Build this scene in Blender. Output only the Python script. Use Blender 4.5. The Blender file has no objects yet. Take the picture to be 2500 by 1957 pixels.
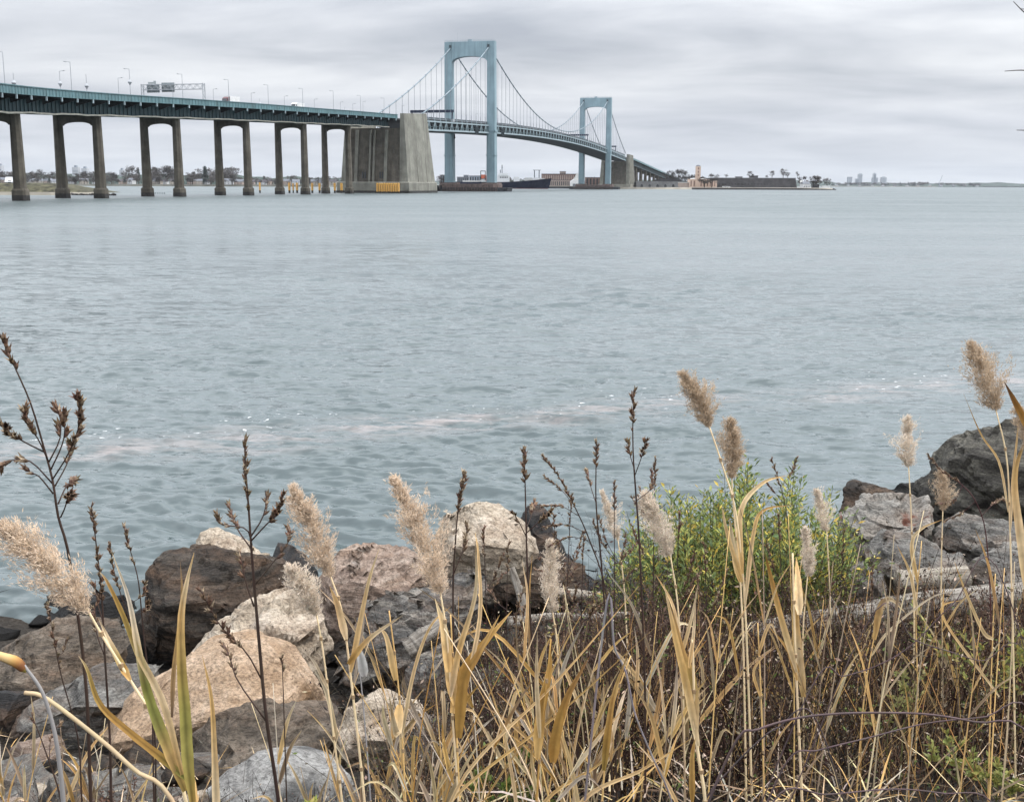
import bpy, bmesh, math, random
import numpy as np
from mathutils import Vector, Matrix, noise as mnoise

# ------------------------------------------------------------------ camera
W, H = 2500, 1957                       # photograph size, used to turn pixels into directions
FPX = 2750.0
PITCH, ROLL, EYE = math.radians(10.85), math.radians(0.22), 5.0
FWD = Vector((0, math.cos(PITCH), -math.sin(PITCH)))
_r = Vector((1, 0, 0)); _u = _r.cross(FWD)
RIGHT = _r * math.cos(ROLL) + _u * math.sin(ROLL)
UP = _u * math.cos(ROLL) - _r * math.sin(ROLL)
sc = bpy.context.scene
C = sc.collection
cd = bpy.data.cameras.new('camera')
cam = bpy.data.objects.new('camera', cd); C.objects.link(cam)
cd.sensor_width = 36; cd.sensor_fit = 'HORIZONTAL'; cd.lens = 36 * FPX / W
cd.clip_start = 0.1; cd.clip_end = 40000
rot = Matrix((RIGHT, UP, -FWD)).transposed()
cam.matrix_world = Matrix.Translation((0, 0, EYE)) @ rot.to_4x4()
sc.camera = cam

# ------------------------------------------------------------------ world: overcast sky
SUN_AZ, SUN_EL = math.radians(88), math.radians(52)     # azimuth from +Y towards +X
wd = bpy.data.worlds.new('World'); sc.world = wd; wd.use_nodes = True
nt = wd.node_tree; nt.nodes.clear()
def N(t, typ, **kw):
    n = t.nodes.new(typ)
    for k, v in kw.items():
        if k in n.inputs.keys(): n.inputs[k].default_value = v
        else: setattr(n, k, v)
    return n
out = N(nt, 'ShaderNodeOutputWorld'); bg = N(nt, 'ShaderNodeBackground', Strength=0.1)
nt.links.new(bg.outputs[0], out.inputs[0])
sky = N(nt, 'ShaderNodeTexSky'); sky.sky_type = 'NISHITA'; sky.sun_disc = False
sky.sun_elevation = SUN_EL; sky.sun_rotation = SUN_AZ
tc = N(nt, 'ShaderNodeTexCoord'); sep = N(nt, 'ShaderNodeSeparateXYZ')
nt.links.new(tc.outputs['Generated'], sep.inputs[0])
def M(t, op, a, b=None, clamp=False):
    n = t.nodes.new('ShaderNodeMath'); n.operation = op; n.use_clamp = clamp
    for i, x in enumerate((a, b)):
        if x is None: continue
        if isinstance(x, (int, float)): n.inputs[i].default_value = x
        else: t.links.new(x, n.inputs[i])
    return n.outputs[0]
def MIXC(t, fac, a, b, blend='MIX'):
    n = t.nodes.new('ShaderNodeMix'); n.data_type = 'RGBA'; n.blend_type = blend
    for s, x in ((n.inputs['Factor'], fac), (n.inputs['A'], a), (n.inputs['B'], b)):
        if isinstance(x, (int, float)): s.default_value = x
        elif isinstance(x, (tuple, list)): s.default_value = (*x[:3], 1)
        else: t.links.new(x, s)
    return n.outputs['Result']
def RAMP(t, fac, stops, interp='LINEAR'):
    n = t.nodes.new('ShaderNodeValToRGB'); n.color_ramp.interpolation = interp
    e = n.color_ramp.elements
    while len(e) < len(stops): e.new(0.5)
    for el, (p, c) in zip(e, stops):
        el.position = p; el.color = (*c[:3], 1) if isinstance(c, (tuple, list)) else (c, c, c, 1)
    t.links.new(fac, n.inputs[0]); return n.outputs[0]
zpos = M(nt, 'MAXIMUM', sep.outputs[2], 0.0)
den = M(nt, 'ADD', zpos, 0.13)
comb = N(nt, 'ShaderNodeCombineXYZ')
nt.links.new(M(nt, 'DIVIDE', sep.outputs[0], den), comb.inputs[0])
nt.links.new(M(nt, 'DIVIDE', sep.outputs[1], den), comb.inputs[1])
mp = N(nt, 'ShaderNodeMapping'); mp.inputs['Scale'].default_value = (1.0, 1.5, 1); mp.inputs['Rotation'].default_value = (0, 0, 0.25)
mp.inputs['Location'].default_value = (3.1, 1.7, 0)
nt.links.new(comb.outputs[0], mp.inputs[0])
n1 = N(nt, 'ShaderNodeTexNoise', Scale=1.0, Detail=7.0, Roughness=0.52, Distortion=0.35); nt.links.new(mp.outputs[0], n1.inputs['Vector'])
n2 = N(nt, 'ShaderNodeTexNoise', Scale=0.33, Detail=3.0, Roughness=0.5); nt.links.new(mp.outputs[0], n2.inputs['Vector'])
mixn = M(nt, 'ADD', M(nt, 'MULTIPLY', n1.outputs[0], 0.6), M(nt, 'MULTIPLY', n2.outputs[0], 0.4))
cloud = RAMP(nt, mixn, [(0.36, (0.385, 0.41, 0.46)), (0.5, (0.57, 0.59, 0.632)), (0.62, (0.75, 0.765, 0.79))])
hz = RAMP(nt, zpos, [(0.0, (0.58, 0.635, 0.715)), (0.055, (0.565, 0.60, 0.685)), (0.13, (0.6, 0.6, 0.6))])
hf = RAMP(nt, zpos, [(0.0, 0.65), (0.06, 0.35), (0.11, 0.0)])
cl = MIXC(nt, hf, cloud, hz)
gain = RAMP(nt, zpos, [(0.0, 0.27), (0.10, 0.28), (0.35, 0.62), (0.75, 1.0)], 'EASE')          # overcast sky: the zenith is more than three times the horizon
gain10 = M(nt, 'MULTIPLY', gain, 28.0)
vm = N(nt, 'ShaderNodeVectorMath'); vm.operation = 'SCALE'
nt.links.new(cl, vm.inputs[0]); nt.links.new(gain10, vm.inputs['Scale'])
fin = MIXC(nt, 0.95, sky.outputs[0], vm.outputs[0])
nt.links.new(fin, bg.inputs[0])

# ------------------------------------------------------------------ sun behind cloud
sl = bpy.data.lights.new('sun', 'SUN'); sl.energy = 1.5; sl.angle = math.radians(10); sl.color = (1.0, 0.96, 0.9)
so = bpy.data.objects.new('sun', sl); C.objects.link(so)
sd = Vector((math.sin(SUN_AZ) * math.cos(SUN_EL), math.cos(SUN_AZ) * math.cos(SUN_EL), math.sin(SUN_EL)))
so.rotation_euler = (-sd).to_track_quat('-Z', 'Y').to_euler(); so.location = (30, -20, 60)

sc.view_settings.view_transform = 'Standard'; sc.view_settings.look = 'None'
sc.view_settings.exposure = 0.68; sc.view_settings.gamma = 1.0; sc.view_settings.use_curve_mapping = False
sc.render.engine = 'CYCLES'
cy = sc.cycles
cy.use_denoising = True; cy.max_bounces = 5; cy.diffuse_bounces = 1; cy.glossy_bounces = 2; cy.transmission_bounces = 2
cy.transparent_max_bounces = 4; cy.volume_bounces = 0; cy.caustics_reflective = False; cy.caustics_refractive = False
cy.sample_clamp_indirect = 6

# ------------------------------------------------------------------ helpers
rng = random.Random(7)
def ray(px, py): return FWD + RIGHT * ((px - W / 2) / FPX) - UP * ((py - H / 2) / FPX)
def at(px, py, Y):
    d = ray(px, py); return Vector((0, 0, EYE)) + d * (Y / d.y)
def on_z(px, py, z):
    d = ray(px, py); return Vector((0, 0, EYE)) + d * ((z - EYE) / d.z)
def proj(p):
    d = Vector(p) - Vector((0, 0, EYE)); z = d.dot(FWD)
    return W / 2 + FPX * d.dot(RIGHT) / z, H / 2 - FPX * d.dot(UP) / z
def lerp(a, b, t): return a + (b - a) * t
_GP = [(-30, 3.4), (2.2, 3.35), (3, 3.05), (5, 2.15), (9, 0.95), (13, -0.05), (16, -0.6), (30, -3), (80, -9)]
def zg(x, y):
    for (a, za), (b, zb) in zip(_GP, _GP[1:]):
        if y <= b: z = za + (zb - za) * max(0, (y - a)) / (b - a); break
    else: z = -9
    k = min(1, max(0, (y - 2) / 4))
    lf = min(1, max(0, (0.45 - x) / 1.1)); lf = lf * lf * (3 - 2 * lf); z -= 0.50 * lf * min(1, max(0, (y - 3.2) / 2.5)) * min(1, max(0, (12.5 - y) / 4.0))
    return z + k * 0.10 * mnoise.noise(Vector((x * 0.5, y * 0.5, 3.3))) + k * 0.05 * mnoise.noise(Vector((x * 1.7, y * 1.7, 1.3))) + 0.12 * k * max(-1, min(1, x / 3))

class MB:
    def __init__(s): s.v = []; s.f = []; s.c = []
    def add(s, vs, fs, col=None):
        o = len(s.v); s.v += [tuple(p) for p in vs]; s.f += [tuple(i + o for i in f) for f in fs]
        if col is None: col = (1, 1, 1)
        if isinstance(col, list): s.c += col
        else: s.c += [col] * len(vs)
    def hexa(s, p, col=None):      # 8 corners: bottom ring 0-3, top ring 4-7
        s.add(p, [(3, 2, 1, 0), (4, 5, 6, 7), (0, 1, 5, 4), (1, 2, 6, 5), (2, 3, 7, 6), (3, 0, 4, 7)], col)
    def box(s, x0, x1, y0, y1, z0, z1, col=None, tf=None):
        p = [(x0, y0, z0), (x1, y0, z0), (x1, y1, z0), (x0, y1, z0), (x0, y0, z1), (x1, y0, z1), (x1, y1, z1), (x0, y1, z1)]
        if tf: p = [tf(*q) for q in p]
        s.hexa(p, col)
    def bar(s, a, b, w, h=None, col=None, up=(0, 0, 1)):
        a = Vector(a); b = Vector(b); h = h or w
        d = (b - a).normalized(); up = Vector(up)
        if abs(d.dot(up)) > 0.98: up = Vector((0, 1, 0))
        r = d.cross(up).normalized(); u = r.cross(d)
        r *= w / 2; u *= h / 2
        s.hexa([a - r - u, a + r - u, b + r - u, b - r - u, a - r + u, a + r + u, b + r + u, b - r + u], col)
    def tube(s, pts, rad, n=6, col=None, cap=True):
        pts = [Vector(p) for p in pts]; m = len(pts)
        if not isinstance(rad, (list, tuple)): rad = [rad] * m
        vs = []; cs = []; ref = None
        for i, p in enumerate(pts):
            d = (pts[min(i + 1, m - 1)] - pts[max(i - 1, 0)])
            d = d.normalized() if d.length > 1e-9 else Vector((0, 0, 1))
            if ref is None: ref = Vector((1, 0, 0)) if abs(d.x) < 0.8 else Vector((0, 1, 0))
            a = (ref - d * ref.dot(d)).normalized(); b = d.cross(a); ref = a
            for k in range(n):
                t = 2 * math.pi * k / n
                vs.append(p + (a * math.cos(t) + b * math.sin(t)) * rad[i])
            if isinstance(col, list): cs += [col[i]] * n
        fs = [(i * n + k, i * n + (k + 1) % n, (i + 1) * n + (k + 1) % n, (i + 1) * n + k) for i in range(m - 1) for k in range(n)]
        if cap: fs += [tuple(range(n))[::-1], tuple((m - 1) * n + k for k in range(n))]
        s.add(vs, fs, cs if isinstance(col, list) else col)
    def prism(s, poly, tf, t0, t1, col=None):      # poly of 2-D points extruded from t0 to t1 by tf(a, b, t)
        n = len(poly)
        s.add([tf(a, b, t0) for a, b in poly] + [tf(a, b, t1) for a, b in poly],
              [tuple(range(n))[::-1], tuple(range(n, 2 * n))] + [(i, (i + 1) % n, n + (i + 1) % n, n + i) for i in range(n)], col)
    def mesh(s, name, origin=(0, 0, 0), smooth=False):
        me = bpy.data.meshes.new(name); o = Vector(origin)
        me.from_pydata([(p[0] - o.x, p[1] - o.y, p[2] - o.z) for p in s.v], [], s.f)
        if any(c != (1, 1, 1) for c in s.c):
            at_ = me.color_attributes.new('Col', 'FLOAT_COLOR', 'POINT')
            at_.data.foreach_set('color', [q for c in s.c for q in (c[0], c[1], c[2], 1.0)])
        if smooth: me.polygons.foreach_set('use_smooth', [True] * len(me.polygons))
        me.update(); return me
    def build(s, name, mat, parent=None, origin=None, smooth=False, fix=False):
        if parent is not None and origin is None: origin = world_loc(parent)
        if origin is None: origin = (0, 0, 0)
        me = s.mesh(name, origin, smooth)
        if fix:
            bm = bmesh.new(); bm.from_mesh(me); bmesh.ops.recalc_face_normals(bm, faces=bm.faces); bm.to_mesh(me); bm.free()
        me.materials.append(mat)
        o = bpy.data.objects.new(name, me); C.objects.link(o)
        if parent is not None: o.parent = parent
        else: o.location = origin
        return o
def world_loc(o):
    v = Vector((0, 0, 0))
    while o is not None: v += Vector(o.location); o = o.parent
    return v
def place(me, name, mat, parent=None, loc=(0, 0, 0), rz=0, scale=1):
    o = bpy.data.objects.new(name, me); C.objects.link(o)
    if mat is not None and not me.materials: me.materials.append(mat)
    o.parent = parent; o.location = loc; o.rotation_euler = (0, 0, rz)
    o.scale = (scale,) * 3 if isinstance(scale, (int, float)) else scale
    return o
def tag(o, label=None, cat=None, group=None, kind=None):
    for k, v in (('label', label), ('category', cat), ('group', group), ('kind', kind)):
        if v: o[k] = v
    return o
def thing(name, loc, label, cat, group=None, rz=0):
    o = bpy.data.objects.new(name, None); C.objects.link(o); o.location = loc; o.rotation_euler = (0, 0, rz)
    o.empty_display_size = 0.2
    return tag(o, label, cat, group)
def copy_tree(o, parent=None):
    c = o.copy(); C.objects.link(c); c.parent = parent
    for ch in o.children: copy_tree(ch, c)
    return c
ORD = ['first', 'second', 'third', 'fourth', 'fifth', 'sixth', 'seventh', 'eighth', 'ninth', 'tenth', 'eleventh', 'twelfth',
       'thirteenth', 'fourteenth', 'fifteenth', 'sixteenth', 'seventeenth', 'eighteenth', 'nineteenth', 'twentieth']
for _t, _n in (('twenty', 'twentieth'), ('thirty', 'thirtieth'), ('forty', 'fortieth'), ('fifty', 'fiftieth'), ('sixty', 'sixtieth'), ('seventy', 'seventieth')):
    if _t != 'twenty': ORD.append(_n)
    ORD += [f'{_t}-{ORD[k]}' for k in range(9)]

# ------------------------------------------------------------------ materials
def mat_base(name, rough=0.7, spec=0.3):
    m = bpy.data.materials.new(name); m.use_nodes = True
    t = m.node_tree; b = t.nodes['Principled BSDF']
    b.inputs['Roughness'].default_value = rough; b.inputs['Specular IOR Level'].default_value = spec
    return m, t, b
def simple(name, col, rough=0.7, var=0.12, scale=1.0, bump=0.0, metal=0.0, spec=0.3, streak=None, vcol=False, trans=0.0, dirt=None):
    """a painted, concrete or plant surface: base colour with uneven tone, optional vertical streaks, relief, leaf translucency"""
    m, t, b = mat_base(name, rough, spec); b.inputs['Metallic'].default_value = metal
    co = N(t, 'ShaderNodeTexCoord'); src = co.outputs['Object']
    n = N(t, 'ShaderNodeTexNoise', Scale=scale, Detail=6.0, Roughness=0.6); t.links.new(src, n.inputs['Vector'])
    lo = tuple(c * (1 - var * 2.2) for c in col); hi = tuple(min(1, c * (1 + var * 2.2)) for c in col)
    c = RAMP(t, n.outputs[0], [(0.3, lo), (0.7, hi)])
    if streak:
        mpn = N(t, 'ShaderNodeMapping'); mpn.inputs['Scale'].default_value = (streak, streak, streak * 0.05)
        t.links.new(src, mpn.inputs[0])
        n3 = N(t, 'ShaderNodeTexNoise', Scale=1.0, Detail=4.0, Roughness=0.65); t.links.new(mpn.outputs[0], n3.inputs['Vector'])
        f = RAMP(t, n3.outputs[0], [(0.48, 0.0), (0.72, 0.75)])
        c = MIXC(t, f, c, dirt or tuple(q * 0.45 for q in col))
    if vcol:
        a = N(t, 'ShaderNodeVertexColor'); a.layer_name = 'Col'
        c = MIXC(t, 1.0, c, a.outputs[0], 'MULTIPLY')
    t.links.new(c, b.inputs['Base Color'])
    if bump:
        n4 = N(t, 'ShaderNodeTexNoise', Scale=scale * 4, Detail=5.0); t.links.new(src, n4.inputs['Vector'])
        bp = N(t, 'ShaderNodeBump', Strength=bump, Distance=0.3 / scale); t.links.new(n4.outputs[0], bp.inputs['Height'])
        t.links.new(bp.outputs[0], b.inputs['Normal'])
    if trans:
        tr = N(t, 'ShaderNodeBsdfTranslucent'); t.links.new(c, tr.inputs[0])
        mx = N(t, 'ShaderNodeMixShader'); mx.inputs[0].default_value = trans
        t.links.new(b.outputs[0], mx.inputs[1]); t.links.new(tr.outputs[0], mx.inputs[2])
        t.links.new(mx.outputs[0], t.nodes['Material Output'].inputs[0])
    return m
MT = {
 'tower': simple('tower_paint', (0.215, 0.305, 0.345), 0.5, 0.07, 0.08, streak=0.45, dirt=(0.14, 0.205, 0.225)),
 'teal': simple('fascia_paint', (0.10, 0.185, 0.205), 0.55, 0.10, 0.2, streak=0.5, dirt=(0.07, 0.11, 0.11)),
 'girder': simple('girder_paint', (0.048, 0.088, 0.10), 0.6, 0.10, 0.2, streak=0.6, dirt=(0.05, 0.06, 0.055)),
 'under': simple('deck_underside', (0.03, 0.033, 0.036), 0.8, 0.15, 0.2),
 'truss': simple('truss_paint', (0.27, 0.34, 0.37), 0.55, 0.08, 0.3),
 'rail': simple('dark_railing', (0.05, 0.065, 0.075), 0.6, 0.1, 0.5),
 'cable': simple('cable_paint', (0.20, 0.25, 0.28), 0.6, 0.08, 0.3),
 'susp': simple('suspender_steel', (0.22, 0.24, 0.27), 0.6, 0.05, 0.3),
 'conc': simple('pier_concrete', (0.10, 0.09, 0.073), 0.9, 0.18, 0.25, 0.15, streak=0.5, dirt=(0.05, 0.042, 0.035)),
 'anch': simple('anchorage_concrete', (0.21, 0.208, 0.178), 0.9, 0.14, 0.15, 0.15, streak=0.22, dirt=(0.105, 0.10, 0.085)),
 'tide': simple('wet_tide_band', (0.03, 0.028, 0.026), 0.6, 0.3, 0.8),
 'pedestal': simple('pedestal_brown_concrete', (0.13, 0.10, 0.09), 0.85, 0.2, 0.4, streak=0.4),
 'fender': simple('fender_timber', (0.035, 0.037, 0.042), 0.8, 0.25, 0.6),
 'yellow': simple('yellow_pile_sleeve', (0.70, 0.39, 0.10), 0.6, 0.10, 1.2, streak=1.2, dirt=(0.45, 0.25, 0.07)),
 'white': simple('white_paint', (0.68, 0.69, 0.69), 0.55, 0.06, 1.0),
 'offw': simple('offwhite_paint', (0.52, 0.52, 0.50), 0.6, 0.10, 0.6),
 'pipe': simple('pale_pipe', (0.70, 0.66, 0.56), 0.6, 0.10, 0.3),
 'galv': simple('galvanised_steel', (0.36, 0.38, 0.40), 0.5, 0.08, 1.0),
 'navy': simple('navy_steel', (0.022, 0.03, 0.055), 0.5, 0.1, 0.5),
 'signback': simple('sign_back', (0.33, 0.36, 0.36), 0.6, 0.1, 0.8),
 'black': simple('black_rubber', (0.02, 0.02, 0.022), 0.6, 0.1, 1.0),
 'glass': simple('dark_glass', (0.03, 0.035, 0.04), 0.15, 0.05, 1.0, spec=0.6),
 'red': simple('dark_red_paint', (0.10, 0.022, 0.025), 0.35, 0.05, 1.0),
 'carg': simple('green_car_paint', (0.03, 0.07, 0.055), 0.3, 0.05, 1.0),
 'road': simple('road_asphalt', (0.055, 0.055, 0.058), 0.9, 0.1, 0.4),
 'hull': simple('navy_hull_paint', (0.010, 0.013, 0.032), 0.7, 0.1, 0.1, spec=0.1),
 'boot': simple('red_boot_topping', (0.17, 0.07, 0.06), 0.7, 0.1, 0.3),
 'orange': simple('orange_lifeboat', (0.50, 0.13, 0.07), 0.5, 0.08, 0.8),
 'brick': simple('brown_brick', (0.155, 0.10, 0.085), 0.85, 0.12, 0.3),
 'brick2': simple('pale_brick', (0.33, 0.27, 0.235), 0.85, 0.10, 0.3),
 'tan': simple('tan_stucco', (0.53, 0.40, 0.32), 0.8, 0.06, 0.15),
 'fort': simple('fort_stone', (0.05, 0.048, 0.05), 0.9, 0.2, 0.15),
 'fort2': simple('fort_grey_stone', (0.145, 0.15, 0.155), 0.9, 0.18, 0.15),
 'roofg': simple('grey_roof', (0.15, 0.16, 0.18), 0.8, 0.1, 0.4),
 'roofd': simple('dark_roof', (0.07, 0.065, 0.07), 0.8, 0.1, 0.4),
 'wallb': simple('beige_siding', (0.34, 0.31, 0.27), 0.8, 0.08, 0.4),
 'wallw': simple('white_siding', (0.50, 0.51, 0.52), 0.75, 0.06, 0.4),
 'skyl': simple('far_tower_block', (0.22, 0.25, 0.29), 0.6, 0.06, 0.02),
 'skyl2': simple('far_pale_block', (0.42, 0.44, 0.47), 0.6, 0.06, 0.02),
 'bark': simple('tree_bark', (0.075, 0.062, 0.052), 0.9, 0.2, 0.6),
 'twig': simple('bare_twigs', (0.085, 0.075, 0.07), 0.9, 0.25, 0.25),
 'ever': simple('evergreen_needles', (0.032, 0.05, 0.04), 0.9, 0.25, 0.3),
 'land': simple('far_land', (0.10, 0.10, 0.085), 0.95, 0.25, 0.02),
 'grassy': simple('rough_grass_bank', (0.055, 0.052, 0.03), 0.95, 0.5, 0.35),
 'sand': simple('grey_sand', (0.26, 0.24, 0.20), 0.95, 0.12, 0.08),
 'farrock': simple('wet_breakwater_rock', (0.03, 0.027, 0.026), 0.7, 0.3, 0.5),
}
# ================================================================== BRIDGE ALIGNMENT
T1 = Vector((-32, 873)); AX = Vector((133, 544)).normalized(); LAT = Vector((AX.y, -AX.x))     # LAT points to the near (east) side
def B(s, u, z): p = T1 + AX * s + LAT * u; return Vector((p.x, p.y, z))
def ztop(s):                       # top of the railing on the suspended spans
    if 0 <= s <= 560: return 55.8 - 4.5 * ((s - 280) / 280) ** 2
    return 51.3 - 0.032 * (-s if s < 0 else s - 560)
# approach viaduct centre line, from the shore span to the anchorage
PIERS = [(-124.5, 209, 25.5), (-140, 267.5, 28.6), (-147.5, 327, 31.4), (-146, 388, 34.2), (-136, 446, 36.7), (-122.4, 503.5, 38.9), (-108, 561.8, 40.9), (-94.5, 617.5, 42.9)]
_e = B(-205, 0, 44.7)
CTRL = [Vector(p) for p in PIERS] + [_e, B(-265 + 120, 0, 46.6)]
CTRL = [CTRL[0] * 2 - CTRL[1]] + CTRL
def catmull(i, t):
    p0, p1, p2, p3 = CTRL[i - 1], CTRL[i], CTRL[i + 1], CTRL[i + 2]
    return 0.5 * ((2 * p1) + (p2 - p0) * t + (2 * p0 - 5 * p1 + 4 * p2 - p3) * t * t + (3 * p1 - p0 - 3 * p2 + p3) * t ** 3)
_pts = []
for i in range(1, len(CTRL) - 2):
    for k in range(40): _pts.append(catmull(i, k / 40))
_pts.append(_e.copy())
_cum = [0.0]
for a, b in zip(_pts, _pts[1:]): _cum.append(_cum[-1] + (b - a).length)
VLEN = _cum[-1]
def V(q, u=0.0, dz=0.0):           # point on the viaduct: q metres from its shore end, u to the near side, dz below/above the parapet top
    q = max(0, min(VLEN, q)); i = min(len(_cum) - 2, int(np.searchsorted(_cum, q, side='right')) - 1); i = max(0, i)
    t = (q - _cum[i]) / (_cum[i + 1] - _cum[i]); p = _pts[i].lerp(_pts[i + 1], t)
    j0, j1 = max(0, i - 3), min(len(_pts) - 1, i + 4)
    d = (_pts[j1] - _pts[j0]); d = Vector((d.x, d.y)).normalized()
    return Vector((p.x + d.y * u, p.y - d.x * u, p.z + dz))
def q_of_pier(k): return _cum[k * 40]
def loft(mb, fn, qs, sect, col=None):   # sweep a closed (u, dz) section along fn
    n = len(sect); vs = []
    for q in qs: vs += [fn(q, u, d) for u, d in sect]
    fs = [(i * n + k, i * n + (k + 1) % n, (i + 1) * n + (k + 1) % n, (i + 1) * n + k) for i in range(len(qs) - 1) for k in range(n)]
    fs += [tuple(range(n))[::-1], tuple((len(qs) - 1) * n + k for k in range(n))]
    mb.add(vs, fs, col)
def rect(u0, u1, d0, d1): return [(u0, d0), (u1, d0), (u1, d1), (u0, d1)]
HW = 14.0                                # half width of the viaduct deck
# ------------------------------------------------------------------ approach viaduct
via = thing('approach_viaduct', V(0, 0, 0) * 1.0, 'teal girder approach viaduct on paired concrete piers rising from the left', 'viaduct')
via.location = (PIERS[2][0], PIERS[2][1], 0)
qs = [i * VLEN / 160 for i in range(161)]
mb = MB(); loft(mb, V, qs, rect(-HW, HW, -1.75, -1.15)); dk = mb.build('road_deck', MT['road'], via, fix=True)
for sgn in (1, -1):
    mb = MB(); loft(mb, V, qs, rect(sgn * HW + 0.02 * sgn, sgn * (HW + 0.35), -2.3, 0.0))
    loft(mb, V, qs, rect(sgn * (HW + 0.30), sgn * (HW + 0.62), -0.22, 0.03))
    k = 0
    q = 0.8
    while q < VLEN - 0.5:
        loft(mb, V, [q, q + 0.16], rect(sgn * (HW + 0.3), sgn * (HW + 0.47), -2.25, -0.3)); q += 2.6
    mb.build('fascia_girder', MT['teal'], via, fix=True)
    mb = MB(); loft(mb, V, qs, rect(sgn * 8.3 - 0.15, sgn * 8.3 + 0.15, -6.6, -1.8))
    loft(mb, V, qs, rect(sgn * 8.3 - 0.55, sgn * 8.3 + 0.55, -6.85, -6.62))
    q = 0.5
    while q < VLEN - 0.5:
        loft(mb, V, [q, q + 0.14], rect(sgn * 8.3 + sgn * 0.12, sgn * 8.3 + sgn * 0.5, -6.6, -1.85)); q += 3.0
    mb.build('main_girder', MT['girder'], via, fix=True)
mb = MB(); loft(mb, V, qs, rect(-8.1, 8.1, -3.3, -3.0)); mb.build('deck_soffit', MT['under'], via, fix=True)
# brackets under the near overhang
q = 2.0; bi = 0
while q < VLEN - 2:
    mb = MB()
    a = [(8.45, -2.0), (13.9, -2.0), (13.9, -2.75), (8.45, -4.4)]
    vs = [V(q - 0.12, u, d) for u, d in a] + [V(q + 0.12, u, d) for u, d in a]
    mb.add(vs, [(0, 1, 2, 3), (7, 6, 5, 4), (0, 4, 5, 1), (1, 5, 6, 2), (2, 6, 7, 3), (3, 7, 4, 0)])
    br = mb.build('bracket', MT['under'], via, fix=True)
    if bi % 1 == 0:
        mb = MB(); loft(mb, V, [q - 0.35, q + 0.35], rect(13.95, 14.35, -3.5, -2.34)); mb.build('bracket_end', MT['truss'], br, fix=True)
    q += 12.4; bi += 1
mb = MB()
pp = []
for i in range(261):
    q = i * VLEN / 260
    pp.append(V(q, 9.05, -6.95 + 0.10 * math.sin(q * 0.21) - 0.05 * math.sin(q * 0.53)))
mb.tube(pp, 0.26, 5); mb.build('service_pipe', MT['pipe'], via)
# piers
def octa(w, d, c): return [(-w, -d + c), (-w + c, -d), (w - c, -d), (w, -d + c), (w, d - c), (w - c, d), (-w + c, d), (-w, d - c)]
def taper(mb, tf, levels, col=None):
    n = None; vs = []
    for z, poly in levels: vs += [tf(a, b, z) for a, b in poly]; n = len(poly)
    m = len(levels)
    fs = [(i * n + k, i * n + (k + 1) % n, (i + 1) * n + (k + 1) % n, (i + 1) * n + k) for i in range(m - 1) for k in range(n)]
    fs += [tuple(range(n))[::-1], tuple((m - 1) * n + k for k in range(n))]
    mb.add(vs, fs, col)
def make_pier(k, parent):
    q = q_of_pier(k); c = V(q); zt = c.z - 6.9
    d = V(q + 2) - V(q - 2); d = Vector((d.x, d.y)).normalized(); l = Vector((d.y, -d.x))
    def tf(u0):
        return lambda a, b, z: Vector((c.x + l.x * (u0 + a) + d.x * b, c.y + l.y * (u0 + a) + d.y * b, z))
    mb = MB()          # arched cross beam between the legs
    pts = [(-7.9, zt), (7.9, zt)] + [(5.2 * math.cos(t), zt - 3.3 + 1.2 * math.sin(t)) for t in [math.pi * i / 14 for i in range(15)]]
    poly = [(-7.9, zt), (-7.9, zt - 3.4), (-5.2, zt - 3.4)] + [(-5.2 * math.cos(math.pi * i / 14), zt - 3.35 + 1.15 * math.sin(math.pi * i / 14)) for i in range(1, 14)] + [(5.2, zt - 3.4), (7.9, zt - 3.4), (7.9, zt)]
    # split the arched outline into quads against the top edge
    lo = [(-7.9, zt - 3.4), (-5.2, zt - 3.4)] + poly[3:16] + [(5.2, zt - 3.4), (7.9, zt - 3.4)]
    n = len(lo); f0 = tf(0)
    vs = [f0(u, b, z) for b in (-1.1, 1.1) for u, z in lo] + [f0(u, b, zt - 0.02) for b in (-1.1, 1.1) for u, z in lo]
    fs = []
    for i in range(n - 1):
        fs += [(i, i + 1, 2 * n + i + 1, 2 * n + i), (n + i, 3 * n + i, 3 * n + i + 1, n + i + 1), (i, n + i, n + i + 1, i + 1), (2 * n + i, 2 * n + i + 1, 3 * n + i + 1, 3 * n + i)]
    mb.add(vs, fs)
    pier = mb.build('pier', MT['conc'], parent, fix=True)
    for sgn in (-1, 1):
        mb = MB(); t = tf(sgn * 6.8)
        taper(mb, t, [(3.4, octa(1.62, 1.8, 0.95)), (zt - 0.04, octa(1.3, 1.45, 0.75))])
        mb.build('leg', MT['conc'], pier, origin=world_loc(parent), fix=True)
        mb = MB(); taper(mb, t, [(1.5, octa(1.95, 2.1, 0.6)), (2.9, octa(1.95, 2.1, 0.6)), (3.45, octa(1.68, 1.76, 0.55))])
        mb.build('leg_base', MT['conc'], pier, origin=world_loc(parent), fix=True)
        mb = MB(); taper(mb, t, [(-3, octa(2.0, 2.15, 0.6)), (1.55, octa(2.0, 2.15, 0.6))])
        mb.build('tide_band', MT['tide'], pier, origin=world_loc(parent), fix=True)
for k in range(0, 8): make_pier(k, via)

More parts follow.
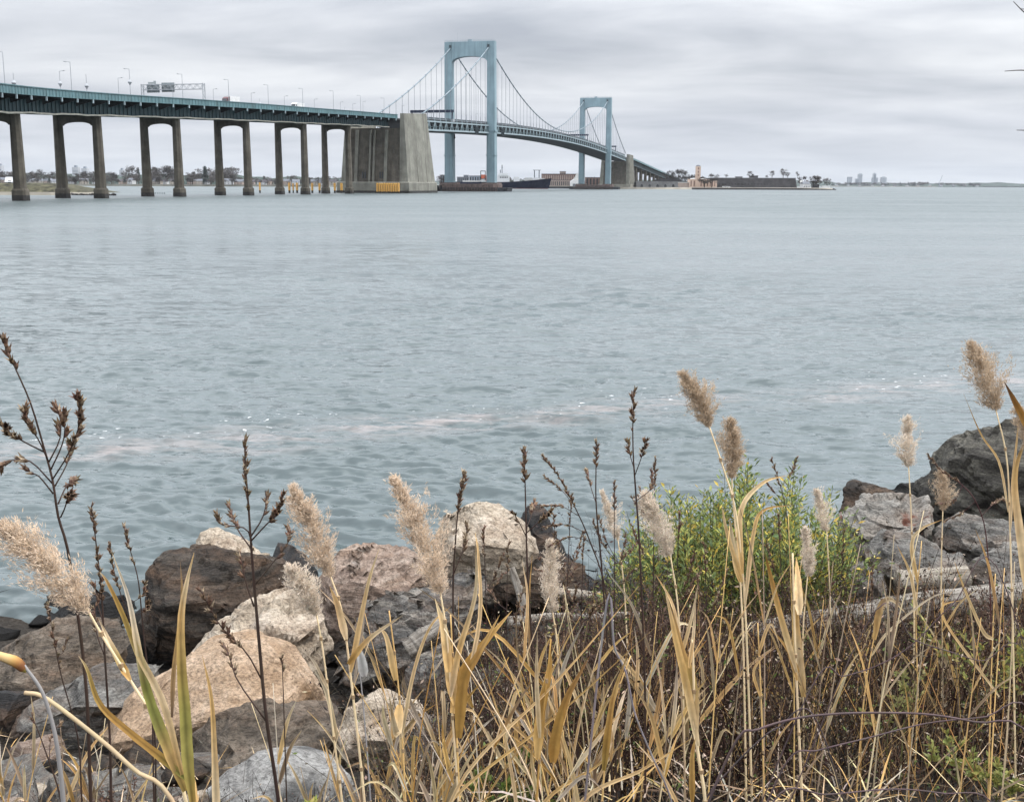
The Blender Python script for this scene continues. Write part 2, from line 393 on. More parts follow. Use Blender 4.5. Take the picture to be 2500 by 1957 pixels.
# ------------------------------------------------------------------ suspension bridge
sus = thing('suspension_bridge', (T1.x, T1.y, 0), 'blue grey suspension bridge with two arched portal towers and hanging cables', 'bridge')
TOPZ = 109.2
def make_tower(s0):
    f = lambda u, s, z: B(s0 + s, u, z)
    def bt(name, mat, levels, parent, f=f):
        mb = MB(); taper(mb, f, levels); return mb.build(name, mat, parent, origin=world_loc(sus), fix=True)
    # portal beam with arched soffit
    lo = [(-13.6, 94.2)] + [(-13.6 * math.cos(math.pi * i / 20), 94.2 + 4.6 * math.sin(math.pi * i / 20) ** 0.85) for i in range(1, 20)] + [(13.6, 94.2)]
    n = len(lo); mb = MB()
    vs = [f(u, b, z) for b in (-2.9, 2.9) for u, z in lo] + [f(u, b, TOPZ) for b in (-2.9, 2.9) for u, z in lo]
    fs = []
    for i in range(n - 1):
        fs += [(i, i + 1, 2 * n + i + 1, 2 * n + i), (n + i, 3 * n + i, 3 * n + i + 1, n + i + 1), (i, n + i, n + i + 1, i + 1), (2 * n + i, 2 * n + i + 1, 3 * n + i + 1, 3 * n + i)]
    fs += [(0, 2 * n, 3 * n, n), (n - 1, 2 * n - 1, 4 * n - 1, 3 * n - 1)]
    mb.add(vs, fs); tw = mb.build('tower', MT['tower'], sus, fix=True)
    sub = lambda mb, name, mat: mb.build(name, mat, tw, origin=world_loc(sus), fix=True)
    for sgn in (-1, 1):
        def g(a, b, z, sgn=sgn): return f(sgn * 16.5 + a, b, z)
        mb = MB(); w0, w1 = 3.25, 2.95
        oc = lambda w, d: octa(w, d, 0.5)
        taper(mb, g, [(6.5, oc(3.4, 3.6)), (TOPZ + 0.02, oc(2.9, 3.0))])
        # raised centre strip on each face of the leg
        taper(mb, g, [(6.6, octa(1.9, 3.72, 0.1)), (92, octa(1.6, 3.25, 0.1))])
        sub(mb, 'leg', MT['tower'])
        mb = MB(); mb.box(-3.7, 3.7, -3.9, 3.9, 44, 45.2, tf=g); mb.box(-3.65, 3.65, -3.85, 3.85, 26.5, 27.1, tf=g); sub(mb, 'leg_band', MT['tower'])
        # cable saddle collar
        for b in (-3.2, 3.2):
            mb = MB(); mb.box(sgn * 14.75 - 0.8 - sgn * 0, sgn * 14.75 + 0.8, b - 0.35, b + 0.35, 104.9, 106.9, tf=f); sub(mb, 'cable_saddle', MT['rail'])
    # roof walkway railing
    mb = MB()
    for b in (-2.7, 2.7):
        mb.bar(f(-19, b, TOPZ + 1.1), f(19, b, TOPZ + 1.1), 0.12)
        mb.bar(f(-19, b, TOPZ + 0.6), f(19, b, TOPZ + 0.6), 0.08)
        for i in range(20): u = -19 + i * 2; mb.bar(f(u, b, TOPZ), f(u, b, TOPZ + 1.1), 0.12)
    sub(mb, 'roof_railing', MT['truss'])
    mb = MB(); mb.box(-1.8, 1.4, -1, 1, TOPZ + 0.02, TOPZ + 1.7, tf=f); sub(mb, 'roof_hatch', MT['truss'])
    mb = MB(); mb.bar(f(-10, 0, TOPZ), f(-10, 0, TOPZ + 7), 0.14); sub(mb, 'lightning_rod', MT['galv'])
    # pedestal and fender
    mb = MB()
    taper(mb, f, [(2.9, octa(23.2, 9, 3)), (5.4, octa(23.2, 9, 3)), (5.6, octa(22.6, 8.4, 3))])
    for sgn in (-1, 1):
        mb.box(sgn * 16.5 - 6, sgn * 16.5 + 6, -7, 7, 5.5, 6.6, tf=f)
    sub(mb, 'pedestal', MT['pedestal'])
    mb = MB(); taper(mb, f, [(-3, octa(30.5, 14, 6)), (2.0, octa(30.5, 14, 6)), (2.05, octa(30.9, 14.4, 6)), (3.0, octa(30.9, 14.4, 6))]); sub(mb, 'fender', MT['fender'])
    mb = MB()
    for i in range(40):
        u = -24 + i * 1.23; mb.box(u, u + 0.5, -14.75, -14.42, -1, 2.9, tf=f)
    sub(mb, 'fender_post', MT['pedestal'])
    return tw
tw1 = make_tower(0); tw2 = make_tower(560)
mb = MB()          # dark dolphin piles in front of the near tower's fender
for i, u in enumerate((-24, -21.4, -18.8)):
    for j in range(3): mb.tube([B(-16.2 + 0.5 * j, u + 0.7 * (j - 1), -2), B(-16.0 + 0.2 * j, u + 0.3 * (j - 1), 4.4)], 0.35, 6)
mb.build('dolphin_pile', MT['black'], sus, fix=True)
# cables
def cable_z(s):
    if 0 <= s <= 560: return 57.6 + (105.9 - 57.6) * ((s - 280) / 280) ** 2
    t = (-s if s < 0 else s - 560) / 163.0
    return lerp(105.9, 47.2, t) - 3.6 * 4 * t * (1 - t)
SP = [-163 + i * (163 / 13.0) for i in range(1, 13)]
for sgn in (-1, 1):
    u = sgn * 14.75
    mb = MB(); ss = [-163 + i * 163 / 24 for i in range(24)] + [i * 560 / 60 for i in range(60)] + [560 + i * 163 / 24 for i in range(25)]
    mb.tube([B(s, u, cable_z(s)) for s in ss], 0.42, 8); cab = mb.build('main_cable', MT['cable'], sus, smooth=True)
    sl_ = SP + [i * 560 / 45.0 for i in range(1, 45)] + [560 + i * 163 / 13.0 for i in range(1, 13)]
    for s in sl_:
        z0 = ztop(s) - 1.9; z1 = cable_z(s)
        if z1 - z0 < 1: continue
        mb = MB(); mb.tube([B(s, u, z0), B(s, u, z1)], 0.14, 5); mb.tube([B(s, u, z0 + 1.2), B(s, u, min(z1, z0 + 5.2))], 0.24, 5)
        mb.box(-0.45, 0.45, -0.5, 0.5, z1 - 0.55, z1 + 0.5, tf=lambda a, b, z, s=s, u=u: B(s + a, u + b, z))
        mb.build('suspender_cable', MT['susp'], cab, origin=world_loc(sus))
# stiffening truss, deck and soffit
def Sf(s, u, d): return B(s, u, ztop(s) + d)
S0, S1 = -160.0, 722.0
sq = [S0 + i * (S1 - S0) / 150 for i in range(151)]
mb = MB(); loft(mb, Sf, sq, rect(-13.6, 13.6, -2.0, -1.4)); mb.build('road_deck', MT['road'], sus, fix=True)
mb = MB(); loft(mb, Sf, sq, rect(-14.3, 14.3, -8.35, -8.15)); mb.build('deck_soffit', MT['under'], sus, fix=True)
NP = 71; PL = (S1 - S0) / NP
for sgn in (-1, 1):
    u = sgn * 14.75
    mb = MB(); loft(mb, Sf, sq, rect(u - 0.35, u + 0.35, -3.1, -2.2)); mb.build('top_chord', MT['truss'], sus, fix=True)
    mb = MB(); loft(mb, Sf, sq, rect(u - 0.4, u + 0.4, -8.4, -7.4)); mb.build('bottom_chord', MT['truss'], sus, fix=True)
    mb = MB(); loft(mb, Sf, sq, rect(u - 0.3, u + 0.3, -5.95, -5.65)); mb.build('middle_rail', MT['girder'], sus, fix=True)
    mb = MB()
    loft(mb, Sf, sq, rect(u - sgn * 0.9 - 0.05, u - sgn * 0.9 + 0.05, -0.9, 0.0)); loft(mb, Sf, sq, rect(u - sgn * 0.9 - 0.05, u - sgn * 0.9 + 0.05, -1.4, -1.05)); mb.build('railing', MT['rail'], sus, fix=True)
    for i in range(NP):
        a = S0 + i * PL; m_ = a + PL / 2
        mb = MB()
        mb.bar(Sf(a, u, -7.6), Sf(a, u, -2.4), 0.5, 0.5)
        mb.bar(Sf(a + 0.4, u, -2.9), Sf(m_ - 2.6, u, -7.5), 0.45, 0.45); mb.bar(Sf(a + PL - 0.4, u, -2.9), Sf(m_ + 2.6, u, -7.5), 0.45, 0.45)
        mb.bar(Sf(a, u, -2.4), Sf(a - 1.2, u, -0.6), 0.35, 0.35)
        mb.build('truss_panel', MT['truss'], sus)
mb = MB()
for i in range(NP * 2): s = S0 + 3 + i * PL / 2; loft(mb, Sf, [s, s + 0.5], rect(-14.2, 14.2, -7.0, -2.1))
cb = mb.build('floor_beam', MT['under'], sus, fix=True); cb['kind'] = 'stuff'
# inspection traveller under the deck beside the near tower

for s0 in (-42, 34):
    mb = MB(); z = ztop(s0)
    for a in range(9): mb.bar(B(s0 + a, 15.6, z - 9.2), B(s0 + a, 15.6, z - 3.6), 0.16)
    for k in range(5): mb.bar(B(s0, 15.6, z - 9.2 + k * 1.3), B(s0 + 8, 15.6, z - 9.2 + k * 1.3), 0.16)
    mb.box(s0, s0 + 8, 15.2, 15.5, z - 9.2, z - 4.4, tf=lambda a, b, c: B(a, b, c)); mb.build('inspection_cage', MT['rail'], sus, fix=True)
mb = MB(); mb.tube([B(-9, -10, 39.5), B(-9, -10, 42)], 0.5, 6); mb.tube([B(-9, -10, 38.6), B(-9, -10, 39.6)], [0.2, 0.9], 8); mb.build('navigation_light', MT['black'], sus)
# anchorages
def make_anchorage(sa, sb, ribs):
    # sa: face towards the viaduct / shore, sb: face towards the water span
    lo, hi = min(sa, sb), max(sa, sb)
    zA, zB = (44.7 if sa < 0 else ztop(hi) - 0.2), 0
    f = lambda u, s, z: B(s, u, z)
    mb = MB()
    top = ztop(lo) if lo > 0 else 44.4
    def ring(h, e): return [(-h, lo - e), (h, lo - e), (h, hi + e), (-h, hi + e)]
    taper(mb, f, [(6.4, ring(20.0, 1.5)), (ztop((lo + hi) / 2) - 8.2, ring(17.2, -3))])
    an = mb.build('anchorage', MT['conc'], sus, fix=True)  # same concrete as the side walls; darker colour stands in for the deck's shade
    sub = lambda mb, name, mat: mb.build(name, mat, an, origin=world_loc(sus), fix=True)
    for sgn in (-1, 1):        # battered side walls that rise past the deck
        mb = MB()
        zl, zh = ztop(lo) + 0.6, ztop(hi) + 1.5
        a0, a1 = 20.2, 15.6
        p = [f(sgn * a1, lo - 1.9, 6.3), f(sgn * (a0 + 0.6), lo - 1.9, 6.3), f(sgn * (a0 + 0.6), hi + 6, 6.3), f(sgn * a1, hi + 6, 6.3),
             f(sgn * a1, lo + 0.6, zl), f(sgn * (a1 + 2.3), lo + 0.6, zl), f(sgn * (a1 + 2.3), hi - 1, zh), f(sgn * a1, hi - 1, zh)]
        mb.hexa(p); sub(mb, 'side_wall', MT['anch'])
        if ribs:
            for i in range(7):
                s = lo + 3 + i * (hi - lo - 4) / 6.5; mb = MB()
                t = (s - lo) / (hi - lo); zz = lerp(zl, zh, t)
                mb.hexa([f(sgn * (a0 + 0.5), s, 6.4), f(sgn * (a0 + 1.7), s, 6.4), f(sgn * (a0 + 1.7), s + 3.2, 6.4), f(sgn * (a0 + 0.5), s + 3.2, 6.4),
                         f(sgn * (a1 + 2.2), s, zz), f(sgn * (a1 + 3.2), s, zz), f(sgn * (a1 + 3.2), s + 3.2, zz), f(sgn * (a1 + 2.2), s + 3.2, zz)])
                sub(mb, 'pilaster', MT['anch'])
        else:
            for s in (lo + 17, lo + 34):
                mb = MB(); t = (s - lo) / (hi - lo)
                mb.hexa([f(sgn * (a0 + 0.55), s, 6.5), f(sgn * (a0 + 0.75), s, 6.5), f(sgn * (a0 + 0.75), s + .35, 6.5), f(sgn * (a0 + 0.55), s + .35, 6.5),
                         f(sgn * (a1 + 2.1), s, 43), f(sgn * (a1 + 2.4), s, 43), f(sgn * (a1 + 2.4), s + .35, 43), f(sgn * (a1 + 2.1), s + .35, 43)])
                sub(mb, 'wall_joint', MT['conc'])
    for (u0, u1) in ((-12.5, -10.6), (-3.6, -2.6), (-1.2, -0.2), (5.8, 7.6)):      # ribs on the face under the viaduct
        mb = MB(); s = lo if sa == lo else hi; dirn = -1 if sa == lo else 1
        mb.hexa([f(u0, s + dirn * 2.6, 6.3), f(u1, s + dirn * 2.6, 6.3), f(u1, s - dirn * 0.5, 6.3), f(u0, s - dirn * 0.5, 6.3),
                 f(u0, s - dirn * 2.0, 36.2), f(u1, s - dirn * 2.0, 36.2), f(u1, s - dirn * 6.0, 36.2), f(u0, s - dirn * 6.0, 36.2)])
        sub(mb, 'pilaster', MT['anch'])
    mb = MB(); taper(mb, f, [(1.3, ring(22.4, 5.0)), (6.0, ring(22.4, 5.0)), (6.45, ring(21.6, 4.4))]); sub(mb, 'plinth', MT['anch'])
    mb = MB(); taper(mb, f, [(-3, ring(22.7, 5.3)), (1.35, ring(22.7, 5.3))]); sub(mb, 'tide_band', MT['tide'])
    if not ribs:
        for u0 in (-7.6, 3.2):
            for k in range(2):
                mb = MB(); mb.box(u0 + k * 1.5, u0 + k * 1.5 + 0.7, lo - 1.62, lo - 1.2, 8.5, 12.2, tf=f); sub(mb, 'window', MT['glass'])
    return an
make_anchorage(-205, -161, False); make_anchorage(768, 724, True)
# ------------------------------------------------------------------ far approach on the opposite shore
farv = thing('far_viaduct', B(800, 0, 0), 'dark far approach viaduct descending behind the second anchorage to the fort', 'viaduct')
def Fv(s, u, d):
    t = (s - 768); return B(s, u, 44.6 - 0.037 * t + d)
fq = [768 + i * 25 for i in range(34)]
for nm, r_, m_ in (('road_deck', rect(-14, 14, -1.8, -1.1), 'road'), ('fascia_girder', rect(14, 14.5, -2.4, 0), 'teal'), ('fascia_girder', rect(-14.5, -14, -2.4, 0), 'teal'),
                   ('main_girder', rect(8, 8.6, -7.5, -1.8), 'girder'), ('main_girder', rect(-8.6, -8, -7.5, -1.8), 'girder'), ('bottom_flange', rect(8.7, 9.4, -7.9, -7.4), 'truss')):
    mb = MB(); loft(mb, Fv, fq, r_); mb.build(nm, MT[m_], farv, fix=True)
for i in range(1, 13):
    s = 768 + i * 58; z = Fv(s, 0, -7.6).z
    if z < 6: continue
    for u in (-7, 7):
        mb = MB(); taper(mb, lambda a, b, zz, s=s, u=u: B(s + b, u + a, zz), [(0.5, octa(2.3, 2.6, 0.6)), (z, octa(1.8, 2.0, 0.5))]); mb.build('leg', MT['conc'], farv, fix=True)
    mb = MB(); mb.box(-7, 7, -1.4, 1.4, z - 3, z, tf=lambda a, b, zz, s=s: B(s + b, a, zz)); mb.build('cross_beam', MT['conc'], farv, fix=True)
# ================================================================== THINGS ON THE BRIDGE
def q_at_px(px, u):                 # distance along the viaduct whose edge u shows at image column px
    lo, hi = 60.0, VLEN
    for _ in range(40):
        m = (lo + hi) / 2
        if proj(V(m, u, 0))[0] < px: lo = m
        else: hi = m
    return (lo + hi) / 2
def lamp(name, base, htop, arm, mat, label, group, cone=False, cat='street lamp', bare=False):
    t = thing(name, base, label, cat, group)
    mb = MB(); b = Vector(base); mb.tube([b, b + Vector((0, 0, htop))], [0.15, 0.09], 6); mb.tube([b, b + Vector((0, 0, 0.5))], 0.26, 6); mb.build('pole', mat, t)
    if not bare:
        mb = MB(); e = b + Vector((0, 0, htop)); mb.bar(e + Vector((0, 0, -.05)), e + arm + Vector((0, 0, 0.12)), 0.12); ao = mb.build('lamp_arm', mat, t)
        mb = MB(); d = arm.normalized(); mb.bar(e + arm * 0.75 + Vector((0, 0, 0.05)), e + arm * 1.25 + Vector((0, 0, 0.15)), 0.34, 0.2); mb.build('lamp_head', mat, t)
    if cone:
        mb = MB(); k = b + Vector((0, 0, htop * (0.55 if not bare else 0.5)))
        mb.tube([k + Vector((0, 0, -1.0)), k, k + Vector((0, 0, 0.12)), k + Vector((0, 0, 0.9))], [0.12, 0.75, 0.75, 0.12], 8); mb.build('antenna_collar', mat, t)
    return t
tall = [(19, 213, 139), (181, 227, 161), (323.5, 240, 180), (451, 249, 193), (563, 256.5, 206), (659, 262, 217), (743, 270, 227), (817.6, 277, 234), (883.6, 280, 243), (941, 285, 249.5)]
for i, (px, yb, yt) in enumerate(tall):
    q = q_at_px(px, 14.3); b = V(q, 13.6, -1.15); d = V(q, -14, 0) - V(q, 14, 0); d.z = 0
    h = (yb - yt) * (b.y / FPX) + 1.0
    lamp('street_lamp', b, h, d.normalized() * 1.6, MT['galv'], f'tall grey street lamp on the near viaduct parapet, {ORD[i]} counted from the left edge', 'tall lamps along the near parapet', cone=(i == 2))
short = [(149, 226, 174, True), (291, 234, 191, False), (522, 254.5, 218, False), (614.5, 260, 227.5, False), (695, 266, 235, False), (768, 272, 242.6, False), (831.4, 278, 249.5, False), (889.4, 279, 253.6, False)]
for i, (px, yb, yt, cn) in enumerate(short):
    q = q_at_px(px, -13.2); b = V(q, -13.2, -1.15); d = V(q, 14, 0) - V(q, -14, 0); d.z = 0
    zt_ = at(px, yt, b.y).z
    lamp('street_lamp', b, zt_ - b.z, d.normalized() * 1.6, MT['galv'], f'shorter street lamp on the far viaduct parapet, {ORD[i]} counted from the left', 'short lamps along the far parapet', cone=cn)
for i, (px, yt) in enumerate([(35, 178), (213, 181), (634, 241), (842, 260)]):
    q = q_at_px(px, 0); b = V(q, 0, -1.15); zt_ = at(px, yt, b.y).z
    lamp('signal_mast', b, zt_ - b.z, Vector((1, 0, 0)), MT['galv'], f'slim mast with cone shaped collar on the viaduct median, {ORD[i]} from the left', 'collared masts on the viaduct median', cone=True, cat='mast', bare=True)
# lamps beyond, on the suspended span
for i, (s, sg) in enumerate([(-190, -1), (-120, -1), (-60, -1), (60, -1), (150, 1), (235, 1)]):
    b = B(s, sg * 12.6, ztop(s) - 1.4)
    lamp('street_lamp', b, 9.5, Vector((LAT.x, LAT.y, 0)) * -sg * 1.4, MT['galv'], f'small street lamp on the suspended deck, {ORD[i]} from the near anchorage', 'lamps on the suspended deck')
# sign gantry, seen from behind
qg = q_at_px(500, 13.4)
gl = V(qg, 0, -1.15)
ga = thing('sign_gantry', gl, 'galvanised overhead sign gantry with two big sign panels seen from behind', 'sign gantry')
zb, zt_ = at(420, 219, V(qg).y).z, at(420, 206.5, V(qg).y).z
P0 = V(qg, 13.2, 0); P1 = V(qg, -13.2, 0); dg = (V(qg + 1) - V(qg - 1)); dg.z = 0; dg.normalize(); dg *= 0.55
for nm, P in (('post', P0), ('post', P1)):
    mb = MB()
    for sgn in (-1, 1):
        a = Vector((P.x, P.y, gl.z)) + dg * sgn * 1.6; e = Vector((P.x, P.y, zt_ + 0.3)) + dg * sgn * 1.6; mb.bar(a, e, 0.26)
    for k in range(4):
        z0 = lerp(gl.z, zt_, k / 4); z1 = lerp(gl.z, zt_, (k + 1) / 4); sg = 1 if k % 2 else -1
        mb.bar(Vector((P.x, P.y, z0)) + dg * sg * 1.6, Vector((P.x, P.y, z1)) - dg * sg * 1.6, 0.12)
    mb.build(nm, MT['galv'], ga)
mb = MB(); nb = 18
for sgn in (-1, 1):
    for z in (zb, zt_):
        a = Vector((P0.x, P0.y, z)) + dg * sgn; e = Vector((P1.x, P1.y, z)) + dg * sgn; mb.bar(a, e, 0.2)
    for k in range(nb):
        a = P0.lerp(P1, k / nb); e = P0.lerp(P1, (k + 1) / nb); z = (zb, zt_) if k % 2 else (zt_, zb)
        mb.bar(Vector((a.x, a.y, z[0])) + dg * sgn, Vector((e.x, e.y, z[1])) + dg * sgn, 0.12)
mb.build('truss_beam', MT['galv'], ga)
for (f0, f1, y0, y1) in ((0.50, 0.71, 224, 201), (0.745, 0.955, 225, 204), (0.80, 0.93, 203.4, 199), (0.80, 0.84, 199, 196)):
    mb = MB(); a = P0.lerp(P1, f0); e = P0.lerp(P1, f1); Yv = V(qg).y
    z0, z1 = at(400, y0, Yv).z, at(400, y1, Yv).z; o = dg * 2.2; o2 = dg * 2.45
    mb.hexa([Vector((a.x, a.y, z0)) + o, Vector((e.x, e.y, z0)) + o, Vector((e.x, e.y, z0)) + o2, Vector((a.x, a.y, z0)) + o2,
             Vector((a.x, a.y, z1)) + o, Vector((e.x, e.y, z1)) + o, Vector((e.x, e.y, z1)) + o2, Vector((a.x, a.y, z1)) + o2])
    sp = mb.build('sign_panel', MT['signback'], ga, fix=True)
    mb = MB()
    if f1 - f0 > 0.15:
        for k in range(6):
            p = a.lerp(e, (k + 0.5) / 6); mb.bar(Vector((p.x, p.y, z0 - 0.1)) + o - dg * 0.2, Vector((p.x, p.y, z1)) + o - dg * 0.2, 0.14)
        for k in range(3):
            z = lerp(z0, z1, (k + 0.5) / 3); mb.bar(Vector((a.x, a.y, z)) + o - dg * 0.3, Vector((e.x, e.y, z)) + o - dg * 0.3, 0.16)
        mb.build('panel_stiffener', MT['cable'], sp, origin=world_loc(ga))
mb = MB(); p = P0.lerp(P1, 0.505); mb.bar(Vector((p.x, p.y, gl.z)), Vector((p.x, p.y, zb)), 0.2); mb.build('post', MT['galv'], ga)
# navy overhead gantries across the suspended deck
for s, lab in ((-95, 'navy blue overhead gantry across the deck in front of the near tower'), (425, 'dark overhead gantry across the deck left of the far tower'), (632, 'dark overhead gantry on the deck just past the far tower')):
    zd = ztop(s) - 1.4
    g = thing('overhead_gantry', B(s, 0, zd), lab, 'gantry', 'overhead gantries on the suspended deck')
    mb = MB(); mb.box(-15.2, 15.2, -0.8, 0.8, zd + 5.6, zd + 7.3, tf=lambda u, a, z: B(s + a, u, z)); bm_ = mb.build('beam', MT['navy'], g, fix=True)
    mb = MB()
    for k in range(12): mb.box(-14 + k * 2.5, -13.8 + k * 2.5, -0.9, 0.9, zd + 5.5, zd + 7.4, tf=lambda u, a, z: B(s + a, u, z))
    mb.build('beam_rib', MT['hull'], bm_, origin=world_loc(g))
    for u in (-14.2, 14.2):
        for a in (-1.3, 1.3):
            mb = MB(); mb.bar(B(s + a, u, zd), B(s + a * 0.6, u, zd + 6), 0.45); mb.build('post', MT['navy'], g)
    mb = MB(); mb.box(12.6, 15.4, -1.4, 1.4, zd - 0.6, zd + 1.2, tf=lambda u, a, z: B(s + a, u, z)); mb.build('base_platform', MT['galv'], g)
# vehicles: local x = forward
def wheel_set(t, xs, hw, r):
    for x in xs:
        for y in (-hw, hw):
            mb = MB(); mb.tube([(x, y - 0.15, r), (x, y + 0.15, r)], r, 12); w = mb.build('wheel', MT['black'], t, origin=(0, 0, 0))
            mb = MB(); mb.tube([(x, y - 0.17, r), (x, y + 0.17, r)], r * 0.55, 8); mb.build('rim', MT['galv'], w, origin=(0, 0, 0))
def veh_pose(t, q, u, fwd=-1):
    p = V(q, u, -1.15); d = V(q + 1, u) - V(q - 1, u); d *= fwd
    t.location = p; t.rotation_euler = (0, -math.atan2(d.z, math.hypot(d.x, d.y)), math.atan2(d.y, d.x))
def truck(label, cabmat, L, hbox, q, u):
    t = thing('box_truck', (0, 0, 0), label, 'truck', 'trucks on the viaduct')
    mb = MB(); mb.box(-L, 0, -1.28, 1.28, 1.15, hbox); bx_ = mb.build('cargo_box', MT['white'], t, origin=(0, 0, 0))
    mb = MB()
    for k in range(int(L / 1.2)): mb.box(-L + 0.3 + k * 1.2, -L + 0.38 + k * 1.2, -1.31, 1.31, 1.2, hbox - 0.1)
    mb.build('box_rib', MT['offw'], bx_, origin=(0, 0, 0))
    mb = MB(); prof = [(0.25, 0.7), (3.6, 0.7), (3.6, 1.6), (2.7, 1.9), (2.2, 3.0), (1.6, 3.35), (0.25, 3.7)]
    mb.prism(prof, lambda a, b, y: (a, y, b), -1.22, 1.22); mb.build('cab', cabmat, t, origin=(0, 0, 0), fix=True)
    mb = MB(); mb.prism([(2.66, 2.0), (2.25, 2.95), (2.28, 2.97), (2.72, 2.02)], lambda a, b, y: (a, y, b), -1.05, 1.05); mb.build('windscreen', MT['glass'], t, origin=(0, 0, 0), fix=True)
    for y in (-1.24, 1.2):
        mb = MB(); mb.prism([(1.2, 2.0), (2.4, 2.0), (2.1, 2.85), (1.2, 2.85)], lambda a, b, yy: (a, yy, b), y, y + 0.04); mb.build('side_window', MT['glass'], t, origin=(0, 0, 0), fix=True)
    mb = MB(); mb.box(-L + 0.2, 3.2, -0.6, 0.6, 0.7, 1.13); mb.build('chassis', MT['black'], t, origin=(0, 0, 0))
    wheel_set(t, [2.6, 0.2, -L + 1.2, -L + 2.4], 1.1, 0.5)
    veh_pose(t, q, u); return t
truck('box trailer truck with dark red cab heading left on the viaduct', MT['red'], 8.6, 4.0, q_at_px(556, 4.5), 4.5)
truck('plain white box truck on the viaduct beyond the red cab truck', MT['white'], 7.4, 3.6, q_at_px(722, 4.5), 4.5)
def car(label, mat, q, u):
    t = thing('car', (0, 0, 0), label, 'car', 'cars on the viaduct')
    prof = [(-2.2, 0.35), (2.2, 0.35), (2.25, 0.75), (1.3, 0.95), (0.6, 1.42), (-1.0, 1.47), (-1.8, 1.05), (-2.25, 0.95)]
    mb = MB(); mb.prism(prof, lambda a, b, y: (a, y, b), -0.88, 0.88); mb.build('body', mat, t, origin=(0, 0, 0), fix=True)
    for y in (-0.91, 0.87):
        mb = MB(); mb.prism([(-1.6, 1.02), (1.1, 1.0), (0.55, 1.36), (-0.95, 1.4)], lambda a, b, yy: (a, yy, b), y, y + 0.04); mb.build('side_window', MT['glass'], t, origin=(0, 0, 0), fix=True)
    mb = MB(); mb.prism([(1.27, 1.0), (0.64, 1.41), (0.68, 1.44), (1.34, 1.0)], lambda a, b, yy: (a, yy, b), -0.75, 0.75); mb.build('windscreen', MT['glass'], t, origin=(0, 0, 0), fix=True)
    wheel_set(t, [1.35, -1.4], 0.8, 0.32); veh_pose(t, q, u)
car('dark green car roof showing above the parapet between the two trucks', MT['carg'], q_at_px(660, 8.5), 10.5)
car('white car ahead of the white box truck on the viaduct', MT['white'], q_at_px(697, 9), 10.5)
car('silver car roof near the left end of the viaduct', MT['galv'], q_at_px(178, 9), 10.5)

# ================================================================== WATER
WAVES = []
wr = random.Random(3)
for i in range(64):
    lam = 0.17 * (8.0 ** (i / 63.0)); th = math.radians(wr.gauss(-96, 15))
    k = 2 * math.pi / lam
    amp = 0.0108 * lam ** 0.82 * wr.uniform(0.6, 1.3)
    WAVES.append((k * math.cos(th), k * math.sin(th), amp, wr.uniform(0, 6.28), lam))
def wave_height(X, Y, spacing=None):
    Z = np.zeros_like(X)
    gust = 0.75 + 0.35 * np.sin(X * 0.11 + 0.07 * Y + 1.0) * np.sin(Y * 0.083 - 0.05 * X) + 0.2 * np.sin(X * 0.31 - Y * 0.23)
    for kx, ky, a, ph, lam in WAVES:
        w = 1.0 if spacing is None else np.clip((lam / spacing - 1.2) / 1.8, 0, 1)
        t = kx * X + ky * Y + ph + 0.6 * np.sin(0.17 * X + 0.13 * Y + ph)
        Z += a * w * (2.1 * np.exp(1.25 * (np.sin(t) - 1)) - 0.9)
    return Z * gust
rows, cols = 800, 860
e0, e1 = math.atan2(EYE, 11.0), math.atan2(EYE, 1500.0)
el = e0 + (e1 - e0) * (np.linspace(0, 1, rows) ** 0.92)
yy = EYE / np.tan(el); 
az = np.radians(np.linspace(-31, 31, cols))
X = yy[:, None] * np.tan(az)[None, :]; Y = np.repeat(yy[:, None], cols, 1)
dy = np.gradient(yy)[:, None]; dx = yy[:, None] * (az[1] - az[0])
Z = wave_height(X, Y, np.maximum(dy, dx))
Z *= np.clip((1500 - Y) / 300, 0, 1)
Z[0, :] = 0
idx = np.arange(rows * cols).reshape(rows, cols)
quads = np.stack([idx[:-1, :-1], idx[:-1, 1:], idx[1:, 1:], idx[1:, :-1]], -1).reshape(-1, 4)
verts = np.stack([X, Y, Z], -1).reshape(-1, 3)
# skirt: the sheet goes on, flat, to the sides, to the shore behind and out to the far coast
R0, R1 = yy[0], yy[-1]
tl, tr = math.tan(az[0]), math.tan(az[-1])
edge_l = idx[:, 0]; edge_r = idx[:, -1]
extra = [(-9500, R0, 0), (-9500, R1, 0), (9500, R0, 0), (9500, R1, 0), (-9500, 9600, 0), (9500, 9600, 0)]
nb_ = len(verts); verts = np.vstack([verts, np.array(extra)])
me = bpy.data.meshes.new('water')
faces = quads.tolist()
# left and right fans
for e, a, b in ((edge_l, nb_, nb_ + 1), (edge_r, nb_ + 2, nb_ + 3)):
    for i in range(rows - 1):
        far_pt = a if i < rows // 2 else b
        faces.append([int(e[i]), int(e[i + 1]), far_pt])
    m_ = rows // 2
    faces.append([int(e[m_]), a, b])
top = idx[-1, :]
faces.append([int(q) for q in top] + [nb_ + 3, nb_ + 5, nb_ + 4, nb_ + 1])
me.from_pydata(verts.tolist(), [], faces)
bm = bmesh.new(); bm.from_mesh(me)
for f in bm.faces:
    if f.normal.z < 0: f.normal_flip()
    f.smooth = True
bm.to_mesh(me); bm.free()
wm, t, b = mat_base('sea_water', 0.08, 0.5)
b.inputs['IOR'].default_value = 1.45
geo = N(t, 'ShaderNodeNewGeometry'); sepp = N(t, 'ShaderNodeSeparateXYZ'); t.links.new(geo.outputs['Position'], sepp.inputs[0])
px_, py_ = sepp.outputs[0], sepp.outputs[1]
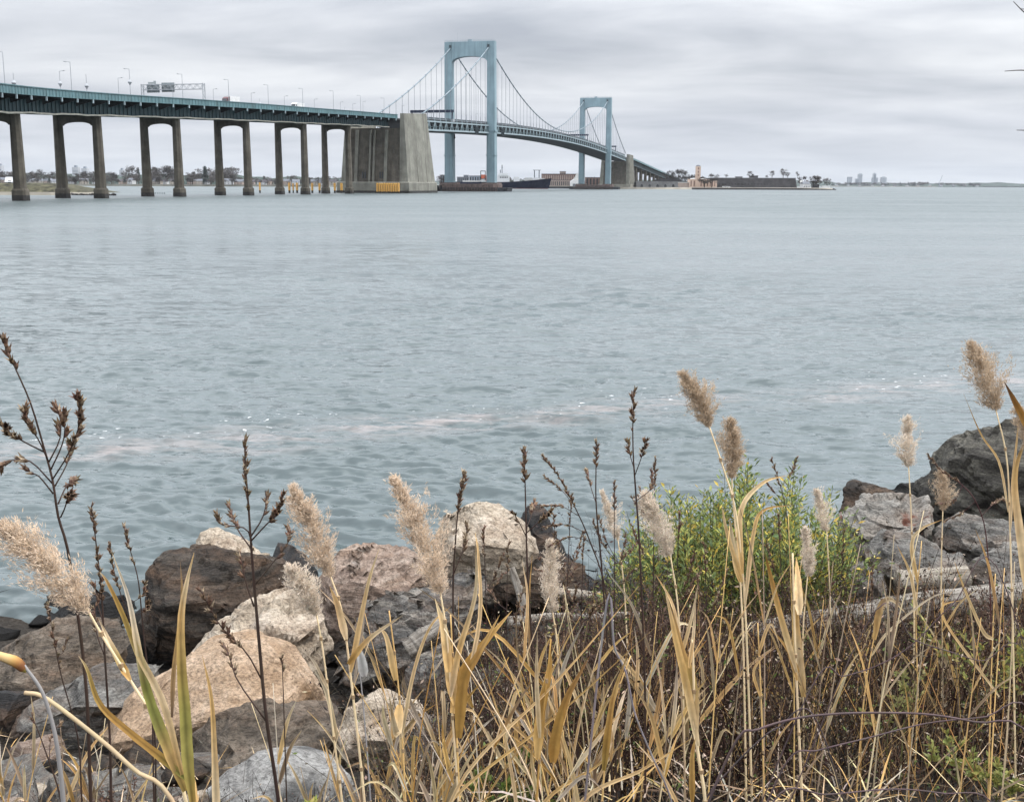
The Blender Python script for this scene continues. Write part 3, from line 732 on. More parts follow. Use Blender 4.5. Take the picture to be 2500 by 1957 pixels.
def noise_at(scale, sx=1, sy=1, detail=4, rot=0.0, rough=0.55):
    mp_ = N(t, 'ShaderNodeMapping'); mp_.inputs['Scale'].default_value = (sx, sy, 1); mp_.inputs['Rotation'].default_value = (0, 0, rot)
    t.links.new(geo.outputs['Position'], mp_.inputs[0])
    n = N(t, 'ShaderNodeTexNoise', Scale=scale, Detail=float(detail), Roughness=rough); t.links.new(mp_.outputs[0], n.inputs['Vector']); return n.outputs[0]
# slick of pale scum drifting along the shore: a band around a wandering line
wob = M(t, 'MULTIPLY', M(t, 'SUBTRACT', noise_at(0.22, 1, 1, 3), 0.5), 3.2)
line = M(t, 'ADD', M(t, 'ADD', 24.2, M(t, 'MULTIPLY', px_, 0.40)), wob)
dist = M(t, 'ABSOLUTE', M(t, 'SUBTRACT', py_, line))
band = M(t, 'SUBTRACT', 1.0, M(t, 'DIVIDE', dist, 1.7), True)
patch = RAMP(t, noise_at(1.6, 0.35, 1.3, 6, 0.2, 0.75), [(0.44, 0.0), (0.62, 1.0)])
scum = M(t, 'MULTIPLY', M(t, 'MULTIPLY', M(t, 'MULTIPLY', band, patch), RAMP(t, noise_at(0.28, 1, 1, 2), [(0.40, 0.45), (0.58, 1.0)])), 0.55, True)
flecks = RAMP(t, noise_at(9.0, 0.5, 1.2, 3, 0.1, 0.6), [(0.66, 0.0), (0.69, 1.0)])
band2 = M(t, 'SUBTRACT', 1.0, M(t, 'DIVIDE', M(t, 'ABSOLUTE', M(t, 'SUBTRACT', py_, M(t, 'ADD', line, 0.9))), 2.2), True)
fleck = M(t, 'MULTIPLY', flecks, M(t, 'MULTIPLY', band2, RAMP(t, noise_at(0.5, 0.5, 1, 2), [(0.45, 0.0), (0.6, 1.0)])), True)
body = RAMP(t, noise_at(0.035, 0.5, 1.4, 4, 0.15), [(0.35, (0.078, 0.102, 0.104)), (0.65, (0.105, 0.128, 0.130))])
c = MIXC(t, scum, body, (0.43, 0.345, 0.32)); c = MIXC(t, fleck, c, (0.85, 0.85, 0.85))
t.links.new(c, b.inputs['Base Color'])
dcl = M(t, 'DIVIDE', py_, 260.0, True)
rgh = M(t, 'ADD', M(t, 'ADD', 0.04, M(t, 'MULTIPLY', M(t, 'POWER', dcl, 0.6), 0.38)), M(t, 'MULTIPLY', M(t, 'MAXIMUM', scum, fleck), 0.4))
gustn = noise_at(0.02, 0.35, 1.3, 5, 0.1, 0.6)
rgh = M(t, 'ADD', rgh, M(t, 'MULTIPLY', M(t, 'SUBTRACT', gustn, 0.5), 0.24))
t.links.new(rgh, b.inputs['Roughness'])
def slope(scale, sx, sy, rot, kx, ky, fac=None, detail=3):      # facet tilt from a colour noise: independent of distance
    mp_ = N(t, 'ShaderNodeMapping'); mp_.inputs['Scale'].default_value = (sx, sy, 1); mp_.inputs['Rotation'].default_value = (0, 0, rot)
    t.links.new(geo.outputs['Position'], mp_.inputs[0]); n = N(t, 'ShaderNodeTexNoise', Scale=scale, Detail=float(detail), Roughness=0.6); t.links.new(mp_.outputs[0], n.inputs['Vector'])
    v = N(t, 'ShaderNodeVectorMath'); v.operation = 'SUBTRACT'; t.links.new(n.outputs['Color'], v.inputs[0]); v.inputs[1].default_value = (0.5, 0.5, 0.5)
    m2 = N(t, 'ShaderNodeVectorMath'); m2.operation = 'MULTIPLY'; t.links.new(v.outputs[0], m2.inputs[0]); m2.inputs[1].default_value = (kx, ky, 0)
    if fac is None: return m2.outputs[0]
    m3 = N(t, 'ShaderNodeVectorMath'); m3.operation = 'SCALE'; t.links.new(m2.outputs[0], m3.inputs[0]); t.links.new(fac, m3.inputs['Scale']); return m3.outputs[0]
def vadd(a, b_):
    v = N(t, 'ShaderNodeVectorMath'); v.operation = 'ADD'; t.links.new(a, v.inputs[0]); t.links.new(b_, v.inputs[1]); return v.outputs[0]
mid = M(t, 'DIVIDE', M(t, 'SUBTRACT', py_, 18.0), 60.0, True)
farf = M(t, 'DIVIDE', M(t, 'SUBTRACT', py_, 60.0), 250.0, True)
nv = vadd(geo.outputs['Normal'], slope(3.2, 0.42, 1.25, 0.08, 0.5, 1.35))
nv = vadd(nv, slope(8.0, 0.38, 1.25, 0.08, 0.35, 1.1))
nv = vadd(nv, slope(0.85, 0.5, 1.25, -0.1, 0.8, 2.2, mid)); nv = vadd(nv, slope(0.16, 0.45, 1.2, 0.08, 0.6, 2.0, farf)); nv = vadd(nv, slope(0.03, 0.5, 1.3, 0.05, 0.3, 1.2, farf, 5))
nn_ = N(t, 'ShaderNodeVectorMath'); nn_.operation = 'NORMALIZE'; t.links.new(nv, nn_.inputs[0]); t.links.new(nn_.outputs[0], b.inputs['Normal'])
me.materials.append(wm)
wo = bpy.data.objects.new('water', me); C.objects.link(wo); tag(wo, 'grey rippled bay water reaching to the far shore', None, None, 'structure')
# ================================================================== FAR SHORES
GAPS = [45, 210, 400, 574, 714, 826]
def gap(px):
    if px < 45: return 'left of the first viaduct pier'
    for i in range(len(GAPS) - 1):
        if px < GAPS[i + 1]: return f'between the {ORD[i]} and {ORD[i+1]} viaduct piers'
    return 'next to the near anchorage'
def land(name, poly, ztop_, z0=-2.0, mat='land', slope=6.0, label=None, bump=0.0):
    """closed outline raised to ztop_, with a sloping shore"""
    n = len(poly); cx = sum(p[0] for p in poly) / n; cy_ = sum(p[1] for p in poly) / n
    vs = [(x, y, z0) for x, y in poly]
    for x, y in poly:
        d = math.hypot(cx - x, cy_ - y); k = min(0.8, slope / max(d, 1e-6)); vs.append((lerp(x, cx, k), lerp(y, cy_, k), ztop_ + bump * mnoise.noise(Vector((x * .02, y * .02, 0)))))
    mb = MB(); mb.add(vs, [tuple(range(n, 2 * n))] + [(i, (i + 1) % n, n + (i + 1) % n, n + i) for i in range(n)])
    o = mb.build(name, MT[mat], fix=True); tag(o, label, None, None, 'structure'); return o
def edge_px(pairs, Y): return [(at(px, 450, Yy).x, Yy) for px, Yy in pairs]
# land behind the viaduct (left), land behind the towers (centre), fort point, far coast
land('far_shore', [(-2200, 2050), (-1200, 2020), (-700, 2060), (-420, 2100), (-280, 2150), (-140, 2060), (-60, 1830), (20, 1700), (150, 1640), (330, 1700), (420, 1900), (500, 2600), (-400, 4200), (-2600, 4200)], 3.5, label='low developed shore across the water behind the viaduct')
land('fort_point', [(120, 1570), (210, 1510), (262, 1468), (330, 1452), (408, 1462), (425, 1492), (420, 1560), (330, 1640), (180, 1680)], 2.6, mat='sand', slope=10, label='low point of land carrying the stone fort')
land('far_coast', [(-9000, 8600), (-4000, 8400), (1000, 8050), (2200, 7900), (2900, 7950), (3150, 8200), (3300, 8900), (9000, 9050), (9000, 9500), (-9000, 9500)], 6.0, slope=60, label='hazy distant coast along the horizon')
def ridge(name, x0, x1, Y, h, seed, label):
    mb = MB(); r = random.Random(seed); n = 240; vs = []; 
    for i in range(n + 1):
        x = lerp(x0, x1, i / n); z = h * (0.7 + 0.5 * mnoise.noise(Vector((x * 0.0012, seed, 0))) + 0.14 * mnoise.noise(Vector((x * 0.01, seed, 5))) + 0.22 * mnoise.noise(Vector((x * 60.0 / Y, seed, 8))))
        e = min(1, i / 10, (n - i) / 10); vs += [(x, Y - 130, 1), (x, Y, 6 + z * e), (x, Y + 250, 1)]
    fs = [(3 * i, 3 * i + 3, 3 * i + 4, 3 * i + 1) for i in range(n)] + [(3 * i + 1, 3 * i + 4, 3 * i + 5, 3 * i + 2) for i in range(n)]
    mb.add(vs, fs); o = mb.build(name, MT['ever'], fix=True); tag(o, label, None, None, 'structure')
ridge('far_wood', at(2030, 450, 8200).x, at(2394, 450, 8200).x, 8200, 22, 12, 'dark wooded shoreline below the distant skyline')
ridge('far_wood', at(-80, 450, 2560).x, at(600, 450, 2560).x, 2560, 23, 14, 'dark wooded mass behind the waterside houses')
ridge('far_hill', 2500, 8800, 9200, 34, 3, 'blue wooded ridge at the right end of the horizon')
ridge('far_hill', -8800, 3000, 9300, 52, 9, 'low distant ridge behind the shore and bridge')
ridge('far_hill', -2400, -300, 3500, 30, 5, 'wooded rise behind the waterside houses')

# trees: meshes shared between copies
def tree_mesh(seed, kind):
    r = random.Random(seed); tb = MB(); cb_ = MB()
    H_ = 1.0
    if kind == 'evergreen':
        tb.tube([(0, 0, 0), (0, 0, 0.95)], [0.03, 0.005], 5)
        for i in range(420):
            z = r.random() ** 0.8; rad = 0.27 * (1 - z) * (0.75 + 0.3 * r.random()); a = r.uniform(0, 6.28); z = 0.08 + 0.92 * z
            p = Vector((rad * math.cos(a), rad * math.sin(a), z)); d = Vector((math.cos(a), math.sin(a), -0.35)) * 0.09; s_ = Vector((-math.sin(a), math.cos(a), 0)) * 0.035
            cb_.add([p - s_ - d * .5, p + s_ - d * .5, p + d], [(0, 1, 2)])
        return tb, cb_
    tb.tube([(0, 0, 0), (0.01, 0, 0.3), (r.uniform(-.03, .03), 0, 0.55)], [0.035, 0.026, 0.014], 5)
    for i in range(9):
        z0 = r.uniform(0.22, 0.5); a = r.uniform(0, 6.28); L = r.uniform(0.25, 0.45)
        e = Vector((math.cos(a) * L * 0.75, math.sin(a) * L * 0.75, z0 + L * 0.9))
        tb.tube([(0, 0, z0), e * 0.5 + Vector((0, 0, z0 * 0.5 - 0.02)), e], [0.014, 0.009, 0.003], 4, cap=False)
    blobs = []
    for i in range(13 if kind == 'bare' else 16):
        a = r.uniform(0, 6.28); q = r.random() ** 0.5 * 0.32; blobs.append((Vector((q * math.cos(a), q * math.sin(a), r.uniform(0.42, 0.88))), r.uniform(0.09, 0.17)))
    nt_ = 720 if kind == 'bare' else 620
    for i in range(nt_):
        c_, rad = r.choice(blobs); d = Vector((r.gauss(0, 1), r.gauss(0, 1), r.gauss(0, 1))).normalized(); p = c_ + d * rad * r.random() ** 0.4
        if p.z > 1.0: p.z = 1.0 - r.random() * 0.05
        if kind == 'bare':
            e = (d + Vector((0, 0, 0.7))).normalized() * r.uniform(0.06, 0.11); s_ = Vector((r.gauss(0, 1), r.gauss(0, 1), 0)).normalized() * 0.014
        else:
            e = Vector((r.gauss(0, 1), r.gauss(0, 1), r.gauss(0, 1))).normalized() * 0.055; s_ = e.cross(Vector((r.random(), r.random(), 1))).normalized() * 0.03
        cb_.add([p - s_, p + s_, p + e], [(0, 1, 2)])
    return tb, cb_
TREES = {}
for kind, n in (('bare', 4), ('full', 3), ('evergreen', 2)):
    for i in range(n):
        tb, cb_ = tree_mesh(100 + i * 7 + len(kind), kind); a = tb.mesh('trunk'); b_ = cb_.mesh('crown')
        a.materials.append(MT['bark']); b_.materials.append(MT['ever'] if kind == 'evergreen' else MT['twig'])
        TREES[(kind, i)] = (a, b_)
def tree(kind, loc, h, label, group, w=1.0):
    n = {'bare': 4, 'full': 3, 'evergreen': 2}[kind]; a, b_ = TREES[(kind, rng.randrange(n))]
    nm = {'bare': 'bare_tree', 'full': 'broadleaf_tree', 'evergreen': 'evergreen_tree'}[kind]
    t = thing(nm, loc, label, 'tree', group, rng.uniform(0, 6.28)); t.scale = (h * w, h * w, h)
    place(a, 'trunk', None, t); place(b_, 'crown', None, t); return t
def house(loc, w, d, h, rz, wall, roof, label, group=None, cat='house', name='house', flat=False, wins=2, floors=1):
    t = thing(name, loc, label, cat, group, rz); O = (0, 0, 0)
    mb = MB(); mb.box(-w / 2, w / 2, -d / 2, d / 2, 0, h); wl = mb.build('wall', MT[wall], t, origin=O)
    mb = MB()
    if flat: mb.box(-w / 2 - .2, w / 2 + .2, -d / 2 - .2, d / 2 + .2, h, h + 0.5)
    else: mb.prism([(-d / 2 - .5, h - .15), (d / 2 + .5, h - .15), (0, h + d * 0.42)], lambda a, b, x: (x, a, b), -w / 2 - .4, w / 2 + .4)
    rf = mb.build('roof', MT[roof], t, origin=O, fix=True)
    if not flat and w > 8:
        mb = MB(); mb.box(w * .2, w * .2 + .8, -.4, .4, h + d * .2, h + d * .5 + .6); mb.build('chimney', MT['brick'], rf, origin=O)
    for fl in range(floors):
        for k in range(wins):
            x = -w / 2 + w * (k + 0.5) / wins; z = 0.9 + fl * 3.0
            mb = MB(); mb.box(x - .65, x + .65, -d / 2 - .06, -d / 2 + .05, z, z + 1.4); mb.build('window', MT['glass'], t, origin=O)
    return t
# --- residential shore seen under the viaduct
ci = 0
hr = random.Random(21)
hx = [10, 78, 92, 118, 132, 178, 205, 238, 300, 322, 385, 402, 425, 470, 486, 500, 560, 585, 612, 640, 655, 700, 722, 770, 790, 812]
cnt = {}
for px in hx:
    Yh = 2115 + hr.uniform(0, 130); p = at(px, 448, Yh); g = gap(px); cnt[g] = cnt.get(g, 0) + 1
    ty = hr.choice(['wallw', 'wallb', 'wallw', 'brick2']); rf = hr.choice(['roofg', 'roofd', 'roofg'])
    cn = {'wallw': 'white', 'wallb': 'beige', 'brick2': 'tan brick'}[ty]
    house((p.x, Yh, 3.4), hr.uniform(11, 19), hr.uniform(8, 11), hr.uniform(4.5, 7.5), hr.uniform(-0.5, 0.5), ty, rf,
          f'{cn} far house, {ORD[cnt[g]-1]} from the left, {gap(px)}', 'houses along the far shore', wins=3, floors=2)
for i in range(210):
    px = hr.uniform(-60, 930); Yt = hr.choice([hr.uniform(2085, 2125), hr.uniform(2150, 2480), hr.uniform(2150, 2480)]); p = at(px, 448, Yt)
    big = 1.2 if 320 < px < 570 else (0.62 if px > 590 else 0.92)
    kind = hr.choices(['bare', 'full', 'evergreen'], [5, 4, 1])[0]
    tree(kind, (p.x, Yt, 3.4), hr.uniform(17, 30) * big * (.55 if Yt < 2130 else 1), f'{ {"bare":"bare grey far shore tree","full":"dense brownish far shore tree","evergreen":"dark far shore evergreen"}[kind]} {gap(px)}', 'trees along the far shore ' + gap(px), hr.uniform(0.9, 1.5))
mb = MB()
for i in range(80):
    a = at(-40 + i * 12, 450, 2085); mb.box(a.x - 9, a.x + 9, 2082, 2088, -1, 2.0 + 0.4 * hr.random())
for nm, px, w, h, c in (('block_tower', 4, 11, 47, 'grey'), ('block_tower', 188, 14, 43, 'pale'), ('block_tower', 210, 13, 40, 'white'), ('block_tower', 300, 9, 36, 'small grey')):
    Yb = 3300; p = at(px, 448, Yb); t_ = thing('apartment_block', (p.x, Yb, 2), f'hazy {c} apartment block on the skyline {gap(px)}', 'apartment block', 'apartment blocks on the left skyline')
    wd_ = w * Yb / FPX
    mb = MB(); mb.box(-wd_ / 2, wd_ / 2, -9, 9, 0, h + 5); mb.build('wall', MT['skyl2'], t_, origin=(0, 0, 0))
    mb = MB(); mb.box(-wd_ / 5, wd_ / 5, -5, 5, h + 5, h + 10); mb.build('roof_house', MT['skyl'], t_, origin=(0, 0, 0))
    for k in range(5): 
        mb = MB(); mb.box(-wd_ / 2 + 1, wd_ / 2 - 1, -9.1, -8.9, 6 + k * (h - 6) / 5, 6 + k * (h - 6) / 5 + 2.2); mb.build('window_band', MT['skyl'], t_, origin=(0, 0, 0))
# --- grassy spit and breakwater at the left edge
land('spit', [(-400, 470), (-190, 478), (-176, 484), (-170, 494), (-185, 520), (-260, 560), (-420, 560)], 1.2, mat='sand', slope=5, label='low spit of land behind the first viaduct piers')
mb = MB()
gx, gy = 40, 12; vs = []
for j in range(gy + 1):
    for i in range(gx + 1):
        x = lerp(-330, -181, i / gx); y = lerp(489, 530, j / gy); e = min(1, i / 4, (gx - i) / 5, j / 3.0, (gy - j) / 3.0)
        vs.append((x, y, 0.9 + e * (3.6 + 1.0 * mnoise.noise(Vector((x * .05, y * .05, 0))) + 0.8 * (gx - i) / gx)))
mb.add(vs, [(j * (gx + 1) + i, j * (gx + 1) + i + 1, (j + 1) * (gx + 1) + i + 1, (j + 1) * (gx + 1) + i) for j in range(gy) for i in range(gx)])
tag(mb.build('grass_bank', MT['grassy'], smooth=True), 'grassy green bank on the spit behind the viaduct piers', None, None, 'structure')
def boulder_mesh(seed, n=14, flat=0.7):
    r = random.Random(seed); bm = bmesh.new()
    for i in range(n):
        d = Vector((r.gauss(0, 1), r.gauss(0, 1), r.gauss(0, 1))).normalized(); d.z *= flat; bm.verts.new(d * r.uniform(0.8, 1.1))
    bmesh.ops.convex_hull(bm, input=list(bm.verts)); bm.verts.ensure_lookup_table()
    for v in [v for v in bm.verts if not v.link_faces]: bm.verts.remove(v)
    me = bpy.data.meshes.new('boulder'); bm.to_mesh(me); bm.free(); return me
FB = [boulder_mesh(50 + i) for i in range(4)]
for i in range(46):
    px = 2 + i * 6.2; Yb = 492 - i * 0.35; p = on_z(px, 473.5 - 0.02 * i, 0)
    o = place(FB[i % 4], 'breakwater_rock', MT['farrock'], None, (at(px, 474, Yb).x, Yb + hr.uniform(-1, 1), 0.1), hr.uniform(0, 6), (hr.uniform(.8, 1.5), hr.uniform(.8, 1.3), hr.uniform(0.9, 1.6)))
    tag(o, 'dark wet breakwater rock ' + ('below the grassy bank' if px < 150 else 'right of the spit'), 'rock', 'rocks of the breakwater ' + ('below the grassy bank' if px < 150 else 'right of the spit'))
for me_ in FB:
    if not me_.materials: me_.materials.append(MT['farrock'])
p = at(12, 446, 520); house((p.x, 530, 3.8), 6.5, 5, 1.8, 0.2, 'wallw', 'wallw', 'small white roofed shed above the grassy bank at the left edge', None, 'shed', 'shed', wins=2)
# little floats right of the third pier
for i in range(6):
    p = at(374 + i * 5.5, 469.5, 560); mb = MB(); r_ = 0.32 if i else 0.5
    mb.tube([p + Vector((0, 0, -.3)) * 1, Vector((p.x, p.y, 0.1)), Vector((p.x, p.y, 0.45)), Vector((p.x, p.y, 0.6))], [0.2, r_, r_, 0.1], 8)
    for k in range(len(mb.v)): mb.v[k] = (mb.v[k][0], mb.v[k][1], max(-0.3, mb.v[k][2]))
    tag(mb.build('float', MT['rail'], origin=(p.x, p.y, 0)), 'small dark float in the row beside the third pier', 'float', 'row of small floats')
# --- yellow fender piles
pil = [(634.8, 446, 472.5, 0.38), (687, 446.5, 466, 0.55), (706.8, 447, 470.5, 0.5), (716, 448, 472.5, 0.32), (725.5, 447, 471, 0.5), (762.6, 447.5, 470.5, 0.5), (780.5, 448, 470.5, 0.5), (796.5, 446.5, 473, 0.58), (817.6, 447.5, 471, 0.5), (834, 447.5, 470, 0.6)]
for i, (px, yt, yb_, r_) in enumerate(pil):
    Yp = 640 + 2 * i; p = at(px, 470, Yp); zt_ = at(px, yt, Yp).z
    t_ = thing('fender_pile', (p.x, Yp, 0), f'yellow sleeved fender pile in the water, {ORD[i]} from the left among the scattered ones', 'pile', 'scattered yellow piles')
    mb = MB(); mb.tube([(p.x, Yp, 1.5), (p.x, Yp, zt_), (p.x, Yp, zt_ + 0.12)], [r_ * 1.25, r_ * 1.25, r_ * 0.8], 10); mb.build('sleeve', MT['yellow'], t_)
    mb = MB(); mb.tube([(p.x, Yp, -2), (p.x, Yp, 1.6)], r_ * 1.15, 10); mb.build('pile_foot', MT['tide'], t_)
for i in range(10):
    px = 921.5 + i * 5.75; Yp = 657 - 0.6 * i; p = at(px, 470, Yp)
    t_ = thing('fender_pile', (p.x, Yp, 0), f'yellow fender pile in the close row before the anchorage, {ORD[i]} from the left', 'pile', 'close row of yellow piles')
    mb = MB(); mb.tube([(p.x, Yp, 0.9 + .1 * (i % 2)), (p.x, Yp, 5.6), (p.x, Yp, 5.75)], [0.62, 0.62, 0.4], 10); mb.build('sleeve', MT['yellow'], t_)
    mb = MB(); mb.tube([(p.x, Yp, -2), (p.x, Yp, 1.0)], 0.56, 10); mb.build('pile_foot', MT['tide'], t_)
# --- moored ship behind the near tower
Ys = 1480.0
def SX(px): return at(px, 455, Ys).x
k_ = Ys / FPX / 1.0
xb, xs_ = SX(1347), SX(1112)
def SZ(py, px=1290): return at(px, py, Ys).z
ship = thing('cargo_ship', (SX(1230), Ys, 0), 'dark navy hulled ship with white superstructure moored behind the near tower', 'ship')
mb = MB(); ns = 30; vs = []
for i in range(ns + 1):
    f_ = i / ns; x0 = lerp(xs_, xb - 4, f_); x1 = lerp(xs_, xb, f_)
    hw = 11.5 * (min(1, (1 - f_) * 4.5) ** 0.6) * (0.8 + 0.2 * min(1, f_ * 8)); sheer = lerp(8.4, 13.6, max(0, (f_ - 0.45) / 0.55) ** 1.6)
    vs += [(x0, Ys - hw * 0.75, 0.9), (x1, Ys - hw, sheer), (x1, Ys + hw, sheer), (x0, Ys + hw * 0.75, 0.9)]
fs = [(4 * i + k, 4 * i + (k + 1) % 4, 4 * i + 4 + (k + 1) % 4, 4 * i + 4 + k) for i in range(ns) for k in range(4)] + [(3, 2, 1, 0), (4 * ns, 4 * ns + 1, 4 * ns + 2, 4 * ns + 3)]
mb.add(vs, fs); mb.build('hull', MT['hull'], ship, fix=True)
mb = MB(); vs2 = []
for i in range(ns + 1):
    f_ = i / ns; x0 = lerp(xs_, xb - 6, f_); x1 = lerp(xs_, xb - 4.05, f_); hw = 11.5 * (min(1, (1 - f_) * 4.5) ** 0.6) * (0.8 + 0.2 * min(1, f_ * 8))
    vs2 += [(x0, Ys - hw * 0.7, -2), (x1, Ys - hw * 0.75, 0.95), (x1, Ys + hw * 0.75, 0.95), (x0, Ys + hw * 0.7, -2)]
mb.add(vs2, fs); mb.build('boot_topping', MT['boot'], ship, fix=True)
def sbox(name, mat, px0, px1, py0, py1, hw=7, par=ship):
    mb = MB(); mb.box(SX(px0), SX(px1), Ys - hw, Ys + hw, SZ(py1), SZ(py0)); return mb.build(name, MT[mat], par)
su = sbox('superstructure', 'white', 1212, 1244, 429, 446, 8); sbox('bridge_deck', 'white', 1216, 1240, 423, 429.2, 8.6)
for k in range(5):
    mb = MB(); mb.box(SX(1221 + k * 4), SX(1223.4 + k * 4), Ys - 8.2, Ys - 7.9, SZ(435), SZ(432)); mb.build('window', MT['glass'], su, origin=world_loc(ship))
sbox('deck_house', 'white', 1254, 1268, 432, 446, 6); sbox('deck_house', 'offw', 1281, 1300, 434, 444, 5); sbox('winch_house', 'white', 1301, 1316, 434, 440, 4); sbox('deck_gear', 'offw', 1316, 1329, 435, 438.5, 3)
sbox('aft_house', 'offw', 1130, 1172, 441, 447, 7); sbox('lifeboat', 'orange', 1174, 1186, 427, 436.5, 9.2); sbox('lifeboat', 'orange', 1187, 1196, 429, 443, 9.0); sbox('boat_deck', 'white', 1173, 1189, 436.6, 444, 8)
for (pa, pb, ya, yb_, wdt) in ((1174.2, 1174.2, 418, 440, .9), (1185.2, 1185.2, 418, 440, .9), (1173.5, 1186, 418.4, 418.4, .9)):
    mb = MB(); mb.bar((SX(pa), Ys - 9.6, SZ(ya)), (SX(pb), Ys - 9.6, SZ(yb_)), wdt); mb.build('davit_frame', MT['black'], ship)
for px, y0, y1, r_ in ((1225.7, 403, 424, .5), (1221.5, 415, 424, .45), (1304.6, 415, 436, .55), (1316, 415, 436, .55)):
    mb = MB(); mb.tube([(SX(px), Ys, SZ(y1)), (SX(px), Ys, SZ(y0))], r_, 6); mb.build('mast', MT['rail'], ship)
mb = MB(); mb.bar((SX(1300.5), Ys, SZ(415.5)), (SX(1320), Ys, SZ(415.5)), 0.6); mb.build('mast_yard', MT['rail'], ship)
mb = MB(); mb.bar((SX(1223.5), Ys, SZ(409)), (SX(1228), Ys, SZ(409)), 0.4); mb.build('radar_arm', MT['rail'], ship)
# --- buildings behind the towers
def block(px0, px1, py0, Y, d, wall, label, bands=0, bmat='glass', roof='roofd', z0=2.8, name='building', group=None, vertical=True, wwid=None):
    a, e = at(px0, 450, Y), at(px1, 450, Y); zt_ = at((px0 + px1) / 2, py0, Y).z
    t_ = thing(name, ((a.x + e.x) / 2, Y, z0), label, 'building', group)
    mb = MB(); mb.box(a.x, e.x, Y, Y + d, z0, zt_); wl = mb.build('wall', MT[wall], t_)
    mb = MB(); mb.box(a.x - .3, e.x + .3, Y - .3, Y + d + .3, zt_, zt_ + .7); mb.build('roof', MT[roof], t_)
    for k in range(bands):
        x0 = lerp(a.x, e.x, (k + .25) / bands); x1 = lerp(a.x, e.x, (k + .72) / bands)
        mb = MB(); mb.box(x0, x1, Y - .12, Y + .1, z0 + 1.5, zt_ - 1.5); mb.build('window', MT[bmat], t_)
    return t_, zt_
block(1323, 1413, 425.5, 1760, 30, 'brick', 'long brown brick waterfront building with vertical window bays right of the ship', 17, 'brick2')
block(1367, 1381, 419.5, 1766, 14, 'brick2', 'square stair tower rising above the long brown building', 3)
block(1336, 1396, 440.5, 1740, 14, 'brick2', 'lower front wing of the brown waterfront building', 13)
p0, p1 = at(1393, 450, 1700), at(1414, 450, 1700)
t_ = thing('boat_shed', ((p0.x + p1.x) / 2, 1700, 2.8), 'white gabled boat shed left of the far tower', 'shed')
w_ = (p1.x - p0.x) / 2; hz_ = at(1404, 443, 1700).z - 2.8; hp = at(1404, 437, 1700).z - 2.8
mb = MB(); mb.prism([(-w_, 0), (w_, 0), (w_, hz_), (-w_ * .2, hp), (-w_, hz_)], lambda a, b, y: (a, y, b), 0, 18); mb.build('wall', MT['white'], t_, origin=(0, 0, 0), fix=True)
mb = MB(); mb.box(-w_ * .5, w_ * .1, -.15, .1, 0, hz_ * .55); mb.build('door', MT['roofg'], t_, origin=(0, 0, 0))
mb = MB(); mb.bar((w_ + .3, 9, hz_), (-w_ * .2, 9, hp + .3), 19, .4, up=(0, 1, 0)); mb.build('roof', MT['offw'], t_, origin=(0, 0, 0))
block(1430, 1478, 434, 1800, 20, 'brick', 'dark low building between the legs of the far tower', 6)
block(1075, 1090, 428, 1900, 25, 'skyl', 'hazy grey building right of the near anchorage', 3)
block(1116, 1144, 433, 1820, 22, 'roofg', 'long grey shed between the legs of the near tower', 6)
block(1132, 1143.5, 428.5, 1850, 18, 'skyl', 'small grey block above the sheds between the near tower legs', 3)
block(1146, 1176, 430, 1840, 22, 'skyl', 'blue grey hall left of the orange lifeboat', 5)
for i, px in enumerate([1074, 1082, 1088, 1238, 1250, 1262, 1276, 1287, 1298, 1424, 1440, 1446]):
    Yt = 1880; p = at(px, 450, Yt); tree('bare', (p.x, Yt, 3), rng.uniform(14, 21) * (0.8 if px > 1230 else 1.1), f'bare tree on the shore {"right of the near anchorage" if px < 1100 else "behind the ship" if px < 1400 else "under the far tower"}', 'trees behind ' + ('the anchorage' if px < 1100 else 'the ship' if px < 1400 else 'the far tower'))
mb = MB(); a, e = at(1262, 450, 1640), at(1425, 450, 1640); mb.box(a.x, e.x, 1636, 1650, -2, 2.4); tag(mb.build('wharf', MT['fender'], origin=((a.x + e.x) / 2, 1640, 0)), 'dark low wharf along the shore behind the ship', 'wharf')
# --- fort point
Yf = 1545.0
def fx(px, Y=Yf): return at(px, 455, Y).x
def fz(py, px=1800, Y=Yf): return at(px, py, Y).z
ft = thing('stone_fort', (fx(1850), Yf + 30, 2.4), 'long dark stone fort wall crowned by bare trees on the point', 'fort')
mb = MB(); x0, x1 = fx(1742), fx(1955); zt_ = fz(435)
mb.hexa([(x0, Yf + 22, 2), (x1, Yf + 20, 2), (x1 - 4, Yf + 90, 2), (x0, Yf + 90, 2), (x0, Yf + 24, zt_), (x1 - 2, Yf + 22, zt_), (x1 - 6, Yf + 88, zt_), (x0, Yf + 88, zt_)]); mb.build('wall', MT['fort'], ft, fix=True)
mb = MB(); mb.box(x0 - .3, x1 - 1, Yf + 23.2, Yf + 24.6, zt_, zt_ + 0.7); mb.build('coping', MT['fort2'], ft)
for i in range(26):
    x = lerp(x0 + 3, x1 - 5, i / 25); mb = MB(); mb.box(x - .5, x + .5, Yf + 21.4, Yf + 23, 6.5, 8.4); mb.build('embrasure', MT['black'], ft)
g0, g1 = fx(1552, 1600), fx(1695, 1600)
f2 = thing('fort_outwork', ((g0 + g1) / 2, 1600, 2.4), 'grey stone outwork with arched openings below the far viaduct', 'fort')
mb = MB(); mb.box(g0, g1, 1596, 1625, 2, fz(443, 1620, 1600)); mb.build('wall', MT['fort2'], f2)
for i in range(7):
    x = lerp(g0 + 8, g1 - 8, i / 6); mb = MB(); mb.prism([(-1.7, 2.6), (1.7, 2.6), (1.7, 5), (1.0, 6.2), (0, 6.7), (-1.0, 6.2), (-1.7, 5)], lambda a, b, y, x=x: (x + a, y, b), 1595.8, 1596.3); mb.build('arch_opening', MT['glass'], f2, fix=True)
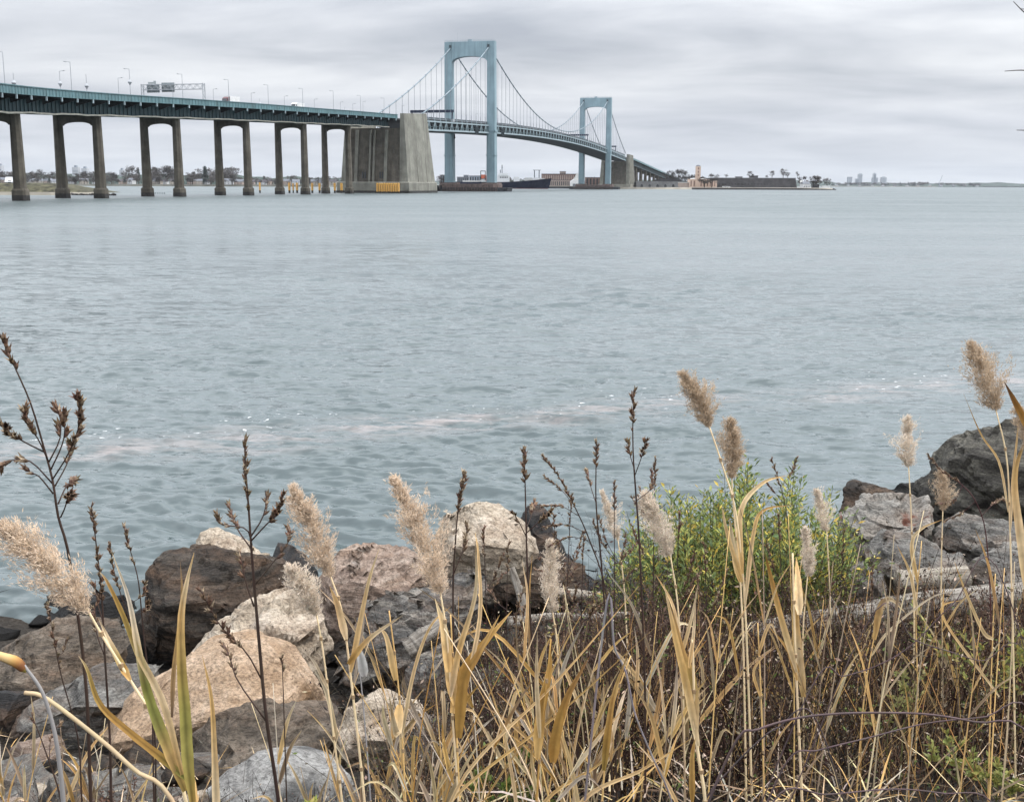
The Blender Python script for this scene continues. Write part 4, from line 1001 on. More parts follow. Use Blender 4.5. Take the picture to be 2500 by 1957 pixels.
mb = MB(); mb.box(fx(1600, 1640), fx(1660, 1640), 1630, 1650, 2, fz(438, 1640, 1640)); mb.build('rear_wall', MT['fort'], f2)
# tan buildings
tb_ = thing('tan_building', (fx(1717), Yf, 2.4), 'pink tan building with a tall square tower on the fort point', 'building')
mb = MB(); mb.box(fx(1683), fx(1733), Yf, Yf + 18, 2, fz(437.5)); mb.build('wall', MT['tan'], tb_)
mb = MB(); mb.box(fx(1731), fx(1751), Yf + 2, Yf + 18, 2, fz(441)); mb.build('side_wing', MT['tan'], tb_)
mb = MB(); mb.hexa([(fx(1688), Yf + 1, fz(437.5)), (fx(1726), Yf + 1, fz(437.5)), (fx(1726), Yf + 17, fz(437.5)), (fx(1688), Yf + 17, fz(437.5)), (fx(1696), Yf + 6, fz(434.6)), (fx(1720), Yf + 6, fz(434.6)), (fx(1720), Yf + 12, fz(434.6)), (fx(1696), Yf + 12, fz(434.6))]); mb.build('roof', MT['offw'], tb_, fix=True)
mb = MB(); mb.box(fx(1698), fx(1709.2), Yf - 1.2, Yf + 5, 2, fz(406.5)); tw_ = mb.build('tower', MT['tan'], tb_)
mb = MB(); cxx = (fx(1698) + fx(1709.2)) / 2; rr = (fx(1709.2) - fx(1698)) / 2; zz = fz(406.5)
mb.tube([(cxx, Yf + 1.9, zz), (cxx, Yf + 1.9, zz + .8), (cxx, Yf + 1.9, zz + 1.6), (cxx, Yf + 1.9, zz + 2.0)], [rr, rr * .95, rr * .6, rr * .1], 12); mb.build('dome', MT['roofg'], tw_, origin=world_loc(tb_))
for k in range(3):
    mb = MB(); z = fz(412 + k * 8); mb.box(cxx - .7, cxx + .7, Yf - 1.32, Yf - 1.1, z - 1.2, z + 1.2); mb.build('tower_window', MT['brick'], tw_, origin=world_loc(tb_))
for px in (1687, 1694.5, 1711.5, 1718.5, 1727):
    mb = MB(); mb.box(fx(px) - .75, fx(px) + .75, Yf - .12, Yf + .1, fz(455), fz(441.5)); mb.build('window', MT['brick'], tb_)
for px in (1734.5, 1740, 1745.5):
    mb = MB(); mb.box(fx(px) - .6, fx(px) + .6, Yf + 1.88, Yf + 2.1, fz(455), fz(443.5)); mb.build('window', MT['brick'], tb_)
block(1659, 1682, 446.5, 1548, 14, 'brick2', 'low flat annex left of the pink tan tower building', 0, roof='offw', z0=2)
# sea wall round the point, cottage and low hut
mb = MB()
wl_pts = [(1575, 1500), (1630, 1470), (1690, 1456), (1800, 1450), (1960, 1452), (2035, 1466), (2042, 1480)]
for (a, Ya), (e, Ye) in zip(wl_pts[2:], wl_pts[3:]):
    A, E_ = at(a, 455, Ya), at(e, 455, Ye); mb.hexa([(A.x, Ya - 1.2, -2), (E_.x, Ye - 1.2, -2), (E_.x, Ye + 3, -2), (A.x, Ya + 3, -2), (A.x, Ya, 2.3), (E_.x, Ye, 2.3 if e < 2030 else 1.0), (E_.x, Ye + 3, 2.3 if e < 2030 else 1.0), (A.x, Ya + 3, 2.3)])
tag(mb.build('sea_wall', MT['farrock'], origin=(fx(1850), 1455, 0), fix=True), 'dark sea wall along the water edge of the fort point', 'sea wall')
p = at(1966, 455, 1520); house((p.x, 1520, 2.6), 10, 8, 5.2, 0.25, 'wallw', 'roofg', 'small white gabled cottage at the right end of the fort', None, 'cottage', 'cottage', wins=3)
p = at(1958, 455, 1522); house((p.x, 1524, 2.6), 4, 4, 7.5, 0.0, 'wallw', 'offw', 'narrow white watch hut joined to the cottage gable', None, 'hut', 'hut', wins=1)
block(1984, 2000, 451, 1500, 6, 'black', 'low black hut beside the white cottage', 0, z0=2.4)
block(2010, 2026, 455, 1490, 5, 'white', 'low white wall near the tip of the point', 0, roof='white', z0=1.8)
for i, (px, y1, kd, w_) in enumerate([(1628, 416, 'bare', .7), (1640, 421, 'bare', .7), (1651, 414, 'bare', .8), (1664, 412, 'bare', .9), (1674, 416, 'bare', .8), (1690, 425, 'full', 1.2), (1720, 429, 'full', 1.5), (1738, 424, 'bare', 1.3), (1772, 425, 'bare', 1.2), (1828, 418, 'bare', 1.2), (1836, 424, 'full', 1.0), (1872, 427, 'full', 1.2), (1884, 417, 'bare', 1.1), (1911, 411, 'bare', 1.05), (1922, 420, 'bare', 1.1), (1946, 419, 'bare', .8), (1962, 429, 'full', 1.3), (1986, 428, 'full', 1.3), (1993, 428, 'full', 1.2), (2019, 434, 'full', 1.2)]):
    on_fort = 1745 < px < 1955
    Yt = Yf + 45 if on_fort else (1640 if px < 1700 else 1530); zb_ = fz(435) if on_fort else 2.4
    p = at(px, 450, Yt); zt_ = at(px, y1, Yt).z
    tree(kd, (p.x, Yt, zb_), zt_ - zb_, f'{"bare" if kd == "bare" else "dense dark"} tree {"on top of the fort" if on_fort else "beside the tan building" if px < 1745 else "at the tip of the fort point"}, {ORD[i]} from the far viaduct', 'trees on the fort point', w_)
block(1797, 1812, 432.5, Yf + 50, 8, 'fort2', 'flat hut on top of the fort, left of the tree clump', 0, z0=fz(435) - .2)
block(1832, 1850, 430, Yf + 55, 8, 'roofd', 'dark box shaped hut on the fort beside a round tree', 0, z0=fz(435) - .2)
for i in range(3):
    p = at(1768 + i * 5.5, 456, 1500); t_ = thing('parked_car', (p.x, 1500, 2.45), f'tiny white parked vehicle below the fort wall, {ORD[i]} from the left', 'car', 'vehicles below the fort')
    mb = MB(); mb.prism([(-2.2, .3), (2.2, .3), (2.2, 1), (1.2, 1.2), (.6, 1.9), (-1.8, 1.9), (-2.2, 1.1)], lambda a, b, y: (a, y, b), -.9, .9); mb.build('body', MT['white'], t_, origin=(0, 0, 0), fix=True)
    mb = MB(); mb.box(-1.5, .6, -.95, -.88, 1.15, 1.7); mb.build('side_window', MT['glass'], t_, origin=(0, 0, 0))
    for x in (-1.4, 1.4):
        mb = MB(); mb.tube([(x, -.95, .35), (x, .95, .35)], .35, 8); mb.build('wheel', MT['black'], t_, origin=(0, 0, 0))
# --- distant coast: town skyline, shoreline houses and woods
Yk = 8300.0
def tower_far(px0, px1, py, label, step=None, mat='skyl'):
    a, e = at(px0, 450, Yk), at(px1, 450, Yk); zt_ = at(px0, py, Yk).z
    t_ = thing('high_rise', ((a.x + e.x) / 2, Yk, 5), label, 'high-rise', 'high-rises on the right skyline')
    mb = MB(); mb.box(a.x, e.x, Yk, Yk + 30, 5, zt_); mb.build('wall', MT[mat], t_)
    n = 4
    for k in range(n):
        x = lerp(a.x, e.x, (k + .5) / n); mb = MB(); mb.box(x - 1.8, x + 1.8, Yk - .5, Yk + .5, 10, zt_ - 4); mb.build('window_band', MT['skyl2'] if mat == 'skyl' else MT['skyl'], t_)
    if step:
        mb = MB(); w_ = (e.x - a.x); mb.box(a.x + w_ * .2, e.x - w_ * .2, Yk + 6, Yk + 24, zt_, at(px0, step, Yk).z); mb.build('roof_house', MT[mat], t_)
tower_far(2070, 2080, 432, 'blue grey slab high-rise, leftmost of the far skyline group'); tower_far(2095, 2104.5, 425, 'tall round topped high-rise, second in the far skyline', 423, 'skyl2')
tower_far(2089, 2095, 436, 'low shoulder block against the second far high-rise', None, 'skyl2'); tower_far(2130, 2143, 434, 'wide stepped high-rise block with a slim tower above, right half of the far skyline')
tower_far(2132, 2138, 424, 'slim tower rising from the wide stepped block on the far skyline', 422, 'skyl2'); tower_far(2151, 2164, 433, 'pale stepped high-rise, rightmost of the far skyline group', 431, 'skyl2')
for i in range(60):
    px = lerp(2035, 2392, i / 59) + hr.uniform(-3, 3); Yt = 8120 + hr.uniform(0, 120); p = at(px, 450, Yt)
    tree(hr.choice(['full', 'full', 'evergreen']), (p.x, Yt, 5), hr.uniform(16, 30) * (1.25 if 2215 < px < 2265 else 1), 'dark tree in the wooded far shoreline under the skyline', 'trees on the far right shoreline', hr.uniform(1.6, 2.8))
for i in range(13):
    px = lerp(2042, 2385, i / 12) + hr.uniform(-2, 2); Yt = 8040 + hr.uniform(0, 40); p = at(px, 450, Yt)
    mat = hr.choice(['wallw', 'skyl2', 'wallb', 'roofg']); sz = 1.5 if 2275 < px < 2320 else 1.0
    house((p.x, Yt, 5), hr.uniform(12, 26) * sz, 14, hr.uniform(4, 7) * sz, hr.uniform(-.2, .2), mat, hr.choice(['roofg', 'roofd', 'roofg']), f'tiny pale building on the distant right shoreline, {ORD[i]} from the point', 'buildings on the distant shoreline', wins=2)
p = at(2293, 450, 8060); t_ = thing('crane', (p.x, 8060, 5), 'slanting crane boom above the distant right shoreline', 'crane')
mb = MB(); mb.bar((p.x, 8060, 5), (p.x, 8060, 30), 5); mb.build('cab', MT['skyl'], t_)
mb = MB(); e = at(2301, 428, 8060); mb.bar((p.x, 8060, 28), e, 2.2); mb.build('boom', MT['skyl'], t_)
# ================================================================== THE BANK
xs = np.concatenate([np.linspace(-60, -9, 12), np.linspace(-8, 8, 110), np.linspace(9, 60, 12)])
ys = np.concatenate([np.linspace(-40, 1.5, 8), np.linspace(1.8, 18, 110), np.linspace(19, 80, 12)])
mb = MB(); vs = [(x, y, zg(x, y) + 0.035 * mnoise.noise(Vector((x * 5, y * 5, 0)))) for y in ys for x in xs]; nx = len(xs)
mb.add(vs, [(j * nx + i, j * nx + i + 1, (j + 1) * nx + i + 1, (j + 1) * nx + i) for j in range(len(ys) - 1) for i in range(nx - 1)])
gm, t, b = mat_base('bank_soil', 0.95, 0.1)
co = N(t, 'ShaderNodeTexCoord')
n1 = N(t, 'ShaderNodeTexNoise', Scale=2.2, Detail=8.0, Roughness=0.7); t.links.new(co.outputs['Object'], n1.inputs['Vector'])
n2 = N(t, 'ShaderNodeTexVoronoi', Scale=22.0); t.links.new(co.outputs['Object'], n2.inputs['Vector'])
c = RAMP(t, n1.outputs[0], [(0.3, (0.008, 0.007, 0.006)), (0.55, (0.022, 0.018, 0.014)), (0.75, (0.06, 0.048, 0.037))])
c = MIXC(t, 0.35, c, RAMP(t, n2.outputs['Color'], [(0.0, (0.02, 0.018, 0.016)), (1.0, (0.10, 0.09, 0.08))]))
t.links.new(c, b.inputs['Base Color'])
bp = N(t, 'ShaderNodeBump', Strength=0.8, Distance=0.04); t.links.new(n2.outputs['Distance'], bp.inputs['Height']); t.links.new(bp.outputs[0], b.inputs['Normal'])
tag(mb.build('ground', gm, smooth=True), 'dark soil and shingle of the sloping bank', None, None, 'structure')

# ------------------------------------------------------------------ boulders
def rock_mat(name, cols, strata=(1.0, 1.0, 5.0), tilt=(0.3, 0.2, 0), scale=2.2, stain=None, rough=0.85, algae=True, bump=0.8, stain_lim=(0.56, 0.66), tint=(0.19, 0.115, 0.07), crack=0.4):
    m, t, b = mat_base(name, rough, 0.25)
    co = N(t, 'ShaderNodeTexCoord'); mp_ = N(t, 'ShaderNodeMapping'); mp_.inputs['Scale'].default_value = strata; mp_.inputs['Rotation'].default_value = tilt
    t.links.new(co.outputs['Object'], mp_.inputs[0])
    a = N(t, 'ShaderNodeTexNoise', Scale=scale, Detail=9.0, Roughness=0.66, Distortion=0.6); t.links.new(mp_.outputs[0], a.inputs['Vector'])
    c = RAMP(t, a.outputs[0], [(0.28, cols[0]), (0.45, cols[1]), (0.58, cols[2]), (0.74, cols[3])])
    tn = N(t, 'ShaderNodeTexNoise', Scale=1.4, Detail=5.0, Roughness=0.65); t.links.new(mp_.outputs[0], tn.inputs['Vector'])
    c = MIXC(t, RAMP(t, tn.outputs[0], [(0.45, 0.0), (0.68, 0.55)]), c, tint)
    ck = N(t, 'ShaderNodeTexVoronoi', Scale=scale * .8); ck.feature = 'DISTANCE_TO_EDGE'; t.links.new(mp_.outputs[0], ck.inputs['Vector'])
    c = MIXC(t, RAMP(t, ck.outputs[0], [(0.0, crack), (0.014, 0.0)]), c, (0.015, 0.013, 0.012))
    sp = N(t, 'ShaderNodeTexNoise', Scale=34.0, Detail=5.0, Roughness=0.75); t.links.new(co.outputs['Object'], sp.inputs['Vector'])
    c = MIXC(t, 1.0, c, RAMP(t, sp.outputs[0], [(0.3, 0.3), (0.5, 1.0), (0.72, 1.55)]), 'MULTIPLY')
    if stain:
        s2 = N(t, 'ShaderNodeTexNoise', Scale=1.7, Detail=6.0, Roughness=0.6); t.links.new(co.outputs['Object'], s2.inputs['Vector'])
        c = MIXC(t, RAMP(t, s2.outputs[0], [(stain_lim[0], 0.0), (stain_lim[1], 0.9)]), c, stain)
    if algae:        # black weed line up to the high-water mark
        g = N(t, 'ShaderNodeNewGeometry'); sx_ = N(t, 'ShaderNodeSeparateXYZ'); t.links.new(g.outputs['Position'], sx_.inputs[0])
        z = M(t, 'ADD', sx_.outputs[2], M(t, 'MULTIPLY', M(t, 'SUBTRACT', a.outputs[0], 0.5), 0.6))
        c = MIXC(t, RAMP(t, M(t, 'DIVIDE', z, 1.0), [(0.32, 1.0), (0.5, 0.0)]), c, (0.012, 0.011, 0.01))
    t.links.new(c, b.inputs['Base Color'])
    mp2 = N(t, 'ShaderNodeMapping'); mp2.inputs['Scale'].default_value = (strata[0], strata[1], strata[2] * 1.6); mp2.inputs['Rotation'].default_value = tilt
    t.links.new(co.outputs['Object'], mp2.inputs[0])
    h1_ = N(t, 'ShaderNodeTexNoise', Scale=scale * 2.4, Detail=10.0, Roughness=0.72, Distortion=0.3); t.links.new(mp2.outputs[0], h1_.inputs['Vector'])
    bp = N(t, 'ShaderNodeBump', Strength=bump, Distance=0.14); t.links.new(h1_.outputs[0], bp.inputs['Height'])
    bp2 = N(t, 'ShaderNodeBump', Strength=0.6, Distance=0.025); t.links.new(sp.outputs[0], bp2.inputs['Height']); t.links.new(bp.outputs[0], bp2.inputs['Normal'])
    t.links.new(bp2.outputs[0], b.inputs['Normal'])
    return m
RM = {
 'dark': rock_mat('dark_gneiss', [(0.016, 0.014, 0.012), (0.042, 0.035, 0.029), (0.08, 0.066, 0.053), (0.16, 0.138, 0.112)], tilt=(0.5, 0.3, 0)),
 'black': rock_mat('wet_black_rock', [(0.010, 0.010, 0.010), (0.018, 0.017, 0.017), (0.028, 0.026, 0.025), (0.05, 0.046, 0.044)], rough=0.45),
 'brown': rock_mat('brown_gneiss', [(0.045, 0.037, 0.03), (0.11, 0.09, 0.07), (0.19, 0.155, 0.12), (0.31, 0.265, 0.21)], tilt=(0.25, 0.15, 0)),
 'grey': rock_mat('grey_schist', [(0.07, 0.066, 0.06), (0.16, 0.152, 0.14), (0.26, 0.25, 0.225), (0.44, 0.42, 0.385)], strata=(1, 1, 7), tilt=(0.35, -0.35, 0)),
 'striped': rock_mat('banded_schist', [(0.035, 0.035, 0.035), (0.12, 0.115, 0.108), (0.27, 0.25, 0.22), (0.48, 0.42, 0.34)], strata=(0.6, 1, 9), tilt=(0.4, -0.55, 0), bump=0.8),
 'pink': rock_mat('pink_granite', [(0.28, 0.18, 0.11), (0.48, 0.34, 0.225), (0.60, 0.445, 0.315), (0.70, 0.57, 0.44)], strata=(1, 1, 3), tilt=(0.2, 0.25, 0), stain=(0.22, 0.125, 0.055), stain_lim=(0.6, 0.74), bump=0.9, crack=0.15, tint=(0.30, 0.18, 0.09)),
 'cream': rock_mat('cream_quartzite', [(0.14, 0.105, 0.075), (0.35, 0.29, 0.22), (0.52, 0.45, 0.36), (0.66, 0.60, 0.51)], strata=(1, 1, 2.2), bump=0.5),
 'rosy': rock_mat('rosy_gneiss', [(0.11, 0.075, 0.06), (0.25, 0.185, 0.145), (0.38, 0.30, 0.245), (0.60, 0.53, 0.45)], strata=(0.7, 1, 6), tilt=(0.15, -0.25, 0), bump=0.6),
 'white': rock_mat('pale_grey_rock', [(0.16, 0.155, 0.15), (0.33, 0.32, 0.30), (0.46, 0.45, 0.43), (0.60, 0.585, 0.56)], tint=(0.08, 0.08, 0.078), crack=0.1, strata=(1, 1, 3), stain=(0.09, 0.09, 0.088), stain_lim=(0.52, 0.62)),
 'lichen': rock_mat('dark_rock_with_lichen', [(0.035, 0.032, 0.028), (0.085, 0.078, 0.066), (0.17, 0.16, 0.13), (0.28, 0.265, 0.22)], tint=(0.03, 0.027, 0.025), bump=0.9),
 'rust': rock_mat('grey_rock_with_rust', [(0.13, 0.125, 0.115), (0.25, 0.235, 0.21), (0.36, 0.34, 0.305), (0.56, 0.53, 0.47)], strata=(1, 1, 2), stain=(0.14, 0.045, 0.025), stain_lim=(0.60, 0.64)),
}
K = W / 2182.0          # overview picture to photograph pixels
def rock(outline, Y, depth, mat, label, seed, top_in=0.55, rough=1.0, name='boulder', res=0.04, soft=False):
    """boulder whose outline, at distance Y, follows these (overview) pixels; it has real depth before and behind"""
    r = random.Random(seed)
    pts = [at(x * K, y * K, Y) for x, y in outline]; n = len(pts)
    c = Vector((sum(p.x for p in pts) / n, Y, sum(p.z for p in pts) / n))
    w_ = max(p.x for p in pts) - min(p.x for p in pts)
    bm = bmesh.new()
    for i, p in enumerate(pts):
        q = p - c
        f1 = r.uniform(0.45, 0.78); f2 = r.uniform(0.5, 0.8)
        bm.verts.new(p + Vector((0, r.uniform(-.12, .12) * depth, 0)))
        # nearer ring: drops towards the viewer, further ring: a little lower than the skyline
        if i % 2 and not soft: continue
        bm.verts.new(c + q * f1 + Vector((0, -depth * r.uniform(.38, .52), -abs(q.z) * r.uniform(0.1, 0.4))))
        bm.verts.new(c + q * f2 + Vector((0, depth * r.uniform(.38, .55), -0.05)))
    zb = min(min(p.z for p in pts) - 0.2, zg(c.x, Y) - 0.12)
    for p in pts[::2]: bm.verts.new(Vector((lerp(c.x, p.x, .8), Y + r.uniform(-.4, .4) * depth, zb)))
    bmesh.ops.convex_hull(bm, input=list(bm.verts))
    for v in [v for v in bm.verts if not v.link_faces]: bm.verts.remove(v)
    bmesh.ops.recalc_face_normals(bm, faces=bm.faces)
    bmesh.ops.triangulate(bm, faces=bm.faces)
    for it in range(6):
        le = [e for e in bm.edges if e.calc_length() > res * 1.9]
        if not le: break
        bmesh.ops.subdivide_edges(bm, edges=le, cuts=1); bmesh.ops.triangulate(bm, faces=[f for f in bm.faces if len(f.verts) > 3])
    bm.normal_update()
    off = Vector((r.uniform(0, 50), r.uniform(0, 50), r.uniform(0, 50)))
    td = Vector((r.uniform(-.5, .5), r.uniform(-.3, .3), 1)).normalized()
    amp = 0.06 * rough * min(1.0, w_ / 0.9)
    new = []
    for v in bm.verts:
        p = v.co
        vd = mnoise.voronoi(p * 2.3 + off)[0]; vd2 = mnoise.voronoi(p * 6.0 + off)[0]
        d = mnoise.fractal(p * 2.0 + off, 0.8, 2.1, 5) * amp * .5 + (vd[0] - .45) * amp * 1.05 + (vd2[0] - .45) * amp * .55
        d -= max(0, .07 - (vd[1] - vd[0])) * amp * 9
        s_ = p.dot(td) * 9 + 2.2 * mnoise.noise(p * 1.3 + off)
        fl = math.floor(s_); fs_ = s_ - fl; st = max(0, min(1, (fs_ - .35) / .3))
        d += (lerp(mnoise.cell(Vector((fl, 3, 1)) + off), mnoise.cell(Vector((fl + 1, 3, 1)) + off), st) - .5) * amp * 0.9
        d += mnoise.noise(p * 14 + off) * amp * .3
        d -= max(0, 0.12 - abs(mnoise.noise(p * 1.1 + off * 2))) * amp * 5.0       # cracks
        new.append(p + v.normal * d)
    for v, p in zip(bm.verts, new): v.co = p - c
    me = bpy.data.meshes.new(name); bm.to_mesh(me); bm.free()
    me.polygons.foreach_set('use_smooth', [True] * len(me.polygons)); me.set_sharp_from_angle(angle=math.radians(17)); me.materials.append(RM[mat])
    o = bpy.data.objects.new(name, me); C.objects.link(o); o.location = c
    return tag(o, label, 'rock')
rock([(288, 1290), (312, 1235), (338, 1185), (405, 1168), (500, 1160), (570, 1175), (606, 1198), (604, 1250), (612, 1290), (560, 1330), (430, 1410), (320, 1420), (295, 1350)], 11.2, 1.5, 'dark', 'big dark brown angular boulder at the waterline left of the tall stalk', 1)
rock([(405, 1180), (415, 1150), (432, 1132), (465, 1130), (520, 1150), (575, 1180), (560, 1200), (430, 1205)], 11.7, 0.8, 'cream', 'tan rock with lichen perched on top of the big dark boulder', 2)
rock([(-60, 1330), (-40, 1300), (30, 1302), (75, 1310), (80, 1350), (60, 1400), (-60, 1420)], 13.0, 1.2, 'black', 'wet black rock at the left edge by the water', 3)
rock([(78, 1300), (90, 1268), (170, 1262), (260, 1270), (300, 1300), (300, 1360), (200, 1380), (80, 1360)], 12.6, 1.0, 'black', 'long wet black rock behind the brown slab on the left', 4)
rock([(-60, 1420), (-10, 1385), (45, 1345), (130, 1328), (240, 1335), (292, 1352), (285, 1410), (200, 1450), (60, 1490), (-60, 1480)], 10.2, 1.6, 'brown', 'broad layered grey brown slab at the left edge', 5)
rock([(40, 1520), (110, 1450), (180, 1425), (262, 1405), (350, 1415), (300, 1460), (230, 1520), (150, 1560), (60, 1570)], 8.9, 0.9, 'grey', 'low grey rock between the brown slab and the pink boulder', 6)
rock([(-50, 1490), (0, 1468), (50, 1466), (85, 1480), (70, 1530), (40, 1560), (-50, 1560)], 9.0, 0.7, 'black', 'small black rock below the layered slab at the left edge', 7)
rock([(222, 1545), (255, 1500), (300, 1455), (400, 1395), (500, 1366), (560, 1374), (640, 1408), (688, 1455), (700, 1510), (640, 1560), (450, 1600), (300, 1610)], 8.6, 1.5, 'pink', 'large rounded pink tan boulder in the left foreground', 8, rough=0.5, soft=True)
rock([(398, 1400), (440, 1352), (500, 1305), (530, 1285), (572, 1268), (640, 1262), (690, 1310), (700, 1380), (690, 1420), (600, 1420), (480, 1410)], 9.9, 1.1, 'cream', 'cream knobbly boulder behind the pink boulder', 9)
rock([(360, 1600), (440, 1520), (540, 1498), (640, 1510), (740, 1545), (775, 1600), (770, 1640), (720, 1670), (560, 1690), (380, 1680)], 7.7, 1.1, 'brown', 'brown slab in front of the pink boulder', 10)
rock([(412, 1760), (432, 1690), (470, 1650), (540, 1622), (620, 1610), (680, 1628), (740, 1664), (800, 1720), (800, 1790), (420, 1800)], 6.6, 1.0, 'white', 'pale grey and white rock at the bottom edge', 11, rough=0.5)
rock([(676, 1240), (692, 1195), (735, 1168), (800, 1152), (860, 1165), (930, 1195), (945, 1240), (880, 1262), (760, 1285), (690, 1290)], 11.4, 1.3, 'rosy', 'flat rosy brown rock with white streaks at the waterline', 12)
rock([(922, 1120), (940, 1092), (970, 1074), (1010, 1067), (1060, 1078), (1105, 1103), (1140, 1140), (1152, 1172), (1120, 1200), (1040, 1215), (950, 1205), (925, 1165)], 12.6, 1.2, 'cream', 'big cream boulder at the waterline near the centre', 13)
rock([(1080, 1165), (1110, 1110), (1125, 1082), (1150, 1080), (1180, 1110), (1210, 1165), (1230, 1220), (1080, 1220)], 14.0, 0.9, 'black', 'pointed wet black rock standing right of the cream boulder', 14)
rock([(570, 1190), (590, 1160), (620, 1158), (650, 1180), (672, 1215), (668, 1260), (570, 1260)], 13.4, 0.9, 'black', 'wet black rock behind the dark boulder by the plume', 15)
rock([(690, 1450), (712, 1380), (735, 1320), (770, 1282), (880, 1262), (960, 1235), (1010, 1192), (1050, 1210), (1045, 1260), (990, 1310), (930, 1370), (860, 1420), (780, 1470)], 9.8, 1.3, 'striped', 'banded grey boulder with tilted layers left of centre', 16, rough=1.4)
rock([(850, 1480), (862, 1420), (890, 1390), (945, 1372), (960, 1400), (950, 1450), (930, 1500)], 8.6, 0.5, 'striped', 'upright grey layered stone beneath the bleached plank', 17, rough=1.3)
rock([(705, 1560), (730, 1510), (790, 1482), (850, 1488), (905, 1520), (900, 1570), (820, 1600), (740, 1600)], 7.7, 0.7, 'cream', 'low cream stone in front of the banded boulder', 18)
rock([(820, 1640), (850, 1560), (920, 1520), (1000, 1540), (1040, 1600), (1000, 1680), (860, 1690)], 7.0, 0.8, 'grey', 'crumbly grey rock half hidden by dry reeds', 19)
rock([(1040, 1220), (1090, 1190), (1190, 1180), (1250, 1200), (1260, 1250), (1160, 1270), (1060, 1265)], 12.4, 0.9, 'dark', 'dark low rock below the cream boulder', 20)
rock([(1965, 1100), (1976, 1040), (2010, 985), (2030, 955), (2090, 925), (2150, 900), (2230, 878), (2330, 900), (2380, 1000), (2370, 1120), (2200, 1150), (2060, 1130)], 12.6, 2.2, 'lichen', 'huge dark layered boulder at the right edge', 21, rough=1.4, res=0.055)
rock([(1785, 1090), (1798, 1045), (1830, 1018), (1862, 1025), (1905, 1050), (1900, 1085)], 13.6, 0.8, 'dark', 'small dark pointed rock at the waterline right of the bush', 22)
rock([(1790, 1120), (1808, 1080), (1845, 1062), (1930, 1048), (1978, 1062), (1994, 1100), (1990, 1150), (1925, 1170), (1850, 1160)], 12.0, 1.1, 'rust', 'grey block with a rust red stain right of the bush', 23)
rock([(1846, 1200), (1872, 1162), (1905, 1135), (1960, 1148), (2045, 1165), (2068, 1200), (2010, 1225), (1900, 1240)], 10.6, 1.0, 'grey', 'pale grey flat schist rock below the rust stained block', 24, rough=1.3)
rock([(2000, 1150), (2020, 1112), (2080, 1098), (2150, 1108), (2180, 1140), (2150, 1175), (2040, 1180)], 11.2, 0.9, 'grey', 'grey rock wedged under the huge dark boulder', 25)
rock([(1790, 1250), (1805, 1210), (1845, 1192), (1885, 1215), (1885, 1260), (1820, 1275)], 10.0, 0.6, 'grey', 'small grey stone at the right foot of the bush', 26)
rock([(2060, 1230), (2090, 1180), (2200, 1150), (2290, 1160), (2300, 1240), (2140, 1260)], 10.4, 0.9, 'grey', 'dull grey rock at the right edge below the huge boulder', 27)
rock([(1890, 1040), (1915, 1026), (1960, 1028), (1975, 1044), (1930, 1052)], 17.6, 0.5, 'black', 'small wet rock awash left of the huge boulder', 29)
rock([(2060, 1430), (2085, 1375), (2150, 1350), (2230, 1380), (2240, 1440), (2120, 1460)], 8.0, 0.7, 'grey', 'pale speckled stone in the brush at the right edge', 30)
# packed riprap between the big boulders: five shared shapes
def riprap_mesh(seed):
    r = random.Random(seed); me_ = boulder_mesh(seed, 13, .8); bm = bmesh.new(); bm.from_mesh(me_); bmesh.ops.triangulate(bm, faces=bm.faces)
    for it in range(5):
        le = [e for e in bm.edges if e.calc_length() > .2]
        if not le: break
        bmesh.ops.subdivide_edges(bm, edges=le, cuts=1); bmesh.ops.triangulate(bm, faces=[f for f in bm.faces if len(f.verts) > 3])
    bm.normal_update(); off = Vector((seed, 3, 9)); new = [v.co + v.normal * (.10 * mnoise.fractal(v.co * 1.3 + off, .8, 2.1, 4) + .12 * (mnoise.voronoi(v.co * 1.5 + off)[0][0] - .45)) for v in bm.verts]
    for v, q in zip(bm.verts, new): v.co = q
    bm.to_mesh(me_); bm.free(); me_.polygons.foreach_set('use_smooth', [True] * len(me_.polygons)); me_.set_sharp_from_angle(angle=math.radians(24)); me_.name = 'riprap'; return me_
RIP = [riprap_mesh(700 + i) for i in range(5)]; RIPM = {}
rr_ = random.Random(44)
def riprap(n, pxr, yr, smin, smax, label, group, mats):
    for i in range(n):
        y = rr_.uniform(*yr); x = at(rr_.uniform(*pxr), 1500, y).x; s_ = rr_.uniform(smin, smax); k = (rr_.randrange(5), rr_.choice(mats))
        if k not in RIPM: RIPM[k] = RIP[k[0]].copy(); RIPM[k].materials.append(RM[k[1]])
        o = bpy.data.objects.new('riprap_rock', RIPM[k]); C.objects.link(o); o.location = (x, y, zg(x, y) + s_ * .15); o.scale = (s_ * rr_.uniform(.9, 1.4), s_, s_ * rr_.uniform(.6, .95)); o.rotation_euler = (rr_.uniform(-.3, .3), rr_.uniform(-.3, .3), rr_.uniform(0, 6.2))
        tag(o, label, 'rock', group)
riprap(34, (-700, 620), (6.6, 12.4), .16, .34, 'medium angular rock packed between the boulders on the left', 'packed rocks on the left', ['brown', 'dark', 'grey', 'rosy', 'dark'])
riprap(24, (560, 1300), (7.2, 12.8), .16, .34, 'medium angular rock packed between the boulders left of the bush', 'packed rocks left of the bush', ['brown', 'dark', 'grey', 'dark', 'rosy', 'cream'])
riprap(26, (2000, 3300), (9.0, 12.8), .16, .36, 'medium angular rock packed below the huge boulder', 'packed rocks on the right', ['grey', 'white', 'grey', 'rust'])
